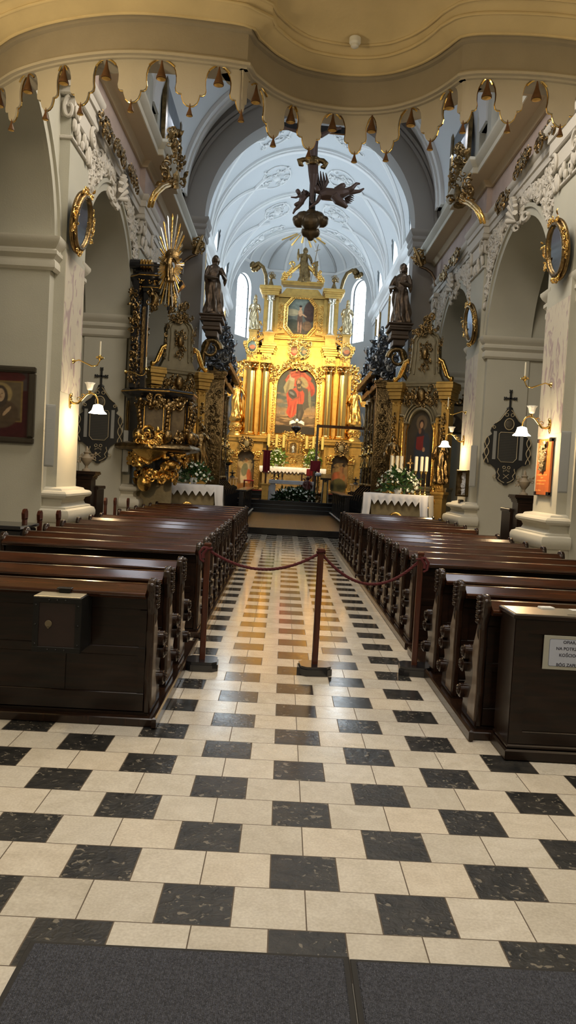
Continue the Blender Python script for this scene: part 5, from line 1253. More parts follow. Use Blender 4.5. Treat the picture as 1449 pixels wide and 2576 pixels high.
# ================================================================ side altars
OG = K['oldgold']
def side_altar(side, cx, cy, rz, cv, lab):
    t = thing('side_altar', lab, 'altar', (cx, cy, 0), rz, 'side altars at the chancel arch')
    m = M(); m.bb(-1.15, 1.15, -.35, .45, 0, .22, .02); m.bb(-1.0, 1.0, -.05, .4, .22, 1.5); cornice(m, -1.0, 1.0, -.08, .4, 1.45, .12, .05); obj('plinth', m, K['grey'], t, 30)
    for s in (-1, 1):
        m = M(); m.bb(s * .86 - .16, s * .86 + .16, -.34, 0, .22, 1.32, .01); m.bb(s * .86 - .09, s * .86 + .09, -.352, -.34, .40, 1.2, .005); cornice(m, s * .86 - .16, s * .86 + .16, -.34, 0, 1.30, .16, .07); m.bb(s * .86 - .2, s * .86 + .2, -.38, 0, .22, .34, .02)
        m.bb(s * .86 - .13, s * .86 + .13, -.28, 0, 1.46, 1.66, .02); foliage(m, (s * .86, -.30, 1.56), (1, 0, 0), (0, 0, 1), (0, -1, 0), .22, .16, 8, 4, .06); obj('pedestal', m, GF, t, 30)
        m = M(); x = s * .86; m.bb(x - .13, x + .13, -.16, .2, 1.5, 3.72, .01); m.bb(x - .09, x + .09, -.175, -.16, 1.7, 3.5, .004)
        capital(m, (x, -.02, 3.50), .12, .22); cornice(m, x - .17, x + .17, -.24, .3, 3.74, .42, .12); obj('pilaster', m, GF, t, 40)
        m = M(); rnd = random.Random(4)
        for k in range(46): leafb(m, Vector((x + rnd.uniform(-.05, .05), -.18, 1.8 + 1.6 * k / 46)), Vector((rnd.uniform(-1, 1), -.2, rnd.uniform(-.6, 1))).normalized(), Vector((0, -1, 0)), .11, .035)
        obj('garland', m, OG, t, 60)
        # inner gilded strip and scroll bracket
        m = M(); m.bb(s * .62 - .05, s * .62 + .05, -.2, .2, 1.55, 3.3, .02); m.tube([(s * .54, -.2, 1.6), (s * .54, -.22, 3.15)], .03, 8); obj('side_strip', m, G, t, 40)
        m = M(); foliage(m, (s * .62, -.22, 1.35), (1, 0, 0), (0, 0, 1), (0, -1, 0), .3, .3, 10, 6 + s, .11); m.tube([(s * (.62 + .13 * cos(a * .5)), -.34, 1.15 + .13 * sin(a * .5)) for a in range(13)], .045, 8); m.ball((s * .62, -.34, 1.15), .06); obj('base_scroll', m, G, t, 50)
    # arched surround of the painting
    m = M(); 
    surround = [(-.74, 1.5), (-.74, 4.15), (.74, 4.15), (.74, 1.5), (.47, 1.5), (.47, 2.95)] + [(.47 - .02, 3.05), (.40, 3.12)] + arc(0, 3.10, .38, 0.15, PI - .15, 14) + [(-.40, 3.12), (-.45, 3.05), (-.47, 2.95), (-.47, 1.5)]
    m.prism(surround, (0, -.05, 0), (1, 0, 0), (0, 0, 1), (0, .3, 0)); m.bb(-.75, .75, .2, .3, 1.5, 4.15)
    for q, r_ in ((0, .04), (.09, .03), (.18, .035)):
        m.tube([(-.74, -.09, 3.18 + q), (-.52 - q * .3, -.09, 3.16 + q)] + [(a, -.10, b) for a, b in arc(0, 3.12, .40 + q, PI - .1, .1, 16)] + [(.52 + q * .3, -.09, 3.16 + q), (.74, -.09, 3.18 + q)], r_, 7)
    cornice(m, -.7, .7, -.1, .3, 4.08, .12, .05); obj('surround', m, K['grey'], t, 40)
    m = M(); m.tube([(-.47, -.08, 1.5), (-.47, -.08, 2.95), (-.42, -.08, 3.1)] + [(a, -.08, b) for a, b in arc(0, 3.10, .41, PI - .2, .2, 14)] + [(.42, -.08, 3.1), (.47, -.08, 2.95), (.47, -.08, 1.5)], .022, 6); m.bb(-.5, .5, -.10, 0, 1.5, 1.56, .01); obj('painting_frame', m, G, t, 60)
    picture('altar_painting', cv, .94, 1.96, t, (0, .02, 1.52), lambda u, v: v < .79 or ((u - .5) * .94) ** 2 + ((v - .79) * 1.96) ** 2 < .175)
    m = M(); foliage(m, (0, -.12, 3.80), (1, 0, 0), (0, 0, 1), (0, -1, 0), 1.15, .4, 90, 13, .085, 'rect', .2); m.ball((0, -.14, 3.85), (.16, .1, .18)); spiral(m, Vector((.34, -.2, 4.0)), Vector((1, 0, 0)), Vector((0, 0, 1)), Vector((0, -1, 0)), .14, .03); obj('crest_relief', m, OG, t, 50)
    # gable
    m = M(); gp = [(-.66, 4.16), (-.58, 4.3), (-.50, 4.42), (-.46, 4.8), (-.44, 5.1), (-.47, 5.22), (-.38, 5.34), (-.22, 5.42), (0, 5.52)]; gp = gp + [(-a, b) for a, b in gp[::-1][1:]]
    m.prism(gp, (0, -.02, 0), (1, 0, 0), (0, 0, 1), (0, .22, 0)); m.tube([(a, -.04, b) for a, b in gp[2:-2]], .035, 7); m.tube([(a * .72, -.04, b * 1 - .03) for a, b in gp[2:-2]], .025, 7); m.bb(-.62, .62, -.14, .2, 4.14, 4.20, .01); obj('gable', m, K['grey'], t, 40)
    m = M(); foliage(m, (0, -.06, 4.82), (1, 0, 0), (0, 0, 1), (0, -1, 0), .38, .66, 60, 23, .06, 'rect', .2); m.ball((0, -.08, 4.9), (.12, .08, .16)); obj('gable_relief', m, OG, t, 50)
    m = M(); foliage(m, (0, -.08, 5.52), (1, 0, 0), (0, 0, 1), (0, -1, 0), .85, .26, 60, 29, .085, 'crest', .2); foliage(m, (0, -.06, 5.72), (1, 0, 0), (0, 0, 1), (0, -1, 0), .35, .25, 14, 30, .1)
    for s in (-1, 1): foliage(m, (s * .52, -.06, 4.9), (1, 0, 0), (0, 0, 1), (0, -1, 0), .12, .8, 22, 31 + s, .06)
    obj('gable_crest', m, OG, t, 50)
    for s in (-1, 1):
        m = M()
        for o_, r_ in ((0, .055), (.09, .035)): m.tube([(s * (.98 - o_ * .5), -.1, 4.22 + o_ * .2), (s * (.86 - o_), -.1, 4.30 + o_ * .4), (s * (.76 - o_), -.1, 4.50), (s * (.66 - o_ * .6), -.1, 4.68), (s * .52, -.1, 4.74 - o_)], r_, 8)
        m.ball((s * .98, -.1, 4.25), .07); obj('volute', m, G, t, 60)
    return t
cvR = Canvas(66, 138, S(40, 36, 30)); cvR.grad(S(26, 22, 22), S(60, 54, 44)); cvR.ell(.5, .84, .2, .1, S(96, 82, 62)); cvR.ell(.5, .45, .24, .32, S(28, 38, 52)); cvR.poly([(.34, .66), (.62, .68), (.62, .50), (.44, .46), (.33, .52)], S(110, 28, 28)); cvR.ell(.72, .56, .12, .16, S(36, 44, 56), .4); cvR.poly([(.32, .5), (.66, .48), (.62, .1), (.36, .1)], S(30, 42, 58)); cvR.ell(.5, .825, .10, .06, S(50, 32, 26)); cvR.ell(.5, .73, .10, .06, S(44, 36, 40)); cvR.ell(.5, .815, .06, .042, S(176, 136, 102)); cvR.ell(.62, .50, .05, .03, S(150, 112, 84)); cvR.ell(.45, .74, .05, .04, S(120, 85, 62)); cvR.noise(.15, 12)
cvL = Canvas(44, 92, S(40, 34, 30)); cvL.grad(S(30, 26, 22), S(64, 56, 48)); cvL.ell(.5, .5, .25, .34, S(60, 50, 40)); cvL.ell(.5, .8, .08, .05, S(150, 120, 90)); cvL.noise(.2, 12)
RZ = math.radians(30)
side_altar('right', 3.24, 17.0, RZ, cvR, 'gilded side altar with a dark painting of a red and blue robed figure, right of the chancel arch') if 0 else None
side_altar('right', 3.22, 17.0, -RZ, cvR, 'gilded side altar right of the chancel arch with a red and blue robed figure painting').scale.x = .76
side_altar('left', -3.02, 17.2, RZ, cvL, 'gilded side altar left of the chancel arch, half hidden by the pulpit').scale.x = .74
for (cx, cy, rz), tag_ in (((3.24, 17.0, -RZ), 'right'), ((-3.02, 17.2, RZ), 'left')):
    for s in (-1, 1):
        c_, s_ = cos(rz), sin(rz); lx, ly = s * .86 * .75, -.26
        if tag_ == 'left' and s < 0: continue
        statue('altar_statue', f'small old-gold robed statue on the {"inner" if (s < 0) == (tag_ == "right") else "outer"} pedestal of the {tag_} side altar', 'statue', (cx + lx * c_ - ly * s_, cy + lx * s_ + ly * c_, 1.67), 1.15, OG, rz, 'statues on the side altars', seed=40 + s)
# side tables with cloths
stone = mat('painted_altar_stone', S(150, 135, 100), .6, var=.3, vscale=6)
def side_table(side, cx, cy, rz, w, zt, mono):
    t = thing('side_altar_table', f'stone altar table with a {mono} emblem, before the {side} side altar', 'altar table', (cx, cy, 0), rz, 'side altar tables')
    h = w / 2; m = M(); m.prism([(-h * .70, .2), (-h * .82, zt - .25), (-h * .9, zt - .10), (h * .9, zt - .10), (h * .82, zt - .25), (h * .70, .2)], (0, -.22, 0), (1, 0, 0), (0, 0, 1), (0, .5, 0)); m.bb(-h * .8, h * .8, -.3, .35, .0, .2, .02); obj('body', m, stone, t, 30)
    m = M(); m.bb(-h, h, -.32, .32, zt - .10, zt - .005, .01); obj('top', m, stone, t)
    m = M(); m.lathe([(.16, 0), (.18, .008), (.16, .02), (.14, .02)], 24, (0, 0, 0), caps=False); q = M()
    for v in m.v: q.v.append((v[0], -.222 - v[2], zt - .60 + v[1]))
    q.f = m.f; q.mi = m.mi
    def bar(a, b): q.tube([(a[0], -.235, zt - .60 + a[1]), (b[0], -.235, zt - .60 + b[1])], .010, 5)
    if mono == 'IHS':
        bar((-.1, -.07), (-.1, .07)); bar((-.04, -.07), (-.04, .07)); bar((.03, -.07), (.03, .07)); bar((-.04, 0), (.03, 0)); bar((0, .0), (0, .16)); bar((-.04, .12), (.04, .12)); q.tube([(.11, -.235, zt - .54), (.07, -.235, zt - .53), (.06, -.235, zt - .57), (.10, -.235, zt - .62), (.09, -.235, zt - .66), (.05, -.235, zt - .67)], .010, 5)
    else:
        bar((-.08, -.07), (-.06, .07)); bar((-.06, .07), (0, -.02)); bar((0, -.02), (.06, .07)); bar((.06, .07), (.08, -.07))
    obj('emblem', q, G, t, 60)
    cl = M(); nt = 7; N2 = 84
    vs = []; fs = []; tx = h * .76
    def dropf(x): 
        q = abs(((x + tx) / (2 * tx) * nt) % 1 - .5) * 2
        return (.14 + .13 * (1 - q)) if abs(x) < tx else .60 + .12 * (abs(x) - tx) / (h - tx)
    xs = [-h - .02 + (2 * h + .04) * i / N2 for i in range(N2 + 1)]
    for i, x in enumerate(xs):
        d = dropf(x); f = .015 * sin(i * .7) * (1 if abs(x) > tx else .4)
        vs += [(x, .34, zt + .004), (x, -.33, zt + .004), (x, -.345, zt - .01), (x * 1.0, -.35 + f, zt - d * .5), (x * (1 + .05 * (d > .4)), -.355 + f * 1.6, zt - d)]
    for i in range(N2):
        for k in range(4): a = i * 5 + k; fs.append((a, a + 1, a + 6, a + 5))
    cl.add(vs, fs)
    for s in (-1, 1):
        g = [[(s * (h + .02 + .05 * v + .012 * sin(u * 30) * v), -.35 + .69 * u, zt + .004 - v * (.72 + .05 * sin(u * 9))) for u in [i / 16 for i in range(17)]] for v in (0, .02, .5, 1)]
        cl.add([p for r in g for p in r], [(j * 17 + i, j * 17 + i + 1, (j + 1) * 17 + i + 1, (j + 1) * 17 + i) for j in range(3) for i in range(16)])
    o = obj('altar_cloth', cl, K['cloth'], None, 60, (cx, cy, 0), rz); tag(o, f'white cloth with a pointed lace hem on the {side} side altar table', 'altar cloth', 'cloths on the side altar tables')
    return t
pR = at(1003, 1245, Y=15.75); pL = at(469, 1218, Y=15.9)
side_table('right', pR.x, 15.75, -RZ * .7, 1.50, 1.36, 'M')
side_table('left', pL.x, 15.9, RZ * .55, 1.62, 1.33, 'IHS')
p = at(1000, 1240, Y=15.7); bouquet('side_altar_bouquet', 'low bouquet of white tulips and green leaves on the right side altar table', (p.x, 15.68, 1.37), .95, .62, 190, 62, 5, K['leaf'], Dp=.4, fr=.05, lf=.13, group='bouquets on the side altar tables')
p = at(487, 1210, Y=15.8); bouquet('side_altar_bouquet', 'bouquet of white blossoms and green leaves on the left side altar table', (p.x, 15.8, 1.34), .80, .50, 170, 50, 6, K['leaf'], Dp=.4, fr=.042, lf=.12, group='bouquets on the side altar tables')
c0 = None
for i, (px, yb, yt, Y) in enumerate(((1046, 1185, 1149, 16.1), (1060, 1185, 1148, 16.0), (1072, 1185, 1149, 15.9), (985, 1185, 1150, 16.5), (998, 1185, 1150, 16.45), (1009, 1183, 1149, 16.4))):
    p = at(px, yb, Y=Y); q = at(px, yt, Y=Y); z0 = 1.365
    if i > 2: z0 = 1.365
    lab = 'brass candlestick on the right side altar, ' + ['left of the trio beside the bouquet', 'middle of the trio beside the bouquet', 'right of the trio beside the bouquet', 'leftmost behind the bouquet', 'middle one of three behind the bouquet', 'third from the left, before the painting edge'][i]
    if c0 is None: c0 = candle('side_candlestick', p.x, Y, z0, q.z - p.z, .042, p.z - z0, lab[:200], 'candlesticks of the right side altar', K['brass'])
    else:
        o = dup(c0, loc=(p.x, Y, z0), label=lab)
# small standing cross on the right table
p = at(1028, 1235, Y=16.2); q = M(); q.tube([(0, 0, 0), (0, 0, .95)], .012, 6); q.bb(-.09, .09, -.012, .012, .74, .775); q.bb(-.015, .015, -.012, .012, .62, .86); q.lathe([(.07, 0), (.06, .03), (.02, .05)], 12)
o = obj('altar_cross', q, OG, None, 40, (p.x, 16.2, 1.365)); tag(o, 'thin standing cross in front of the right side altar painting', 'cross')

# ================================================================ pulpit on the second left pier
def pulpit():
    cx, cy = -2.93, 14.1
    t = thing('pulpit', 'black and gold baroque pulpit with a tall sounding board on the left pier', 'pulpit', (cx, cy, 0))
    B = K['black']; n8 = 8; A8 = [PI / 8 + k * PI / 4 for k in range(8)]
    def oct_(m, prof): 
        vs = []; fs = []
        for r, z in prof:
            for a in A8: vs.append((r * cos(a), r * sin(a), z))
        for j in range(len(prof) - 1):
            for i in range(8): fs.append((j * 8 + i, j * 8 + (i + 1) % 8, (j + 1) * 8 + (i + 1) % 8, (j + 1) * 8 + i))
        fs += [tuple(range(8))[::-1], tuple((len(prof) - 1) * 8 + i for i in range(8))]; m.add(vs, fs)
    R = .70
    m = M(); oct_(m, [(R, 2.18), (R, 3.12)]); obj('basket', m, B, t)
    m = M(); oct_(m, [(R, 3.10), (R + .02, 3.12), (R + .10, 3.2), (R + .12, 3.22), (R + .12, 3.27), (R + .08, 3.30), (R - .1, 3.30)]); obj('parapet_rail', m, B, t)
    m = M(); 
    for i in range(8): a0, a1 = A8[i], A8[(i + 1) % 8]; m.tube([((R + .125) * cos(a0), (R + .125) * sin(a0), 3.245), ((R + .125) * cos(a1), (R + .125) * sin(a1), 3.245)], .014, 6)
    for i in range(8):
        a = A8[i] + PI / 8; d = Vector((cos(a), sin(a), 0)); s = Vector((-sin(a), cos(a), 0)); rr = R * cos(PI / 8) + .012
        for e in (-.2, .2): m.tube([d * rr + s * e + Vector((0, 0, 2.25)), d * rr + s * e + Vector((0, 0, 3.05))], .013, 6)
    obj('gilt_beading', m, G, t, 60)
    for i in range(8):
        a = A8[i] + PI / 8
        if cos(a) < -.5: continue
        d = Vector((cos(a), sin(a), 0)); s = Vector((-sin(a), cos(a), 0)); rr = R * cos(PI / 8) + .01
        m = M(); m.add([d * rr + s * x + Vector((0, 0, z)) for x, z in ((-.17, 2.28), (.17, 2.28), (.17, 2.98), (-.17, 2.98))] , [(0, 1, 2, 3)]); m.add([d * (rr + .012) + s * x + Vector((0, 0, z)) for x, z in ((-.15, 2.30), (.15, 2.30), (.15, 2.96), (-.15, 2.96))], [(0, 1, 2, 3)]); obj('painted_panel', m, mat('dim_painted_panel', S(105, 90, 66), .5, var=.4, vscale=7) if 'dim_painted_panel' not in bpy.data.materials else bpy.data.materials['dim_painted_panel'], t)
        m = M(); c = d * (rr + .03)
        foliage(m, c + Vector((0, 0, 3.02)), s, (0, 0, 1), d, .34, .26, 20, i, .09, 'rect', .22); foliage(m, c + Vector((0, 0, 2.32)), s, (0, 0, 1), d, .26, .2, 12, i + 20, .09, 'rect', .2); m.ball(c + Vector((0, 0, 3.0)) + d * .03, (.06, .06, .075))
        for e in (-1, 1): m.tube([c + Vector((0, 0, 2.97)), c + s * e * .08 + Vector((0, 0, 3.03)), c + s * e * .17 + Vector((0, 0, 3.12))], [.03, .045, .01], 6)
        obj('cherub_relief', m, OG, t, 60)
        a = A8[i]; d = Vector((cos(a), sin(a), 0)); s = Vector((-sin(a), cos(a), 0)); m = M()   # corner volutes
        for k in range(10): 
            z = 3.05 - k * .08; m.ball(d * (R + .04 + .05 * sin(k * .55 + .3)) + Vector((0, 0, z)), (.055, .055, .06), 8, 6)
        foliage(m, d * (R + .08) + Vector((0, 0, 2.98)), s, (0, 0, 1), d, .22, .24, 10, 5, .08); m.ball(d * (R + .10) + Vector((0, 0, 2.33)), (.11, .11, .14), 10, 8); obj('corner_volute', m, OG, t, 60)
    m = M(); m.lathe([(.70, 2.20), (.86, 2.14), (.88, 2.08), (.84, 2.04), (.74, 2.02)], 64, mod=lambda a, z: 1 + (.045 * abs(sin(a * 14)) if z < 2.18 else 0)); obj('gadrooned_skirt', m, OG, t, 60)
    m = M(); m.lathe([(.74, 2.03), (.62, 1.96), (.60, 1.88), (.45, 1.72), (.42, 1.62), (.26, 1.50), (.20, 1.40), (.05, 1.36)], 24); obj('base_drop', m, B, t, 50)
    m = M()
    for i in range(7):
        a = -PI * .75 + i * PI * .25; d = Vector((cos(a), sin(a), 0)); s = Vector((-sin(a), cos(a), 0)); foliage(m, d * .60 + Vector((0, 0, 1.90)), s, (0, 0, 1), d, .5, .3, 16, i, .12, 'rect', .22); foliage(m, d * .36 + Vector((0, 0, 1.58)), s, (0, 0, 1), d, .4, .34, 16, i + 9, .13, 'rect', .22)
    m.lathe([(.34, 2.24), (.40, 2.1), (.36, 2.0), (.26, 1.9), (.1, 1.8)], 20, (-.05, -.62, .0), sy=.6); foliage(m, (-.05, -.86, 2.28), (1, 0, 0), (0, 0, 1), (0, -1, 0), .5, .26, 20, 99, .12)
    m.ball((.3, -.35, 1.74), (.2, .16, .14)); m.ball((-.2, -.3, 1.35), (.16, .14, .2))
    obj('shell_carving', m, G, t, 60)
    # back board with posts, sounding board
    m = M(); X0 = -.56
    for y in (-.52, .52): m.bb(X0, X0 + .12, y - .07, y + .07, 3.3, 5.5); 
    m.bb(X0 - .01, X0 + .03, -.5, .5, 3.3, 5.5); m.bb(X0 + .2, X0 + .3, -.46, -.34, 3.3, 5.3, .01); obj('backboard', m, B, t)
    m = M()
    for y in (-.52, .52): foliage(m, (X0 + .12, y, 4.4), (0, 1, 0), (0, 0, 1), (1, 0, 0), .12, 2.0, 60, 3, .07); foliage(m, (X0 + .05, y - .08, 4.4), (1, 0, 0), (0, 0, 1), (0, -1, 0), .12, 2.0, 60, 4, .07)
    for x, y in ((X0 + .4, -.40), (X0 + .75, -.30)): m.tube([(x, y, 5.3), (x + .05, y - .03, 5.18), (x, y, 5.02), (x - .04, y, 4.9)], [.06, .1, .07, .02], 8); foliage(m, (x, y - .06, 5.15), (1, 0, 0), (0, 0, 1), (0, -1, 0), .2, .4, 16, 9, .08)
    m.bb(X0 + .2, X0 + .26, -.5, -.46, 3.6, 5.0, .01); obj('backboard_carving', m, OG, t, 60)
    m = M(); m.T = Matrix.Translation((-.20, 0, 0)); oct_(m, [(.35, 5.28), (.46, 5.32), (.50, 5.40), (.50, 5.45), (.56, 5.52), (.63, 5.60), (.63, 5.64), (.58, 5.70), (.35, 5.72)])
    m.T = None; m.tube([(X0 - .1, -.45, 5.86), (X0 + .1, -.45, 5.86)], .10, 14); m.prism([(X0, 5.70), (X0, 5.95), (X0 + .45, 5.93), (X0 + .56, 5.87), (X0 + .62, 5.75), (X0 + .8, 5.70)], (0, -.4, 0), (1, 0, 0), (0, 0, 1), (0, .8, 0)); obj('sounding_board', m, B, t, 40)
    m = M(); 
    for k in range(4): m.tube([(X0 + .12 + k * .06, -.46, 5.86), (X0 + .16 + k * .06, -.46, 5.86)], .105, 14)
    m.T = Matrix.Translation((-.20, 0, 0))
    for i in range(8): a0, a1 = A8[i], A8[(i + 1) % 8]; m.tube([(.635 * cos(a0), .635 * sin(a0), 5.62), (.635 * cos(a1), .635 * sin(a1), 5.62)], .012, 6); m.tube([(.51 * cos(a0), .51 * sin(a0), 5.40), (.51 * cos(a1), .51 * sin(a1), 5.40)], .010, 6)
    foliage(m, (0, -.52, 5.50), (1, 0, 0), (0, 0, 1), (0, -1, 0), .5, .08, 14, 9, .04); obj('sounding_board_gilding', m, G, t, 50)
    # stair wall behind
    m = M(); m.prism([(-.5, .2), (-.5, 1.5), (-.1, 1.9), (.3, 1.6), (.3, .2)], (0, .25, 0), (1, 0, 0), (0, 0, 1), (0, .12, 0)); obj('stair_wall', m, K['grey'], t)
pulpit()
# sunburst with a figure, over the sounding board
p = at(428, 668, Y=13.3); t = thing('sunburst', 'gilded and silvered sunburst of long rays with a haloed figure above the pulpit', 'ornament', (p.x, 13.3, p.z))
rnd = random.Random(8)
for mm_, ph in ((G, 0), (mat('bright_silver', (.7, .7, .66), .22, 1), 1)):
    m = M()
    for k in range(64):
        if k % 2 != ph: continue
        a = 2 * PI * k / 64; up = abs(sin(a)) ** 9; L = .25 + (.78 if sin(a) > 0 else .62) * up + rnd.uniform(-.05, .05); d = Vector((cos(a), 0, sin(a))); s = Vector((-sin(a), 0, cos(a)))
        m.add([d * .1 - s * .010, d * .1 + s * .010, d * L * .95 + s * .018, d * L * .95 - s * .018, d * .1 + Vector((0, -.02, 0)), d * L + Vector((0, -.01, 0))], [(0, 4, 5, 3), (4, 1, 2, 5), (0, 3, 2, 1)])
    obj('rays', m, mm_, t)
b = obj('figure', statue_mesh(.60, seed=12, arms=((1, (.2, -.03, .74), (.26, -.08, .62)), (-1, (-.19, -.03, .62), (-.1, -.16, .58)))), OG, t, 180, (0, -.06, -.34)); remesh(b, .01, 1)
q = M(); q.lathe([(.13, 0), (.14, .01), (.13, .02)], 20); q2 = M(); q2.v = [(a, .0 - c, b_) for a, b_, c in q.v]; q2.f = q.f; q2.mi = q.mi; obj('halo', q2, OG, t, 60, (.03, .0, .20))
m = M(); m.tube([(0, .02, -.9), (0, .02, -.3)], [.03, .02], 6); m.tube([(-.0, .02, 0), (-.62, .02, -.02)], .02, 6); obj('support', m, K['black'], t)

# ================================================================ statues on consoles at the chancel arch
cons = mat('brown_marbled_wood', S(88, 70, 52), .45, var=.3)
for s, px, y0, y1, nm in ((-1, 535, 792, 636, 'left'), (1, 1005, 815, 658, 'right')):
    Y = 19.72; p = at(px, y0, Y=Y); q = at(px, y1, Y=Y); H = q.z - p.z
    statue('console_statue', f'dark bronze-coloured robed statue on a wall console, {nm} of the chancel arch', 'statue', (p.x, Y, p.z), H * .97, K['bronze'], -s * .45, 'statues on the chancel arch consoles', seed=60 + s, beard=s > 0, hood=s > 0, arms=((1, (.17, -.06, .60), (.06, -.22, .62)), (-1, (-.17, -.06, .60), (-.04, -.22, .56))))
    t = thing('wall_console', f'stepped moulded console with a volute carrying the {nm} chancel arch statue', 'console', (p.x, Y, p.z - .02), 0, 'consoles at the chancel arch')
    m = M(); z = 0
    for a, b, w in ((-.05, 0, .36), (-.14, -.05, .31), (-.20, -.14, .33), (-.34, -.20, .24), (-.44, -.34, .26), (-.62, -.44, .17)): m.bb(-w, w, -w * .95, .46, a, b, .02)
    obj('shelf', m, cons, t)
    m = M(); m.tube([(-s * (.0 + .28 * cos(a * .42) * (1 - a * .03)), -.05, -.95 + .28 * sin(a * .42) * (1 - a * .03)) for a in range(19)], [.085 - .003 * a for a in range(19)], 8); m.tube([(s * .1, -.05, -.75), (s * .22, -.02, -1.1), (s * .2, .0, -1.4), (s * .35, 0, -1.6)], [.1, .09, .07, .04], 8); obj('volute', m, OG if s < 0 else OG, t, 60)

# ================================================================ hanging crucifix
CY = 19.0
def W(x, y, dy=0): return at(x, y, Y=CY + dy)
o0 = W(785, 545)
t = thing('hanging_crucifix', 'large dark hanging crucifix with a gilded loincloth under the chancel arch crown', 'crucifix', tuple(o0))
def CM(): m = M(); m.T = Matrix.Translation(-o0); return m
m = CM(); a = W(784, 540); b = W(796, 270); ux = (b - a).normalized(); rt = Vector((1, 0, -.02))
m.prism([(-.09, 0), (.09, 0), (.09, (b - a).length), (-.09, (b - a).length)], a, (1, 0, 0), ux, (0, .08, 0)); c = W(787, 322)
m.prism([(-.95, -.09), (.95, -.09), (.95, .09), (-.95, .09)], c, (1, 0, -.03), (0, 0, 1), (0, .08, 0)); obj('cross', m, K['black'], t)
fl = mat('dark_carved_flesh', S(92, 72, 62), .45, .15)
m = CM(); H_ = [W(718, 322, -.1), W(745, 330, -.12), W(770, 342, -.14)]; H2 = [W(855, 322, -.1), W(830, 330, -.12), W(806, 342, -.14)]
for L in (H_, H2): m.tube(L, [.035, .05, .075], 10); 
for L, s in ((H_, -1), (H2, 1)):
    m.ball(L[0], (.045, .03, .05), 8, 6)
    for k in range(5): m.tube([L[0], L[0] + Vector((s * .05, -.02, .03 * (k - 2)))], [.012, .009], 5)
m.tube([W(788, 342, -.14), W(788, 355, -.16), W(787, 375, -.15), W(787, 395, -.14), W(786, 410, -.14)], [.15, .17, .145, .125, .14], 14, .7)
m.tube([W(788, 338, -.14), W(790, 326, -.18)], [.055, .05], 8); m.ball(W(791, 318, -.2), (.085, .10, .12), 12, 9); m.ball(W(791, 314, -.17), (.10, .10, .115), 10, 8)
m.tube([W(781, 412, -.15), W(783, 440, -.22), W(785, 465, -.18), W(783, 492, -.14), W(783, 506, -.2)], [.085, .075, .06, .042, .03], 10)
m.tube([W(793, 412, -.15), W(794, 440, -.24), W(791, 465, -.2), W(787, 492, -.16), W(786, 506, -.22)], [.085, .075, .06, .042, .03], 10)
m.tube([W(782, 502, -.18), W(784, 512, -.26)], [.035, .02], 7); m.tube([W(787, 502, -.2), W(787, 512, -.28)], [.035, .02], 7)
b_ = obj('body', m, fl, t, 180); remesh(b_, .016, 2)
m = CM()
for dz, r_ in ((0, .16), (6, .155), (12, .15)): m.tube([W(772, 398 + dz, -.10), W(780, 396 + dz, -.26), W(792, 396 + dz, -.27), W(801, 400 + dz, -.12), W(796, 400 + dz, .0), W(778, 398 + dz, .0), W(772, 398 + dz, -.1)], .055, 8)
m.tube([W(774, 400, -.2), W(762, 402, -.22), W(753, 404, -.2), W(756, 414, -.2), W(764, 418, -.2)], [.05, .07, .09, .07, .02], 8); m.tube([W(800, 402, -.2), W(812, 405, -.2), W(820, 412, -.2), W(815, 421, -.2), W(806, 420, -.2)], [.06, .08, .08, .07, .03], 8)
lc = obj('loincloth', m, K['gold'] if 0 else OG, t, 180); remesh(lc, .02, 1)
m = CM()
for x, y, r_ in ((783, 538, .15), (783, 545, .17), (764, 552, .24), (796, 553, .25), (752, 558, .17), (811, 558, .17), (781, 560, .27), (746, 552, .12), (817, 553, .11), (781, 586, .19), (770, 584, .15), (792, 586, .15), (781, 596, .12), (781, 572, .10)): m.ball(W(x, y, -.1 if r_ > .26 else 0), (r_, r_, r_ * .92), 14, 9, lambda a, b: 1 + .05 * sin(5 * a) * cos(3 * b))
cb = obj('cloud_base', m, mat('dark_gilt_clouds', S(96, 78, 52), .4, .6, bump=.4, bscale=15), t, 60); remesh(cb, .022, 0)
m = CM(); m.tube([W(779, 590), W(779, 606)], .006, 5); m.tube([W(800, 275), W(802, 215), W(803, 190)], .012, 5); obj('hanging_rod', m, K['black'], t)
def flyer(nm, lab, parts, balls, leafs, matx):
    o_ = W(*balls[0][:2]); tt = thing(nm, lab, 'angel', tuple(o_), 0, 'angels around the hanging crucifix'); m = M(); m.T = Matrix.Translation(-o_)
    for L, r_ in parts: m.tube([W(x, y, dy) for x, y, dy in L], r_, 9)
    for x, y, dy, r_ in balls[1:]: m.ball(W(x, y, dy), r_, 10, 8)
    b = obj('body', m, matx, tt, 180); remesh(b, .014, 1)
    m = M(); m.T = Matrix.Translation(-o_)
    for (x0, y0), (x1, y1), w in leafs:
        a, c = W(x0, y0, .05), W(x1, y1, .08)
        for k in range(5): d = (c - a); off = Vector((-d.z, 0, d.x)).normalized() * w * (k - 2) * .5; m.tube([a, (a + c) / 2 + off * 1.2 + Vector((0, .05, 0)), c + off * 1.0 - d * .06 * abs(k - 2)], [.03, .07, .015], 6, .35)
    obj('wings', m, matx, tt, 180)
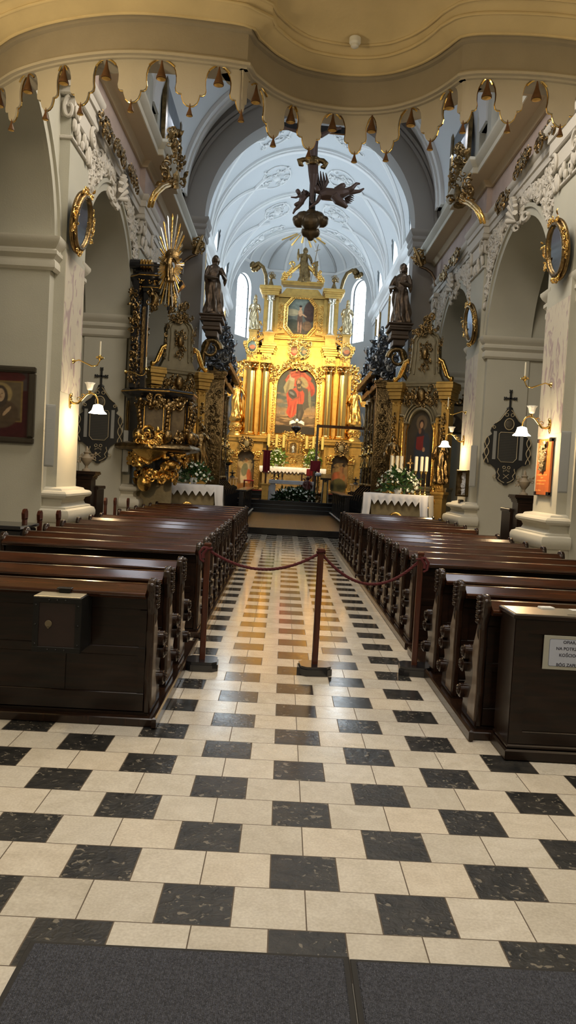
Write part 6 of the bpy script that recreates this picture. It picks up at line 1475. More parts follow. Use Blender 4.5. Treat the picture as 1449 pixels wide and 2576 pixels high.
flyer('flying_angel', 'large dark carved angel flying right of the crucifix with legs stretched out', [([(806, 492, -.2), (820, 488, -.2), (840, 490, -.2), (862, 486, -.2), (876, 482, -.2)], [.12, .17, .17, .15, .10]), ([(870, 482, -.2), (885, 474, -.25), (897, 462, -.2), (906, 462, -.2)], [.09, .07, .045, .025]), ([(870, 486, -.15), (890, 483, -.15), (905, 481, -.15), (916, 474, -.15)], [.09, .065, .045, .025]), ([(806, 494, -.2), (798, 508, -.25), (788, 516, -.25), (778, 523, -.25)], [.07, .05, .04, .03]), ([(808, 486, -.2), (796, 482, -.1), (786, 484, -.1)], [.06, .045, .03]), ([(840, 492, -.3), (850, 505, -.3), (862, 512, -.3), (873, 522, -.3)], [.12, .12, .1, .05]), ([(845, 480, -.15), (862, 468, -.15), (868, 464, -.15)], [.1, .09, .05])], [(820, 490), (798, 478, -.2, .085), (796, 474, -.18, .09)], [((812, 482), (806, 430), .14), ((866, 492), (890, 504), .1)], fl)
flyer('cherub', 'small dark carved cherub hovering left of the crucifix foot', [([(768, 494, -.1), (760, 502, -.1), (757, 512, -.1)], [.07, .09, .08]), ([(765, 492, -.1), (755, 492, -.1), (745, 497, -.1), (731, 496, -.1)], [.045, .035, .03, .02]), ([(768, 490, -.1), (766, 482, -.1), (763, 476, -.1)], [.04, .03, .02]), ([(757, 512, -.1), (750, 521, -.1), (742, 528, -.1), (737, 538, -.1)], [.065, .055, .04, .025]), ([(755, 510, -.1), (745, 514, -.15), (740, 516, -.15)], [.06, .05, .03]), ([(768, 497, -.1), (776, 492, -.05), (786, 488, 0)], [.04, .03, .025])], [(760, 505), (751, 484, -.12, .065), (749, 481, -.1, .065)], [((766, 496), (770, 478), .07)], fl)

# ================================================================ wall lamps, sconces, mirrors
def shade(m, r, h, lobes, up):
    s = 1 if up else -1
    m.lathe([(.018, 0), (r * .55, s * h * .12), (r * .62, s * h * .4), (r * .70, s * h * .7), (r, s * h)], 36, mod=lambda a, z: 1 + (.10 * sin(lobes * a) * (abs(z) / h) ** 2), caps=False)
def wall_lamp(lab):
    t = thing('wall_lamp', lab, 'wall lamp', group='two-armed brass wall lamps')
    m = M(); m.prism(arc(0, 0, .055, 0, 2 * PI, 14)[:-1], (0, 0, 0), (0, 1, 0), (0, 0, 2.0), (.018, 0, 0)); foliage(m, (.02, 0, 0), (0, 1, 0), (0, 0, 1), (1, 0, 0), .08, .22, 10, 1, .03); obj('wall_plate', m, K['brass'], t, 50)
    m = M(); m.tube([(.01, 0, 0), (.06, 0, -.035), (.13, 0, -.03), (.20, 0, .04), (.26, 0, .11), (.33, 0, .135), (.39, 0, .11), (.43, 0, .04), (.435, 0, -.03)], [.022, .020, .018, .016, .015, .014, .013, .012, .011], 8)
    for x, z in ((.20, .08), (.14, .03)): spiral(m, Vector((x, 0, z)), Vector((1, 0, 0)), Vector((0, 0, 1)), Vector((0, -1, 0)), .04, .007)
    m.tube([(.30, 0, .13), (.30, 0, .17)], [.015, .022], 8); obj('arm', m, K['brass'], t, 60)
    m = M(); shade(m, .075, .12, 6, True); m.v = [(a + .30, b, c + .17) for a, b, c in m.v]; o = obj('upper_shade', m, K['glass'], t, 180); o.modifiers.new('s', 'SOLIDIFY').thickness = .003
    m = M(); shade(m, .125, .14, 6, False); m.v = [(a + .435, b, c - .03) for a, b, c in m.v]; m.ball((.435, 0, -.10), (.06, .06, .05), 14, 8); obj('lit_shade', m, K['lit'], t, 180)
    return t
def sconce(lab):
    t = thing('candle_sconce', lab, 'candle holder', group='single-candle brass sconces')
    m = M(); m.lathe([(.045, 0), (.04, .02), (.012, .05)], 14); m.v = [(c, a, b) for a, b, c in m.v]; m.tube([(.04, 0, 0), (.10, 0, .02), (.2, 0, -.02), (.3, 0, -.06), (.38, 0, -.05), (.42, 0, .03)], [.012, .010, .010, .012, .010, .008], 7); obj('arm', m, K['brass'], t, 60)
    m = M(); m.lathe([(.01, .03), (.03, .05), (.065, .06), (.06, .085), (.055, .085), (.03, .065), (.022, .07), (.022, .11), (.015, .11)], 16, (.42, 0, 0)); obj('drip_pan', m, K['brass'], t, 50)
    m = M(); m.tube([(.42, 0, .10), (.42, 0, .32)], [.013, .012], 8); obj('candle', m, K['wax'], t, 40)
    return t
XL, XR = XC - D, XC + D
l0 = s0 = None
LAMPS = []
for px, py, X_, s, lab, spx, spy in ((175, 1008, XL, 1, 'lit brass wall lamp on the nearest left pilaster', 182, 908), (1385, 1072, XR, -1, 'lit brass wall lamp on the nearest right pilaster', 1388, 968), (1168, 1108, XR, -1, 'smaller looking lit brass wall lamp on the second right pilaster', 1173, 1038)):
    p = at(px, py, X=X_)
    if l0 is None: l0 = wall_lamp(lab); o = l0
    else: o = dup(l0, label=lab)
    o.location = (X_, p.y, p.z); o.scale.x = s; LAMPS.append((X_ + s * .435, p.y, p.z - .20))
    q = at(spx, spy, X=X_)
    if s0 is None: s0 = sconce('brass sconce with a white candle above the nearest left lamp'); o = s0
    else: o = dup(s0, label='brass sconce with a white candle above the ' + ('nearest right lamp' if px > 1300 else 'second right lamp'))
    o.location = (X_, q.y, q.z); o.scale.x = s
o = dup(s0, label='brass sconce with a white candle beside the pulpit backboard'); q = at(322, 940, X=XL); o.location = (XL, q.y - .3, q.z)
def oval_mirror(lab):
    t = thing('oval_mirror', lab, 'mirror', group='gilt oval mirrors on the pilasters')
    a_, b_ = .24, .38
    m = M(); n = 48
    def el(r1, r2, y): return [(r1 * cos(k * 2 * PI / n), y, r2 * sin(k * 2 * PI / n)) for k in range(n)]
    m.tube(el(a_ + .05, b_ + .05, -.04) + [(a_ + .05, -.04, 0)], .045, 8, caps=False); m.tube(el(a_ + .11, b_ + .11, 0) + [(a_ + .11, 0, 0)], .035, 8, caps=False); obj('frame', m, OG, t, 180)
    m = M(); foliage(m, (0, -.05, b_ + .10), (1, 0, 0), (0, 0, 1), (0, -1, 0), .34, .16, 22, 3, .06); foliage(m, (-a_ - .10, -.05, 0), (1, 0, 0), (0, 0, 1), (0, -1, 0), .14, .5, 26, 4, .06); foliage(m, (a_ + .10, -.05, 0), (1, 0, 0), (0, 0, 1), (0, -1, 0), .14, .5, 26, 5, .06); foliage(m, (0, -.05, -b_ - .1), (1, 0, 0), (0, 0, 1), (0, -1, 0), .3, .14, 16, 6, .06); obj('carved_leaves', m, G, t, 60)
    m = M(); v = el(a_ + .03, b_ + .03, -.035); m.add(v, [tuple(range(n))]); m.add(el(a_ + .1, b_ + .1, .03), [tuple(range(n))]); obj('glass', m, K['mirror'], t)
    return t
m0 = None
for px, py, X_, s, lab in ((205, 560, XL, -1, 'gilt oval mirror on the nearest left pilaster'), (1402, 628, XR, 1, 'gilt oval mirror on the nearest right pilaster'), (1184, 815, XR, 1, 'smaller looking gilt oval mirror on the second right pilaster')):
    p = at(px, py, X=X_ - s * .16)
    if m0 is None: m0 = oval_mirror(lab); o = m0
    else: o = dup(m0, label=lab)
    o.scale = (.87, .87, .87); o.location = (X_ - s * .15, p.y, p.z); o.rotation_euler = (math.radians(7), 0, math.radians(-s * 82)) if 1 else None

# ================================================================ epitaphs
inscr = mat('slate_inscription', (.035, .036, .036), .5)
N = inscr.node_tree; w_ = N.nodes.new('ShaderNodeTexWave'); w_.bands_direction = 'Z'; w_.inputs['Scale'].default_value = 9; w_.inputs['Distortion'].default_value = 1.2; w_.inputs['Detail Scale'].default_value = 30; tc = N.nodes.new('ShaderNodeTexCoord'); N.links.new(tc.outputs['Object'], w_.inputs['Vector'])
r_ = N.nodes.new('ShaderNodeValToRGB'); r_.color_ramp.elements[0].color = (.03, .031, .03, 1); r_.color_ramp.elements[1].color = (.075, .072, .06, 1); r_.color_ramp.elements[0].position = .55; N.links.new(w_.outputs['Fac'], r_.inputs['Fac']); N.links.new(r_.outputs['Color'], N.nodes['Principled BSDF'].inputs['Base Color'])
def epitaph(lab):
    t = thing('epitaph', lab, 'epitaph', group='black carved epitaphs with a cross'); B = mat('black_slate', (.022, .023, .024), .4) if 'black_slate' not in bpy.data.materials else bpy.data.materials['black_slate']; GL_ = K['gold_line']
    half_ = [(0, .86), (.06, .84), (.10, .76), (.17, .66), (.22, .58), (.30, .52), (.36, .44), (.38, .36), (.34, .30), (.44, .22), (.50, .08), (.47, -.06), (.52, -.16), (.48, -.30), (.40, -.36), (.34, -.36), (.24, -.44), (.20, -.54), (.22, -.62), (.16, -.72), (.06, -.76), (.04, -.80), (0, -.80)]
    pol = half_ + [(-a, b) for a, b in half_[::-1][1:-1]]
    m = M(); m.prism(pol, (0, 0, 0), (1, 0, 0), (0, 0, 1), (0, -.05, 0)); obj('board', m, B, t, 30)
    m = M()
    def both(pts, r=.009, y=-.055):
        for s in (-1, 1): m.tube([(s * a, y, b) for a, b in pts], r, 6)
    both([(.03, .83), (.09, .76), (.15, .67), (.20, .60), (.29, .53)], .010); both([(.06 + .035 * cos(a * .7), .72 + .035 * sin(a * .7)) for a in range(12)], .008); both([(.32 + .045 * (1 - a * .05) * cos(a * .6), .44 + .04 * (1 - a * .05) * sin(a * .6)) for a in range(14)], .009)
    m.tube([(.10 * cos(a * PI / 12), -.06, .52 + .12 * sin(a * PI / 12)) for a in range(25)], .012, 6)
    panel = [(-.20, .30), (-.17, .34), (.17, .34), (.20, .30), (.20, -.22), (.13, -.30), (-.13, -.30), (-.20, -.22), (-.20, .30)]; m.tube([(a, -.056, b) for a, b in panel], .008, 6)
    for ph in (0, PI): both([(.445 + .045 * sin(a * .42 + ph), .24 - a * .030) for a in range(20)], .011)
    both([(.17 + .0 * a, -.44 - a * .03) for a in range(2)] + [(.19, -.52), (.14, -.60), (.17, -.66), (.10, -.72), (.03, -.75)], .010); both([(.05 + .03 * cos(a * .7), -.42 + .03 * sin(a * .7)) for a in range(10)], .008); both([(.25 + .03 * cos(a * .7), -.62 + .035 * sin(a * .7)) for a in range(10)], .008)
    m.tube([(-.06, -.056, -.66), (.06, -.056, -.56)], .006, 5); m.tube([(.06, -.056, -.66), (-.06, -.056, -.56)], .006, 5); m.tube([(-.06, -.056, -.52), (-.06, -.056, -.48), (-.03, -.056, -.50), (0, -.056, -.46), (.03, -.056, -.50), (.06, -.056, -.48), (.06, -.056, -.52)], .007, 5)
    obj('gilded_lines', m, GL_, t, 60)
    m = M()
    for s in (-1, 1): m.bb(s * .285 - .035, s * .285 + .035, -.056, -.05, -.25, .36)
    obj('side_strip', m, K['greymetal'], t)
    m = M(); m.prism(panel[:-1], (0, -.051, 0), (1, 0, 0), (0, 0, 1), (0, -.002, 0)); obj('inscription', m, inscr, t)
    m = M(); m.ball((0, -.05, .52), (.085, .02, .105), 16, 8); obj('portrait_oval', m, mat('faded_portrait', S(84, 78, 66), .6, var=.4, vscale=14) if 'faded_portrait' not in bpy.data.materials else bpy.data.materials['faded_portrait'], t, 60)
    m = M(); m.bb(-.018, .018, -.035, -.005, .84, 1.22, .004); m.bb(-.10, .10, -.035, -.005, 1.06, 1.096, .004)
    for x, z in ((-.11, 1.078), (.11, 1.078), (0, 1.235)):
        for dx, dz in ((0, 0), (.02, .02), (-.02, .02), (.02, -.02), (-.02, -.02)): m.ball((x + dx, -.02, z + dz), .017, 8, 5)
    m.ball((0, -.02, .86), (.07, .02, .04), 10, 6); obj('cross', m, B, t, 40)
    return t
e0 = epitaph('black epitaph with a cross behind the left wall lamp')
p = at(250, 1072, Y=13.88); e0.location = (p.x, 13.9, p.z); e0.scale = (1.0, 1, .98)
p = at(1276, 1128, Y=13.88); e1 = dup(e0, loc=(p.x, 13.9, p.z), label='black epitaph with a cross on the right chapel wall, behind the right wall lamp')
# urn pedestals
def urn_stand(lab):
    t = thing('urn_pedestal', lab, 'pedestal', group='dark wooden pedestals under the arches')
    m = M(); cornice(m, -.13, .13, -.13, .2, 1.40, .14, .09); m.bb(-.13, .13, -.13, .2, .1, 1.41); m.bb(-.09, .09, -.142, -.13, .3, 1.3, .005); m.bb(-.18, .18, -.18, .2, 0, .12, .02); obj('column', m, K['wood'], t, 30)
    m = M(); m.bb(-.16, .16, .2, .75, 0, 1.25, .02); m.bb(-.18, .18, .2, .78, 1.22, 1.28, .01); obj('cabinet', m, K['wood'], t)
    return t
def urn(lab):
    m = M(); m.lathe([(.075, 0), (.07, .03), (.03, .05), (.025, .09), (.04, .11), (.09, .18), (.10, .23), (.06, .27), (.045, .30), (.06, .33), (.02, .36)], 20); foliage(m, (-.11, 0, .24), (1, 0, 0), (0, 0, 1), (0, -1, 0), .06, .12, 8, 2, .04); foliage(m, (.11, 0, .24), (1, 0, 0), (0, 0, 1), (0, -1, 0), .06, .12, 8, 3, .04)
    m.lathe([(.03, .35), (.025, .40), (.004, .44)], 8); o = obj('stone_urn', m, mat('weathered_urn', S(120, 112, 98), .7) if 'weathered_urn' not in bpy.data.materials else bpy.data.materials['weathered_urn'], None, 50); tag(o, lab, 'urn', 'urns on the dark pedestals'); return o
u0 = urn_stand('dark wooden pedestal behind the nearest left pilaster'); pu = at(216, 1188, Y=11.0); u0.location = (pu.x, 11.0, 0)
pv = at(1318, 1240, Y=11.0); u1 = dup(u0, loc=(pv.x, 11.0, 0), label='dark wooden pedestal behind the nearest right pilaster')
a = urn('grey carved urn with a flame finial on the left dark pedestal'); a.location = (pu.x, 11.02, 1.54)
b = a.copy(); C.objects.link(b); b['label'] = 'grey carved urn with a flame finial on the right dark pedestal'; b.location = (pv.x, 11.02, 1.54)
# slim column loudspeakers
sp0 = None
def spk(px, py, h, loc_kw, nrm, lab, w=.13):
    global sp0
    p = at(px, py, **loc_kw)
    if sp0 is None:
        t = thing('column_speaker', lab, 'loudspeaker', group='slim grey column loudspeakers'); m = M(); m.bb(-.065, .065, -.05, .0, -.43, .43, .008); obj('housing', m, K['greymetal'], t); m = M(); m.bb(-.055, .055, -.058, -.05, -.41, .41, .002)
        for k in range(40): m.bb(-.05, .05, -.0595, -.058, -.40 + k * .02, -.392 + k * .02)
        obj('grille', m, K['white'] if 0 else K['greymetal'], t); m = M(); m.bb(-.02, .02, 0, .06, .2, .3); m.bb(-.02, .02, 0, .06, -.3, -.2); obj('bracket', m, K['greymetal'], t); sp0 = t; o = t
    else: o = dup(sp0, label=lab)
    o.location = p; o.rotation_euler.z = nrm; o.scale.z = h / .86
spk(125, 1096, .88, dict(Y=8.36), .35, 'slim grey column speaker left of the nearest left pilaster')
spk(1420, 1163, .88, dict(Y=8.36), -.35, 'slim grey column speaker right of the nearest right pilaster')
spk(1191, 1173, .88, dict(Y=13.8), -.4, 'slim grey column speaker by the second right pilaster')
spk(316, 1135, .88, dict(Y=13.8), .4, 'slim grey column speaker left of the pulpit')
spk(1104, 1208, .85, dict(Y=19.2), -.3, 'slim grey column speaker behind the right side altar')

# ================================================================ pictures and plaques
p0 = at(0, 917, Y=8.44); 
t = thing('framed_painting', 'dark-framed half-length portrait of a veiled woman on the left wall', 'painting', (0, 0, 0))
q0, q1 = at(85, 1118, Y=8.44), at(85, 924, Y=8.44); x1 = q0.x; Wd = 1.0; Hh = q1.z - q0.z; x0 = x1 - Wd; t.location = ((x0 + x1) / 2, 8.44, q0.z)
m = M(); fr = mat('dark_grey_gilt_frame', S(66, 60, 50), .4, .3); 
for a, b, c, d in ((-Wd / 2, Wd / 2, 0, .09), (-Wd / 2, Wd / 2, Hh - .09, Hh), (-Wd / 2, -Wd / 2 + .09, .09, Hh - .09), (Wd / 2 - .09, Wd / 2, .09, Hh - .09)): m.bb(a, b, -.05, 0, c, d, .015); m.bb(a + .02, b - .02, -.065, -.05, c + .02, d - .02, .01)
obj('frame', m, fr, t)
cv = Canvas(80, 90, S(62, 22, 26)); cv.poly([(.05, 1), (.05, .72), (.95, .72), (.95, 1)], S(70, 60, 62)); cv.ell(.5, .92, .42, .10, S(80, 32, 34)); cv.poly([(.12, .24), (.12, .86), (.88, .86), (.88, .24)], S(120, 100, 60)); cv.poly([(.15, .26), (.15, .84), (.85, .84), (.85, .26)], S(96, 84, 66))
cv.ell(.5, .66, .20, .17, S(150, 132, 92)); cv.ell(.5, .36, .32, .22, S(80, 66, 52)); cv.ell(.5, .62, .13, .17, S(66, 56, 48)); cv.ell(.5, .64, .075, .10, S(176, 152, 122)); cv.ell(.48, .66, .012, .008, S(60, 45, 36)); cv.ell(.53, .66, .012, .008, S(60, 45, 36)); cv.ell(.505, .605, .02, .008, S(130, 80, 66)); cv.ell(.5, .635, .008, .03, S(150, 124, 98)); cv.ell(.62, .40, .10, .028, S(165, 140, 110), .8); cv.ell(.44, .40, .09, .028, S(160, 136, 108), -.8); cv.poly([(.15, .26), (.85, .26), (.85, .30), (.15, .30)], S(80, 66, 50)); cv.noise(.15, 16)
picture('canvas', cv, Wd - .16, Hh - .16, t, (0, -.01, .08), rough=.3)
# orange plaque on the nearest right pilaster
def on_right(px, py): return at(px, py, X=XR - .02)
a, b = on_right(1392, 1235), on_right(1353, 1105); y0, y1 = a.y, b.y; zc_ = on_right(1372, 1175).z; h = .86; w = y1 - y0
t = thing('memorial_plaque', 'orange memorial plaque with a bronze relief on the nearest right pilaster', 'plaque', (XR, (y0 + y1) / 2, zc_), -PI / 2)
w = .62; m = M(); m.bb(-w / 2, w / 2, -.05, -.02, -h / 2, h / 2, .005); obj('panel', m, mat('orange_marble', S(196, 104, 52), .35, var=.2, vscale=6), t)
m = M(); foliage(m, (0, -.06, .16), (1, 0, 0), (0, 0, 1), (0, -1, 0), .2, .38, 40, 3, .07, 'rect', .2); m.bb(-.13, .13, -.062, -.05, -.06, .38, .004); obj('bronze_relief', m, mat('pale_bronze', S(130, 118, 92), .4, .5), t, 60)
m = M(); rnd = random.Random(2)
for r, (z, n) in enumerate(((-.12, 12), (-.165, 4), (-.21, 13), (-.26, 11), (-.36, 6))):
    x = -w / 2 + .06 if r != 1 else -.08
    for k in range(n * 1):
        ww = .014 + .012 * rnd.random(); m.bb(x, x + ww, -.052, -.05, z - .011, z + .011 * (1 if rnd.random() > .3 else .5)); x += ww + .012 + (.02 if rnd.random() < .15 else 0)
obj('inscription_marks', m, mat('pale_letter_gold', S(215, 160, 90), .5), t)
m = M()
for x in (-w / 2 + .03, w / 2 - .03):
    for z in (-h / 2 + .02, h / 2 - .02): m.bb(x - .03, x + .03, -.07, 0, z - .03, z + .03, .004)
obj('clamp', m, K['black'], t)
# shrine box on the second right pilaster
p = at(1163, 1216, X=XR - .1); t = thing('wall_showcase', 'small gilt-framed wall showcase with a white relief on the second right pilaster', 'showcase', (XR, p.y, p.z), -PI / 2 + .5)
m = M(); hh = .29; ww = .17
for a, b, c, d in ((-ww, ww, -hh, -hh + .04), (-ww, ww, hh - .04, hh), (-ww, -ww + .04, -hh, hh), (ww - .04, ww, -hh, hh)): m.bb(a, b, -.16, -.0, c, d, .006)
m.bb(-ww, ww, -.02, 0, -hh, hh); obj('frame', m, OG, t)
m = M(); foliage(m, (0, -.04, 0), (1, 0, 0), (0, 0, 1), (0, -1, 0), .2, .44, 30, 3, .05, 'rect', .2); m.bb(-ww + .04, ww - .04, -.03, -.02, -hh + .04, hh - .04); obj('relief', m, K['cloth'], t, 60)
m = M(); m.bb(-.09, .09, -.10, -.02, -.50, -.36, .01); o = obj('dark_box', m, K['black'], None, None, (XR - .02, p.y + .12, p.z), -PI / 2); tag(o, 'small black box under the wall showcase on the second right pilaster', 'box')
# station picture on the far right chapel wall
a, b = at(1125, 1090, Y=19.28), at(1163, 1018, Y=19.28); t = thing('station_picture', 'dim station-of-the-cross picture with a gilded crest behind the second right pilaster', 'painting', ((a.x + b.x) / 2, 19.28, a.z)); w, h = .62, b.z - a.z
m = M(); 
for q in ((-w / 2, w / 2, 0, .04), (-w / 2, w / 2, h - .04, h), (-w / 2, -w / 2 + .04, 0, h), (w / 2 - .04, w / 2, 0, h)): m.bb(q[0], q[1], -.04, 0, q[2], q[3], .005)
obj('frame', m, K['black'], t); cv = Canvas(30, 40, S(110, 100, 80)); cv.ell(.5, .3, .4, .3, S(70, 60, 50)); cv.ell(.4, .5, .12, .2, S(170, 150, 120)); cv.poly([(.2, .7), (.3, .8), (.8, .5), (.75, .4)], S(60, 50, 40)); cv.noise(.3, 8); picture('canvas', cv, w - .06, h - .06, t, (0, -.01, .03))
m = M(); foliage(m, (0, -.04, h + .16), (1, 0, 0), (0, 0, 1), (0, -1, 0), .6, .34, 40, 3, .1, 'crest', .2); obj('crest', m, OG, t, 60)
# blue notice board
p = at(397, 1275, Y=15.2); q = at(397, 1216, Y=15.2); t = thing('notice_board', 'dark blue notice board with a white sheet standing left of the left side altar table', 'notice board', (p.x, 15.2, 0))
m = M(); m.bb(-.13, .13, -.02, .02, .0, q.z, .004); obj('board', m, K['navy'], t); m = M(); m.bb(-.09, .09, -.026, -.02, q.z - .52, q.z - .19); obj('sheet', m, K['white'], t); m = M(); m.bb(-.06, .06, -.028, -.026, q.z - .46, q.z - .25); obj('picture', m, K['greymetal'], t); m = M(); m.tube([(0, -.024, q.z - .12), (0, -.024, q.z - .06)], .008, 6); m.tube([(-.03, -.024, q.z - .10), (0, -.024, q.z - .13), (.03, -.024, q.z - .10)], .006, 5); obj('emblem', m, K['white'], t, 60)
# red leaning panel beside it
m = M(); m.prism([(0, 0), (.5, .5), (.46, .56), (-.1, .1)], (0, 0, 0), (1, 0, 0), (0, 0, 1), (0, .04, 0)); p = at(362, 1262, Y=15.0); t = thing('information_stand', 'small dark red sloping information stand beside the blue notice board', 'stand', (p.x, 15.0, 0)); o = obj('sloping_board', m, K['red'], t, None, (0, 0, p.z - .25))
for k in (-1,): 
    q = M(); q.bb(.18, .22, .0, .04, 0, p.z - .05); q.bb(.05, .35, -.1, .14, 0, .03); obj('pole', q, K['black'], t)

# ================================================================ gilded pieces along the entablature
for s, nm in ((-1, 'left'), (1, 'right')):
    X = lambda d: XC + s * d
    pts = [(300, 380), (335, 450), (265, 320)] if s < 0 else [(1375, 335), (1315, 410), (1265, 505), (1145, 650), (1118, 690)]
    for i, (px, py) in enumerate(pts):
        p = at(px, py, X=X(D - .12)); m = M(); t = None
        foliage(m, (X(D - .12), p.y, p.z), (0, 1, 0), (0, 0, 1), (-s, 0, 0), 1.05, .26, 60, i, .085, 'oval', .2); m.ball((X(D - .12), p.y, p.z), (.05, .12, .10), 12, 8, lambda a, b: 1 + .2 * sin(7 * b))
        v = m.v; o_ = Vector((X(D - .12), p.y, p.z)); m.v = [tuple(Vector(q) - o_) for q in v]
        o = obj('gilded_festoon', m, OG, None, 60, tuple(o_)); tag(o, f'dark gilded shell festoon on the {nm} frieze, {ORD[i]} from the door', 'ornament', 'gilded festoons on the friezes')
    # trophy over the second pilaster and tall framed picture above it
    c_ = at(432 if s < 0 else 1160, 440 if s < 0 else 485, X=X(D - .45)); t = thing('gilded_trophy', f'gilded carved trophy draped over the {nm} cornice at the second pier', 'ornament', tuple(c_), 0, 'gilded trophies on the cornices')
    def TM(): m = M(); m.T = Matrix.Translation(-c_); return m
    m = TM(); P = lambda x, y, d=.45: at(x if s < 0 else 1593 - x + .0, y if s < 0 else y + 42, X=X(D - d))
    for off in (0, 8):
        m.tube([P(374 + off, 520, .5), P(378 + off, 505, .55), P(388 + off, 485, .6), P(405 + off, 468 + off * .3, .6), P(428, 458 + off, .55), P(450, 445 + off, .5)], [.03, .035, .04, .04, .035, .03], 8)
    obj('scroll_bracket', m, G, t, 60)
    m = TM(); rnd = random.Random(3)
    for k in range(90):
        y = rnd.uniform(320, 470); hw_ = 8 + 22 * ((y - 320) / 150); x = 437 + rnd.uniform(-1, 1) * hw_ ; q = P(x, y, .5 + rnd.uniform(-.1, .15)); a0 = rnd.uniform(0, 6.28); R = rnd.uniform(.05, .12)
        if k % 3: spiral(m, q, Vector((1, 0, 0)), Vector((0, 0, 1)), Vector((0, -1, 0)), R, R * .25, 1, a0, rnd.choice((-1, 1)))
        else: leafb(m, q, Vector((cos(a0), 0, sin(a0))), Vector((0, -1, 0)), R * 1.8, R * .5)
    m.tube([P(437, y, .5) for y in range(318, 475, 12)], [.05 + .012 * (k % 3) + .006 * k for k in range(14)], 8)
    obj('carved_cluster', m, OG, t, 60)
    # picture standing on the cornice
    y0, y1 = at(405 if s < 0 else 1188, 300 if s < 0 else 342, X=X(D - .02)).y, at(445 if s < 0 else 1150, 300 if s < 0 else 342, X=X(D - .02)).y
    y0, y1 = min(y0, y1), max(y0, y1)
    t = thing('clerestory_picture', f'tall gold-framed blue-grey picture above the {nm} cornice', 'painting', (X(D - .1), (y0 + y1) / 2, 8.42), 0, 'tall pictures above the cornices'); hw_ = (y1 - y0) / 2
    m = M()
    for e in (-1, 1): m.bb(-.05, .05, e * hw_ - .12, e * hw_ + .12, 0, 3.0, .02)
    m.bb(-.05, .05, -hw_, hw_, 0, .2, .02); m.bb(-.05, .05, -hw_, hw_, 2.85, 3.0, .02); obj('frame', m, OG, t); m = M(); m.bb(-.01, .03, -hw_, hw_, .1, 2.9); obj('canvas', m, mat('blue_grey_canvas', S(120, 128, 136), .5, var=.3, vscale=2) if 'blue_grey_canvas' not in bpy.data.materials else bpy.data.materials['blue_grey_canvas'], t)
    # small gilded bracket arm at the chancel arch corner
    c_ = at(490 if s < 0 else 1060, 640 if s < 0 else 665, Y=19.6); t = thing('gilded_bracket', f'dark scrolled bracket arm with a gilded tip at the {nm} chancel corner', 'ornament', tuple(c_), 0, 'scrolled brackets at the chancel corners')
    m = M(); m.T = Matrix.Translation(-c_); Q = lambda x, y: at(x if s < 0 else 1551 - x, y if s < 0 else y + 30, Y=19.6)
    m.tube([Q(456, 690), Q(458, 672), Q(466, 656), Q(480, 646), Q(497, 640)], [.05, .05, .05, .045, .03], 8); obj('arm', m, K['bronze'], t, 60)
    m = M(); m.T = Matrix.Translation(-c_)
    for k in range(24): 
        q = Q(488 + rnd.uniform(0, 22), 600 + rnd.uniform(0, 36)); a0 = rnd.uniform(0, 6.28); spiral(m, q, Vector((1, 0, 0)), Vector((0, 0, 1)), Vector((0, -1, 0)), .09, .03, 1, a0)
    m.tube([Q(490, 640), Q(500, 615), Q(510, 592)], [.08, .07, .03], 8); obj('gilded_tip', m, OG, t, 60)
# gilded piece at the far left edge
p = at(6, 340, Y=8.4); m = M(); foliage(m, (0, -.04, 0), (1, 0, 0), (0, 0, 1), (0, -1, 0), .34, .9, 70, 3, .10, 'oval', .2); m.tube([(.14 * cos(a * PI / 12), -.05, .42 * sin(a * PI / 12)) for a in range(25)], .04, 8); o = obj('gilded_cartouche', m, OG, None, 60, tuple(p)); tag(o, 'dark gilded cartouche on the wall at the far left edge under the loft', 'ornament')
# painted marbling on the pilasters: see the pilaster veneer
vm = mat('lilac_marbled_paint', S(196, 186, 168), .7); N = vm.node_tree; tc = N.nodes.new('ShaderNodeTexCoord'); mp = N.nodes.new('ShaderNodeMapping'); mp.inputs['Scale'].default_value = (1.8, 1.8, .8); w_ = N.nodes.new('ShaderNodeTexNoise'); w_.inputs['Scale'].default_value = 2.6; w_.inputs['Detail'].default_value = 3; w_.inputs['Distortion'].default_value = 2.2; r_ = N.nodes.new('ShaderNodeValToRGB'); r_.color_ramp.elements[0].color = (*S(196, 188, 170), 1); r_.color_ramp.elements[1].color = (*S(166, 148, 146), 1); r_.color_ramp.elements[0].position = .52; r_.color_ramp.elements[1].position = .62
N.links.new(tc.outputs['Object'], mp.inputs['Vector']); N.links.new(mp.outputs['Vector'], w_.inputs['Vector']); N.links.new(w_.outputs['Fac'], r_.inputs['Fac']); N.links.new(r_.outputs['Color'], N.nodes['Principled BSDF'].inputs['Base Color'])
for s, (a, b) in ((-1, (2.7, 4.7)), (1, (2.5, 4.5))):
    for i in (1, 2):
        if s < 0 and i == 2: continue
        m = M(); y, h = PY[i], HW[i]; m.bb(XC + s * (D - .006), XC + s * (D + .01), y - h + .01, y + h - .01, a, b); struct('trim_marbled_veneer', m, vm)
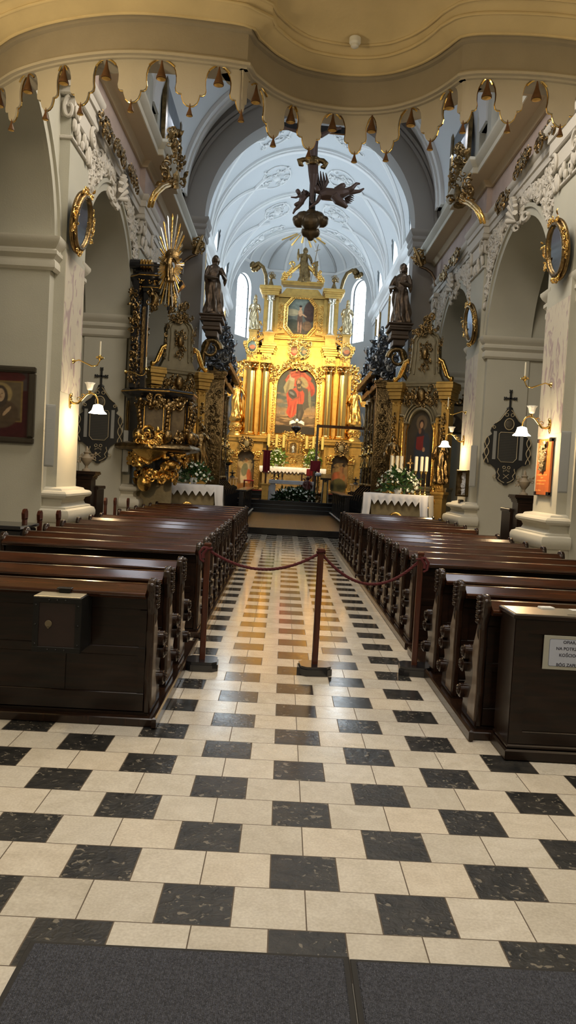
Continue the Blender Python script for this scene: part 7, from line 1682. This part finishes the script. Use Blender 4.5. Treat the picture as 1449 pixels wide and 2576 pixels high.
# ================================================================ choir stalls along the chancel
def stalls(s, nm):
    X = lambda d: s * (d - .38)
    t = thing('choir_stalls', f'long dark carved choir stalls with a tall gilded back, {nm} side of the chancel', 'choir stalls', (XC, 24.4, .18), 0, 'choir stalls in the chancel')
    y0, y1 = -3.2, 3.3; B = K['black']
    m = M(); m.bb(X(2.0), X(2.08), y0, y1, 0, .92); m.bb(min(X(1.86), X(2.2)), max(X(1.86), X(2.2)), y0, y1, .92, .97, .01)
    for k in range(8): y = y0 + .1 + k * (y1 - y0 - .2) / 7; m.bb(min(X(1.95), X(2.02)), max(X(1.95), X(2.02)), y - .06, y + .06, 0, .92, .01)
    obj('front_desk', m, B, t)
    m = M(); m.bb(min(X(1.86), X(1.93)), max(X(1.86), X(1.93)), y0, y1, .10, .14, .008); obj('foot_rail', m, K['greymetal'], t)
    m = M(); 
    for k in range(9):
        y = y0 + .05 + k * (y1 - y0 - .1) / 8
        q = [(2.5, 0), (2.5, .75), (2.55, .95), (2.68, 1.02), (2.78, .98), (2.86, 1.08), (3.0, 1.22), (3.1, 1.25), (3.2, 1.2), (3.2, 0)]
        m.prism([(X(a), b) for a, b in q], (0, y - .03, 0), (1, 0, 0), (0, 0, 1), (0, .06, 0))
    obj('seat_partition', m, B, t)
    m = M(); m.bb(min(X(2.55), X(3.2)), max(X(2.55), X(3.2)), y0, y1, .42, .47, .01); obj('seat_board', m, B, t)
    m = M(); m.bb(min(X(3.2), X(3.26)), max(X(3.2), X(3.26)), y0, y1, 0, 4.9); obj('back_panel', m, mat('stall_back_wood', S(92, 74, 52), .5, .2, var=.4, vscale=3) if 'stall_back_wood' not in bpy.data.materials else bpy.data.materials['stall_back_wood'], t)
    for k in range(7):
        y = y0 + .1 + k * (y1 - y0 - .2) / 6; m = M(); m.tube([(X(3.08), y, 1.3), (X(3.08), y, 4.2)], [.06, .05], 10); m.bb(min(X(2.98), X(3.2)), max(X(2.98), X(3.2)), y - .1, y + .1, 1.22, 1.34, .01)
        capital(m, (X(3.08), y, 4.2), .055, .2, 6); foliage(m, (X(3.0), y, 2.6), (0, 1, 0), (0, 0, 1), (-s, 0, 0), .14, 2.2, 30, k, .08); obj('colonnette', m, OG, t, 60)
    m = M(); pr = [(0, 4.55), (.10, 4.55), (.14, 4.75), (.3, 4.85), (.36, 5.0), (.36, 5.1), (0, 5.12)]
    m.sweep([(-a * s, z) for a, z in pr], [(X(3.2), y0, 0), (X(3.2), y1, 0)]); m.bb(min(X(2.86), X(3.2)), max(X(2.86), X(3.2)), y0 - .02, y0 + .06, 4.7, 5.1); obj('canopy_cornice', m, B, t, 30)
    m = M()
    for k in range(26): y = y0 + .1 + k * (y1 - y0 - .2) / 25; m.bb(min(X(2.66), X(2.86)), max(X(2.66), X(2.86)), y - .07, y + .07, 4.86, 5.08, .02); m.bb(min(X(2.88), X(3.06)), max(X(2.88), X(3.06)), y - .08, y + .08, 4.52, 4.74, .02)
    o = obj('modillions', m, OG, t, 30); o['kind'] = 'stuff'
    m = M(); rnd = random.Random(5)
    for k in range(9): foliage(m, (X(2.95), y0 + .4 + k * .72, 5.45 + .2 * sin(k * 2.1)), (.3 * s, 1, 0), (0, 0, 1), (-s, -.4, 0), 1.0, 1.1 + .4 * (k % 2), 60, k, .15, 'oval', .24)
    foliage(m, (X(2.9), y0, 5.2), (1, 0, 0), (0, 0, 1), (0, -1, 0), .7, 1.2, 60, 71, .16, 'rect', .22); obj('foliage_crest', m, K['silver'], t, 60)
    # near end: gilded pier with scroll and hermes figure
    m = M(); m.bb(min(X(2.7), X(3.24)), max(X(2.7), X(3.24)), y0 - .14, y0, 0, 4.45, .01); cornice(m, min(X(2.7), X(3.24)), max(X(2.7), X(3.24)), y0 - .18, y0, 4.3, .22, .08); foliage(m, (X(2.95), y0 - .16, 2.6), (1, 0, 0), (0, 0, 1), (0, -1, 0), .3, 2.6, 120, 8, .06, 'rect', .2); obj('end_pier', m, OG, t, 50)
    for k in range(6):
        y = y0 + .7 + k * 1.0; b = obj('relief_figure', statue_mesh(.8, seed=k, arms=((1, (.17, -.06, .6), (.06, -.2, .62)), (-1, (-.17, -.06, .6), (-.04, -.2, .56)))), K['gold'] if k % 2 else OG, t, 180, (X(2.98), y, 1.9), s * -PI / 2)
stalls(-1, 'left'); stalls(1, 'right')
# statues and brackets beside the high altar gallery, on the right wall
p = at(945, 1045, Y=27.0); statue('wall_statue', 'small dark statue on a black bracket right of the high altar', 'statue', (p.x, 27.0, p.z - .35), .75, K['bronze'], -.4, None, seed=80)
t = thing('wall_bracket', 'black turned bracket carrying the small dark statue right of the high altar', 'bracket', (p.x, 27.0, p.z - .37)); m = M(); m.bb(-.26, .26, -.2, .45, -.06, 0, .01); m.lathe([(.22, -.06), (.2, -.2), (.26, -.3), (.22, -.4), (.12, -.5), (.04, -.6)], 16); obj('body', m, K['black'], t, 40)
for s, px, nm in ((-1, 572, 'left'), (1, 933, 'right')):
    p = at(px, 1165, Y=30.0); t = thing('gilded_bust', f'gilded bust on a stand at the {nm} of the altar steps', 'bust', (p.x, 30.0, p.z), 0, 'gilded busts by the altar steps')
    m = M(); m.ball((0, 0, .36), (.20, .16, .26), 14, 10); m.ball((0, -.02, .72), (.09, .10, .12)); foliage(m, (0, -.12, .35), (1, 0, 0), (0, 0, 1), (0, -1, 0), .36, .5, 30, 3, .09, 'oval', .2); m.lathe([(.22, 0), (.24, .06), (.12, .14)], 14); obj('bust', m, G, t, 60)
    m = M(); m.lathe([(.2, -(p.z - .64)), (.2, -(p.z - .7)), (.08, -(p.z - .85)), (.07, -.1), (.22, -.02), (.22, 0)], 14); obj('stand', m, K['black'], t, 40)
# ================================================================ sanctuary furniture (on the altar steps, floor at 0.64)
FZ = .64
def PX(x, y, Y): return at(x, y, Y=Y)
a, b = PX(677, 1206, 29.6), PX(789, 1210, 29.6); w = b.x - a.x; cx = (a.x + b.x) / 2; h = a.z - FZ
t = thing('celebration_table', 'grey marble-topped free-standing altar table on two slab legs before the high altar', 'altar table', (cx, 29.7, FZ)); gm = mat('grey_white_marble', S(205, 205, 208), .4, var=.15)
m = M(); m.bb(-w / 2, w / 2, -.35, .35, h - .16, h, .01); obj('top', m, gm, t)
for s in (-1, 1): m = M(); m.bb(s * (w / 2 - .14) - .14, s * (w / 2 - .14) + .14, -.3, .3, 0, h - .16, .01); obj('leg', m, gm, t)
cc = None
for i, px in enumerate((690, 700, 710)):
    p = PX(px, 1200, 29.6)
    if cc is None:
        cc = thing('small_candlestick', '', 'candlestick', group='small candlesticks on the free-standing altar'); m = M(); m.lathe([(.05, 0), (.045, .02), (.015, .04), (.02, .1), (.035, .13), (.04, .26), (.03, .3)], 12); obj('holder', m, K['bronze'], cc, 50); m = M(); m.tube([(0, 0, .3), (0, 0, .34)], .03, 8); obj('candle', m, OG, cc); o = cc
    else: o = dup(cc)
    o['label'] = 'small dark candlestick on the free-standing altar, ' + ['leftmost of three', 'middle one of three', 'rightmost of three'][i]; o.location = (p.x, 29.6, FZ + h)
bouquet('flower_bank', 'long low bank of white flowers and dark leaves before the free-standing altar', (PX(737, 1260, 29.05).x, 29.05, FZ), 1.75, .52, 420, 120, 9, mat('deep_green_leaves', (.03, .07, .02), .5, var=.5, vscale=12), Dp=.5, pot=False, fr=.055, lf=.17)
# stand with cross and red cloth
p = PX(665, 1263, 29.2); t = thing('cross_stand', 'gilded pillar stand with a dark cross draped in red cloth, left of the free-standing altar', 'cross', (p.x, 29.2, FZ - .14))
m = M(); m.bb(-.28, .28, -.25, .25, 0, .06, .01); m.bb(-.2, .2, -.18, .18, .06, .14, .02); m.bb(-.13, .13, -.12, .12, .14, .72, .01); cornice(m, -.13, .13, -.12, .12, .70, .10, .08); obj('pillar', m, GF, t)
m = M(); zt = PX(668, 1120, 29.2).z - FZ + .14; m.bb(-.035, .035, -.02, .02, .8, zt); m.bb(-.20, .22, -.02, .02, zt - .26, zt - .20); obj('cross', m, K['postwood'], t)
m = M(); 
def drape(u, v): return (-.14 + .28 * u + .02 * sin(u * 20) * v, -.05 - .04 * abs(u - .5) - .025 * sin(u * 14), zt - .20 - v * (.82 + .1 * abs(sin(u * 7))))
m.grid(drape, 16, 8); obj('red_cloth', m, K['red'], t, 180)
# stool
p = PX(624, 1240, 31.7); t = thing('stool', 'low dark red-seated wooden stool on the altar step, left', 'stool', (p.x, 31.7, .95)); m = M(); m.bb(-.22, .22, -.18, .18, .38, .44, .02); obj('seat', m, K['red'], t)
for x in (-.19, .19):
    for y in (-.15, .15): m = M(); m.bb(x - .025, x + .025, y - .025, y + .025, 0, .38); obj('leg', m, K['postwood'], t)
# red chair with a draped figure-like back
p = PX(768, 1250, 29.95); t = thing('celebrant_chair', 'ornate dark red chair with a square red cushion beside the free-standing altar', 'chair', (p.x + .06, 30.35, FZ)); m = M(); m.bb(-.26, .26, -.22, .22, .40, .5, .02); obj('seat', m, K['red'], t); m = M(); m.bb(-.05, .22, .2, .25, 1.05, 1.36, .02); obj('back_cushion', m, K['red'], t)
m = M(); m.bb(-.27, -.21, .18, .25, .5, 1.2); m.bb(.21, .27, .18, .25, .5, 1.3); foliage(m, (-.05, -.24, .75), (1, 0, 0), (0, 0, 1), (0, -1, 0), .3, .5, 20, 3, .1); obj('carved_frame', m, K['postwood'], t, 60)
for x in (-.22, .22):
    for y in (-.18, .18): m = M(); m.bb(x - .03, x + .03, y - .03, y + .03, 0, .4); obj('leg', m, K['postwood'], t)
p = PX(765, 1255, 29.15)
b = statue('wooden_figure', 'reddish-brown carved kneeling figure in front of the free-standing altar', 'statue', (p.x + .1, 29.3, FZ), 1.05, mat('red_brown_carving', S(84, 44, 38), .5), 0, None, seed=91)
m = M(); m.add([(0, 0, 0), (.02, 0, .55), (.02, .0, .98), (.42, -.02, .98), (.40, .02, .50), (.2, -.03, .56)], [(1, 2, 3, 4, 5)]); m.tube([(0, 0, -.7), (.01, 0, 1.05)], .012, 6); pr_ = PX(766, 1205, 29.2); o = obj('red_banner', m, K['red'], None, None, (p.x + .18, 29.2, 1.35)); tag(o, 'small dark red banner on a thin pole beside the carved figure', 'banner')
# lectern
p = PX(815, 1272, 29.2); t = thing('lectern', 'dark wooden lectern with a pale front panel, right of the free-standing altar', 'lectern', (p.x, 29.2, FZ - .12)); H_ = PX(815, 1192, 29.2).z - FZ + .12
m = M(); m.bb(-.18, .18, -.15, .15, 0, .06, .01); m.prism([(-.15, .06), (-.11, H_ - .25), (.11, H_ - .25), (.15, .06)], (0, -.12, 0), (1, 0, 0), (0, 0, 1), (0, .24, 0)); obj('pillar', m, K['wood'], t)
m = M(); m.prism([(-.08, .12), (-.06, H_ - .34), (.06, H_ - .34), (.08, .12)], (0, -.125, 0), (1, 0, 0), (0, 0, 1), (0, -.01, 0)); obj('front_panel', m, GF, t)
m = M()
for s in (-1, 1): m.tube([(s * .14, -.13, .1), (s * .12, -.13, H_ * .4), (s * .10, -.13, H_ * .5), (s * .11, -.13, H_ - .3)], .012, 6)
foliage(m, (0, -.14, H_ - .28), (1, 0, 0), (0, 0, 1), (0, -1, 0), .2, .16, 10, 3, .05); obj('inlay', m, K['gold_line'], t, 60)
m = M(); m.prism([(-.22, H_ - .25), (.2, H_ - .08), (.2, H_), (-.22, H_ - .17)], (-.22, 0, 0), (0, 1, 0), (0, 0, 1), (.44, 0, 0)); obj('desk_top', m, K['wood'], t)
# paschal candle stand
p = PX(796, 1270, 29.3); t = thing('paschal_candle_stand', 'slender turned stand with a pale bowl between the free-standing altar and the lectern', 'candle stand', (p.x, 29.3, FZ)); H_ = PX(796, 1193, 29.3).z - FZ
m = M(); m.lathe([(.16, 0), (.15, .04), (.05, .1), (.04, .3), (.08, .36), (.035, .44), (.05, .6), (.03, .7), (.04, H_ - .1)], 14); foliage(m, (0, -.08, .2), (1, 0, 0), (0, 0, 1), (0, -1, 0), .26, .3, 12, 3, .08); obj('stand', m, OG, t, 50); m = M(); m.lathe([(.04, H_ - .1), (.12, H_ - .05), (.13, H_ + .02), (.1, H_ + .06), (.04, H_ + .07)], 16); obj('bowl', m, gm, t, 50)
# beam on a post
p = PX(793, 1192, 30.4); q = PX(790, 1070, 30.4); r = PX(920, 1072, 30.4); t = thing('beam_stand', 'dark wooden post with a long horizontal beam crossing in front of the right altar columns', 'beam', (p.x, 30.4, FZ)); m = M(); zb = q.z - FZ
m.bb(-.05, .05, -.05, .05, 0, zb); m.bb(-.18, .18, -.18, .18, 0, .05, .01); obj('post', m, K['black'], t); m = M(); m.bb(-.05, r.x - p.x, -.04, .04, zb - .08, zb + .04); obj('crossbeam', m, K['woody'], t)
# hanging sanctuary lamp
p = PX(745, 1075, 30.8); t = thing('sanctuary_lamp', 'dark hanging sanctuary lamp with a white winged head, before the altar painting', 'hanging lamp', tuple(p)); m = M(); m.lathe([(.02, -.36), (.03, -.26), (.10, -.18), (.22, -.08), (.24, .0), (.20, .05), (.10, .08)], 18); obj('bowl', m, K['black'], t, 50)
m = M(); m.ball((.02, -.05, .28), (.07, .07, .09)); 
for s in (-1, 1):
    for k in range(4): m.tube([(.02 + s * .05, -.05, .20), (.02 + s * .18, -.06, .18 + .03 * k), (.02 + s * .32, -.05, .10 + .04 * k)], [.02, .03, .008], 6)
obj('winged_head', m, K['petal'], t, 60); m = M(); m.tube([(0, 0, .1), (.12, .1, 4.6)], .006, 5); m.tube([(-.2, 0, .02), (0, 0, .5), (.2, 0, .02)], .006, 5); obj('chain', m, K['black'], t)
# low balustrade panels with lamps at the sides of the high altar
for s, px, nm in ((-1, 578, 'left'), (1, 900, 'right')):
    p = PX(px, 1215, 31.9); t = thing('balustrade', f'low cream balustrade with dark candle stands at the {nm} side of the high altar', 'balustrade', (p.x + s * .15, 31.9, .95), 0, 'balustrades beside the high altar'); m = M(); m.bb(-.5, .5, -.05, .05, .44, .52, .01); m.bb(-.5, .5, -.05, .05, 0, .08)
    for k in range(8): m.bb(-.44 + k * .12, -.38 + k * .12, -.03, .03, .08, .44)
    obj('railing', m, mat('cream_rail', S(176, 150, 110), .5) if 'cream_rail' not in bpy.data.materials else bpy.data.materials['cream_rail'], t)
    m = M()
    for x in (-.25, .25): m.lathe([(.12, .52), (.1, .56), (.03, .6), (.04, .66), (.14, .70), (.14, .73), (.03, .75), (.02, .82)], 12, (x, 0, 0))
    obj('candle_dish', m, K['black'], t, 50)
m = M(); m.bb(-2.6, 2.6, 31.28, 32.0, .95, .958); o = struct('floor_altar_carpet', m, K['red'])
# ================================================================ light
def area(name, loc, aim, sx, sy, power, col):
    l = bpy.data.lights.new(name, 'AREA'); l.shape = 'RECTANGLE'; l.size = sx; l.size_y = sy; l.energy = power; l.color = col
    o = bpy.data.objects.new(name, l); C.objects.link(o); o.location = loc; o.rotation_euler = (Vector(aim) - Vector(loc)).to_track_quat('-Z', 'Y').to_euler(); return o
def point(name, loc, power, col, r=.05):
    l = bpy.data.lights.new(name, 'POINT'); l.energy = power; l.color = col; l.shadow_soft_size = r
    o = bpy.data.objects.new(name, l); C.objects.link(o); o.location = loc; return o
def spot(name, loc, aim, power, col, ang=60, r=.1, blend=.6):
    l = bpy.data.lights.new(name, 'SPOT'); l.energy = power; l.color = col; l.spot_size = math.radians(ang); l.spot_blend = blend; l.shadow_soft_size = r
    o = bpy.data.objects.new(name, l); C.objects.link(o); o.location = loc; o.rotation_euler = (Vector(aim) - Vector(loc)).to_track_quat('-Z', 'Y').to_euler(); return o
DAY = (.66, .83, 1.0); WARM = (1, .72, .38); NEU = (1, .87, .70)
for sd in (-1, 1):
    for c, h, si, sp in CW:
        area('window_daylight', (XC + sd * (RC - .05), YB + c, 8.8), (XC - sd * 1.5, YB + c, 9.2), 1.3, 3.0, 36, DAY)  # includes the added, unseen near pair of windows
    a = math.radians(60) * sd
    area('apse_window_daylight', (XC + sd * 2.4, 35.6, 10.0), (XC, 31, 9.6), 1.3, 3.0, 13, DAY)
# clerestory
for sd in (-1, 1):
    for y in (6.5, 11.93, 17.35): area('clerestory_daylight', (XC + sd * (D - .02), y, 10.0), (XC - sd * 1.5, y, 6), 1.4, 2.0, 60, (.85, .9, 1))
# spotlights on the altar
for x in (-.9, 1.25): spot('altar_spotlight', (x, 25.4, 8.0), (XC, 33.5, 4.3), 1150, (1, .66, .26), 62, .12)
spot('altar_low_spotlight', (XC, 29.5, 7.2), (XC, 33.3, 2.4), 420, (1, .7, .3), 60, .15)
# nave and entrance fills, loft uplighters, wall lamp bulbs
area('nave_fill_light', (XC, 6.8, 9.0), (XC, 7.2, 0), 2.5, 6, 380, NEU)  # broad overhead fill added to brighten the nave; no chandelier is modelled
area('entrance_fill_light', (XC, .9, 4.95), (XC, .9, 0), 4.0, 1.4, 105, (1, .94, .86)); area('entrance_fill_light', (XC, -2.6, 4.9), (XC, -2.2, 0), 2.5, 1.0, 30, (1, .94, .86))  # unseen overhead fills added for the entrance tiles, the rear one for the mats
point('loft_uplighter', (XC - 3.2, 2.0, 4.0), 85, (1, .78, .46), .15); point('loft_uplighter', (XC + 3.2, 1.2, 3.8), 50, (1, .78, .46), .15)
for x, y, z in LAMPS: point('wall_lamp_bulb', (x, y, z), 36, (1, .66, .32), .05)
w = bpy.data.worlds.new('world'); bpy.context.scene.world = w; w.use_nodes = True; w.node_tree.nodes['Background'].inputs[0].default_value = (.6, .75, 1, 1); w.node_tree.nodes['Background'].inputs[1].default_value = .6
sc = bpy.context.scene; sc.view_settings.view_transform = 'Standard'; sc.view_settings.look = 'None'; sc.view_settings.gamma = 1; sc.view_settings.use_curve_mapping = False; sc.view_settings.exposure = 0.4
sc.cycles.use_denoising = True; sc.cycles.max_bounces = 7; sc.cycles.diffuse_bounces = 4; sc.cycles.glossy_bounces = 4; sc.cycles.sample_clamp_indirect = 4; sc.cycles.caustics_reflective = False; sc.cycles.caustics_refractive = False
sc.cycles.use_light_tree = True; sc.cycles.use_adaptive_sampling = True; sc.cycles.adaptive_threshold = .02
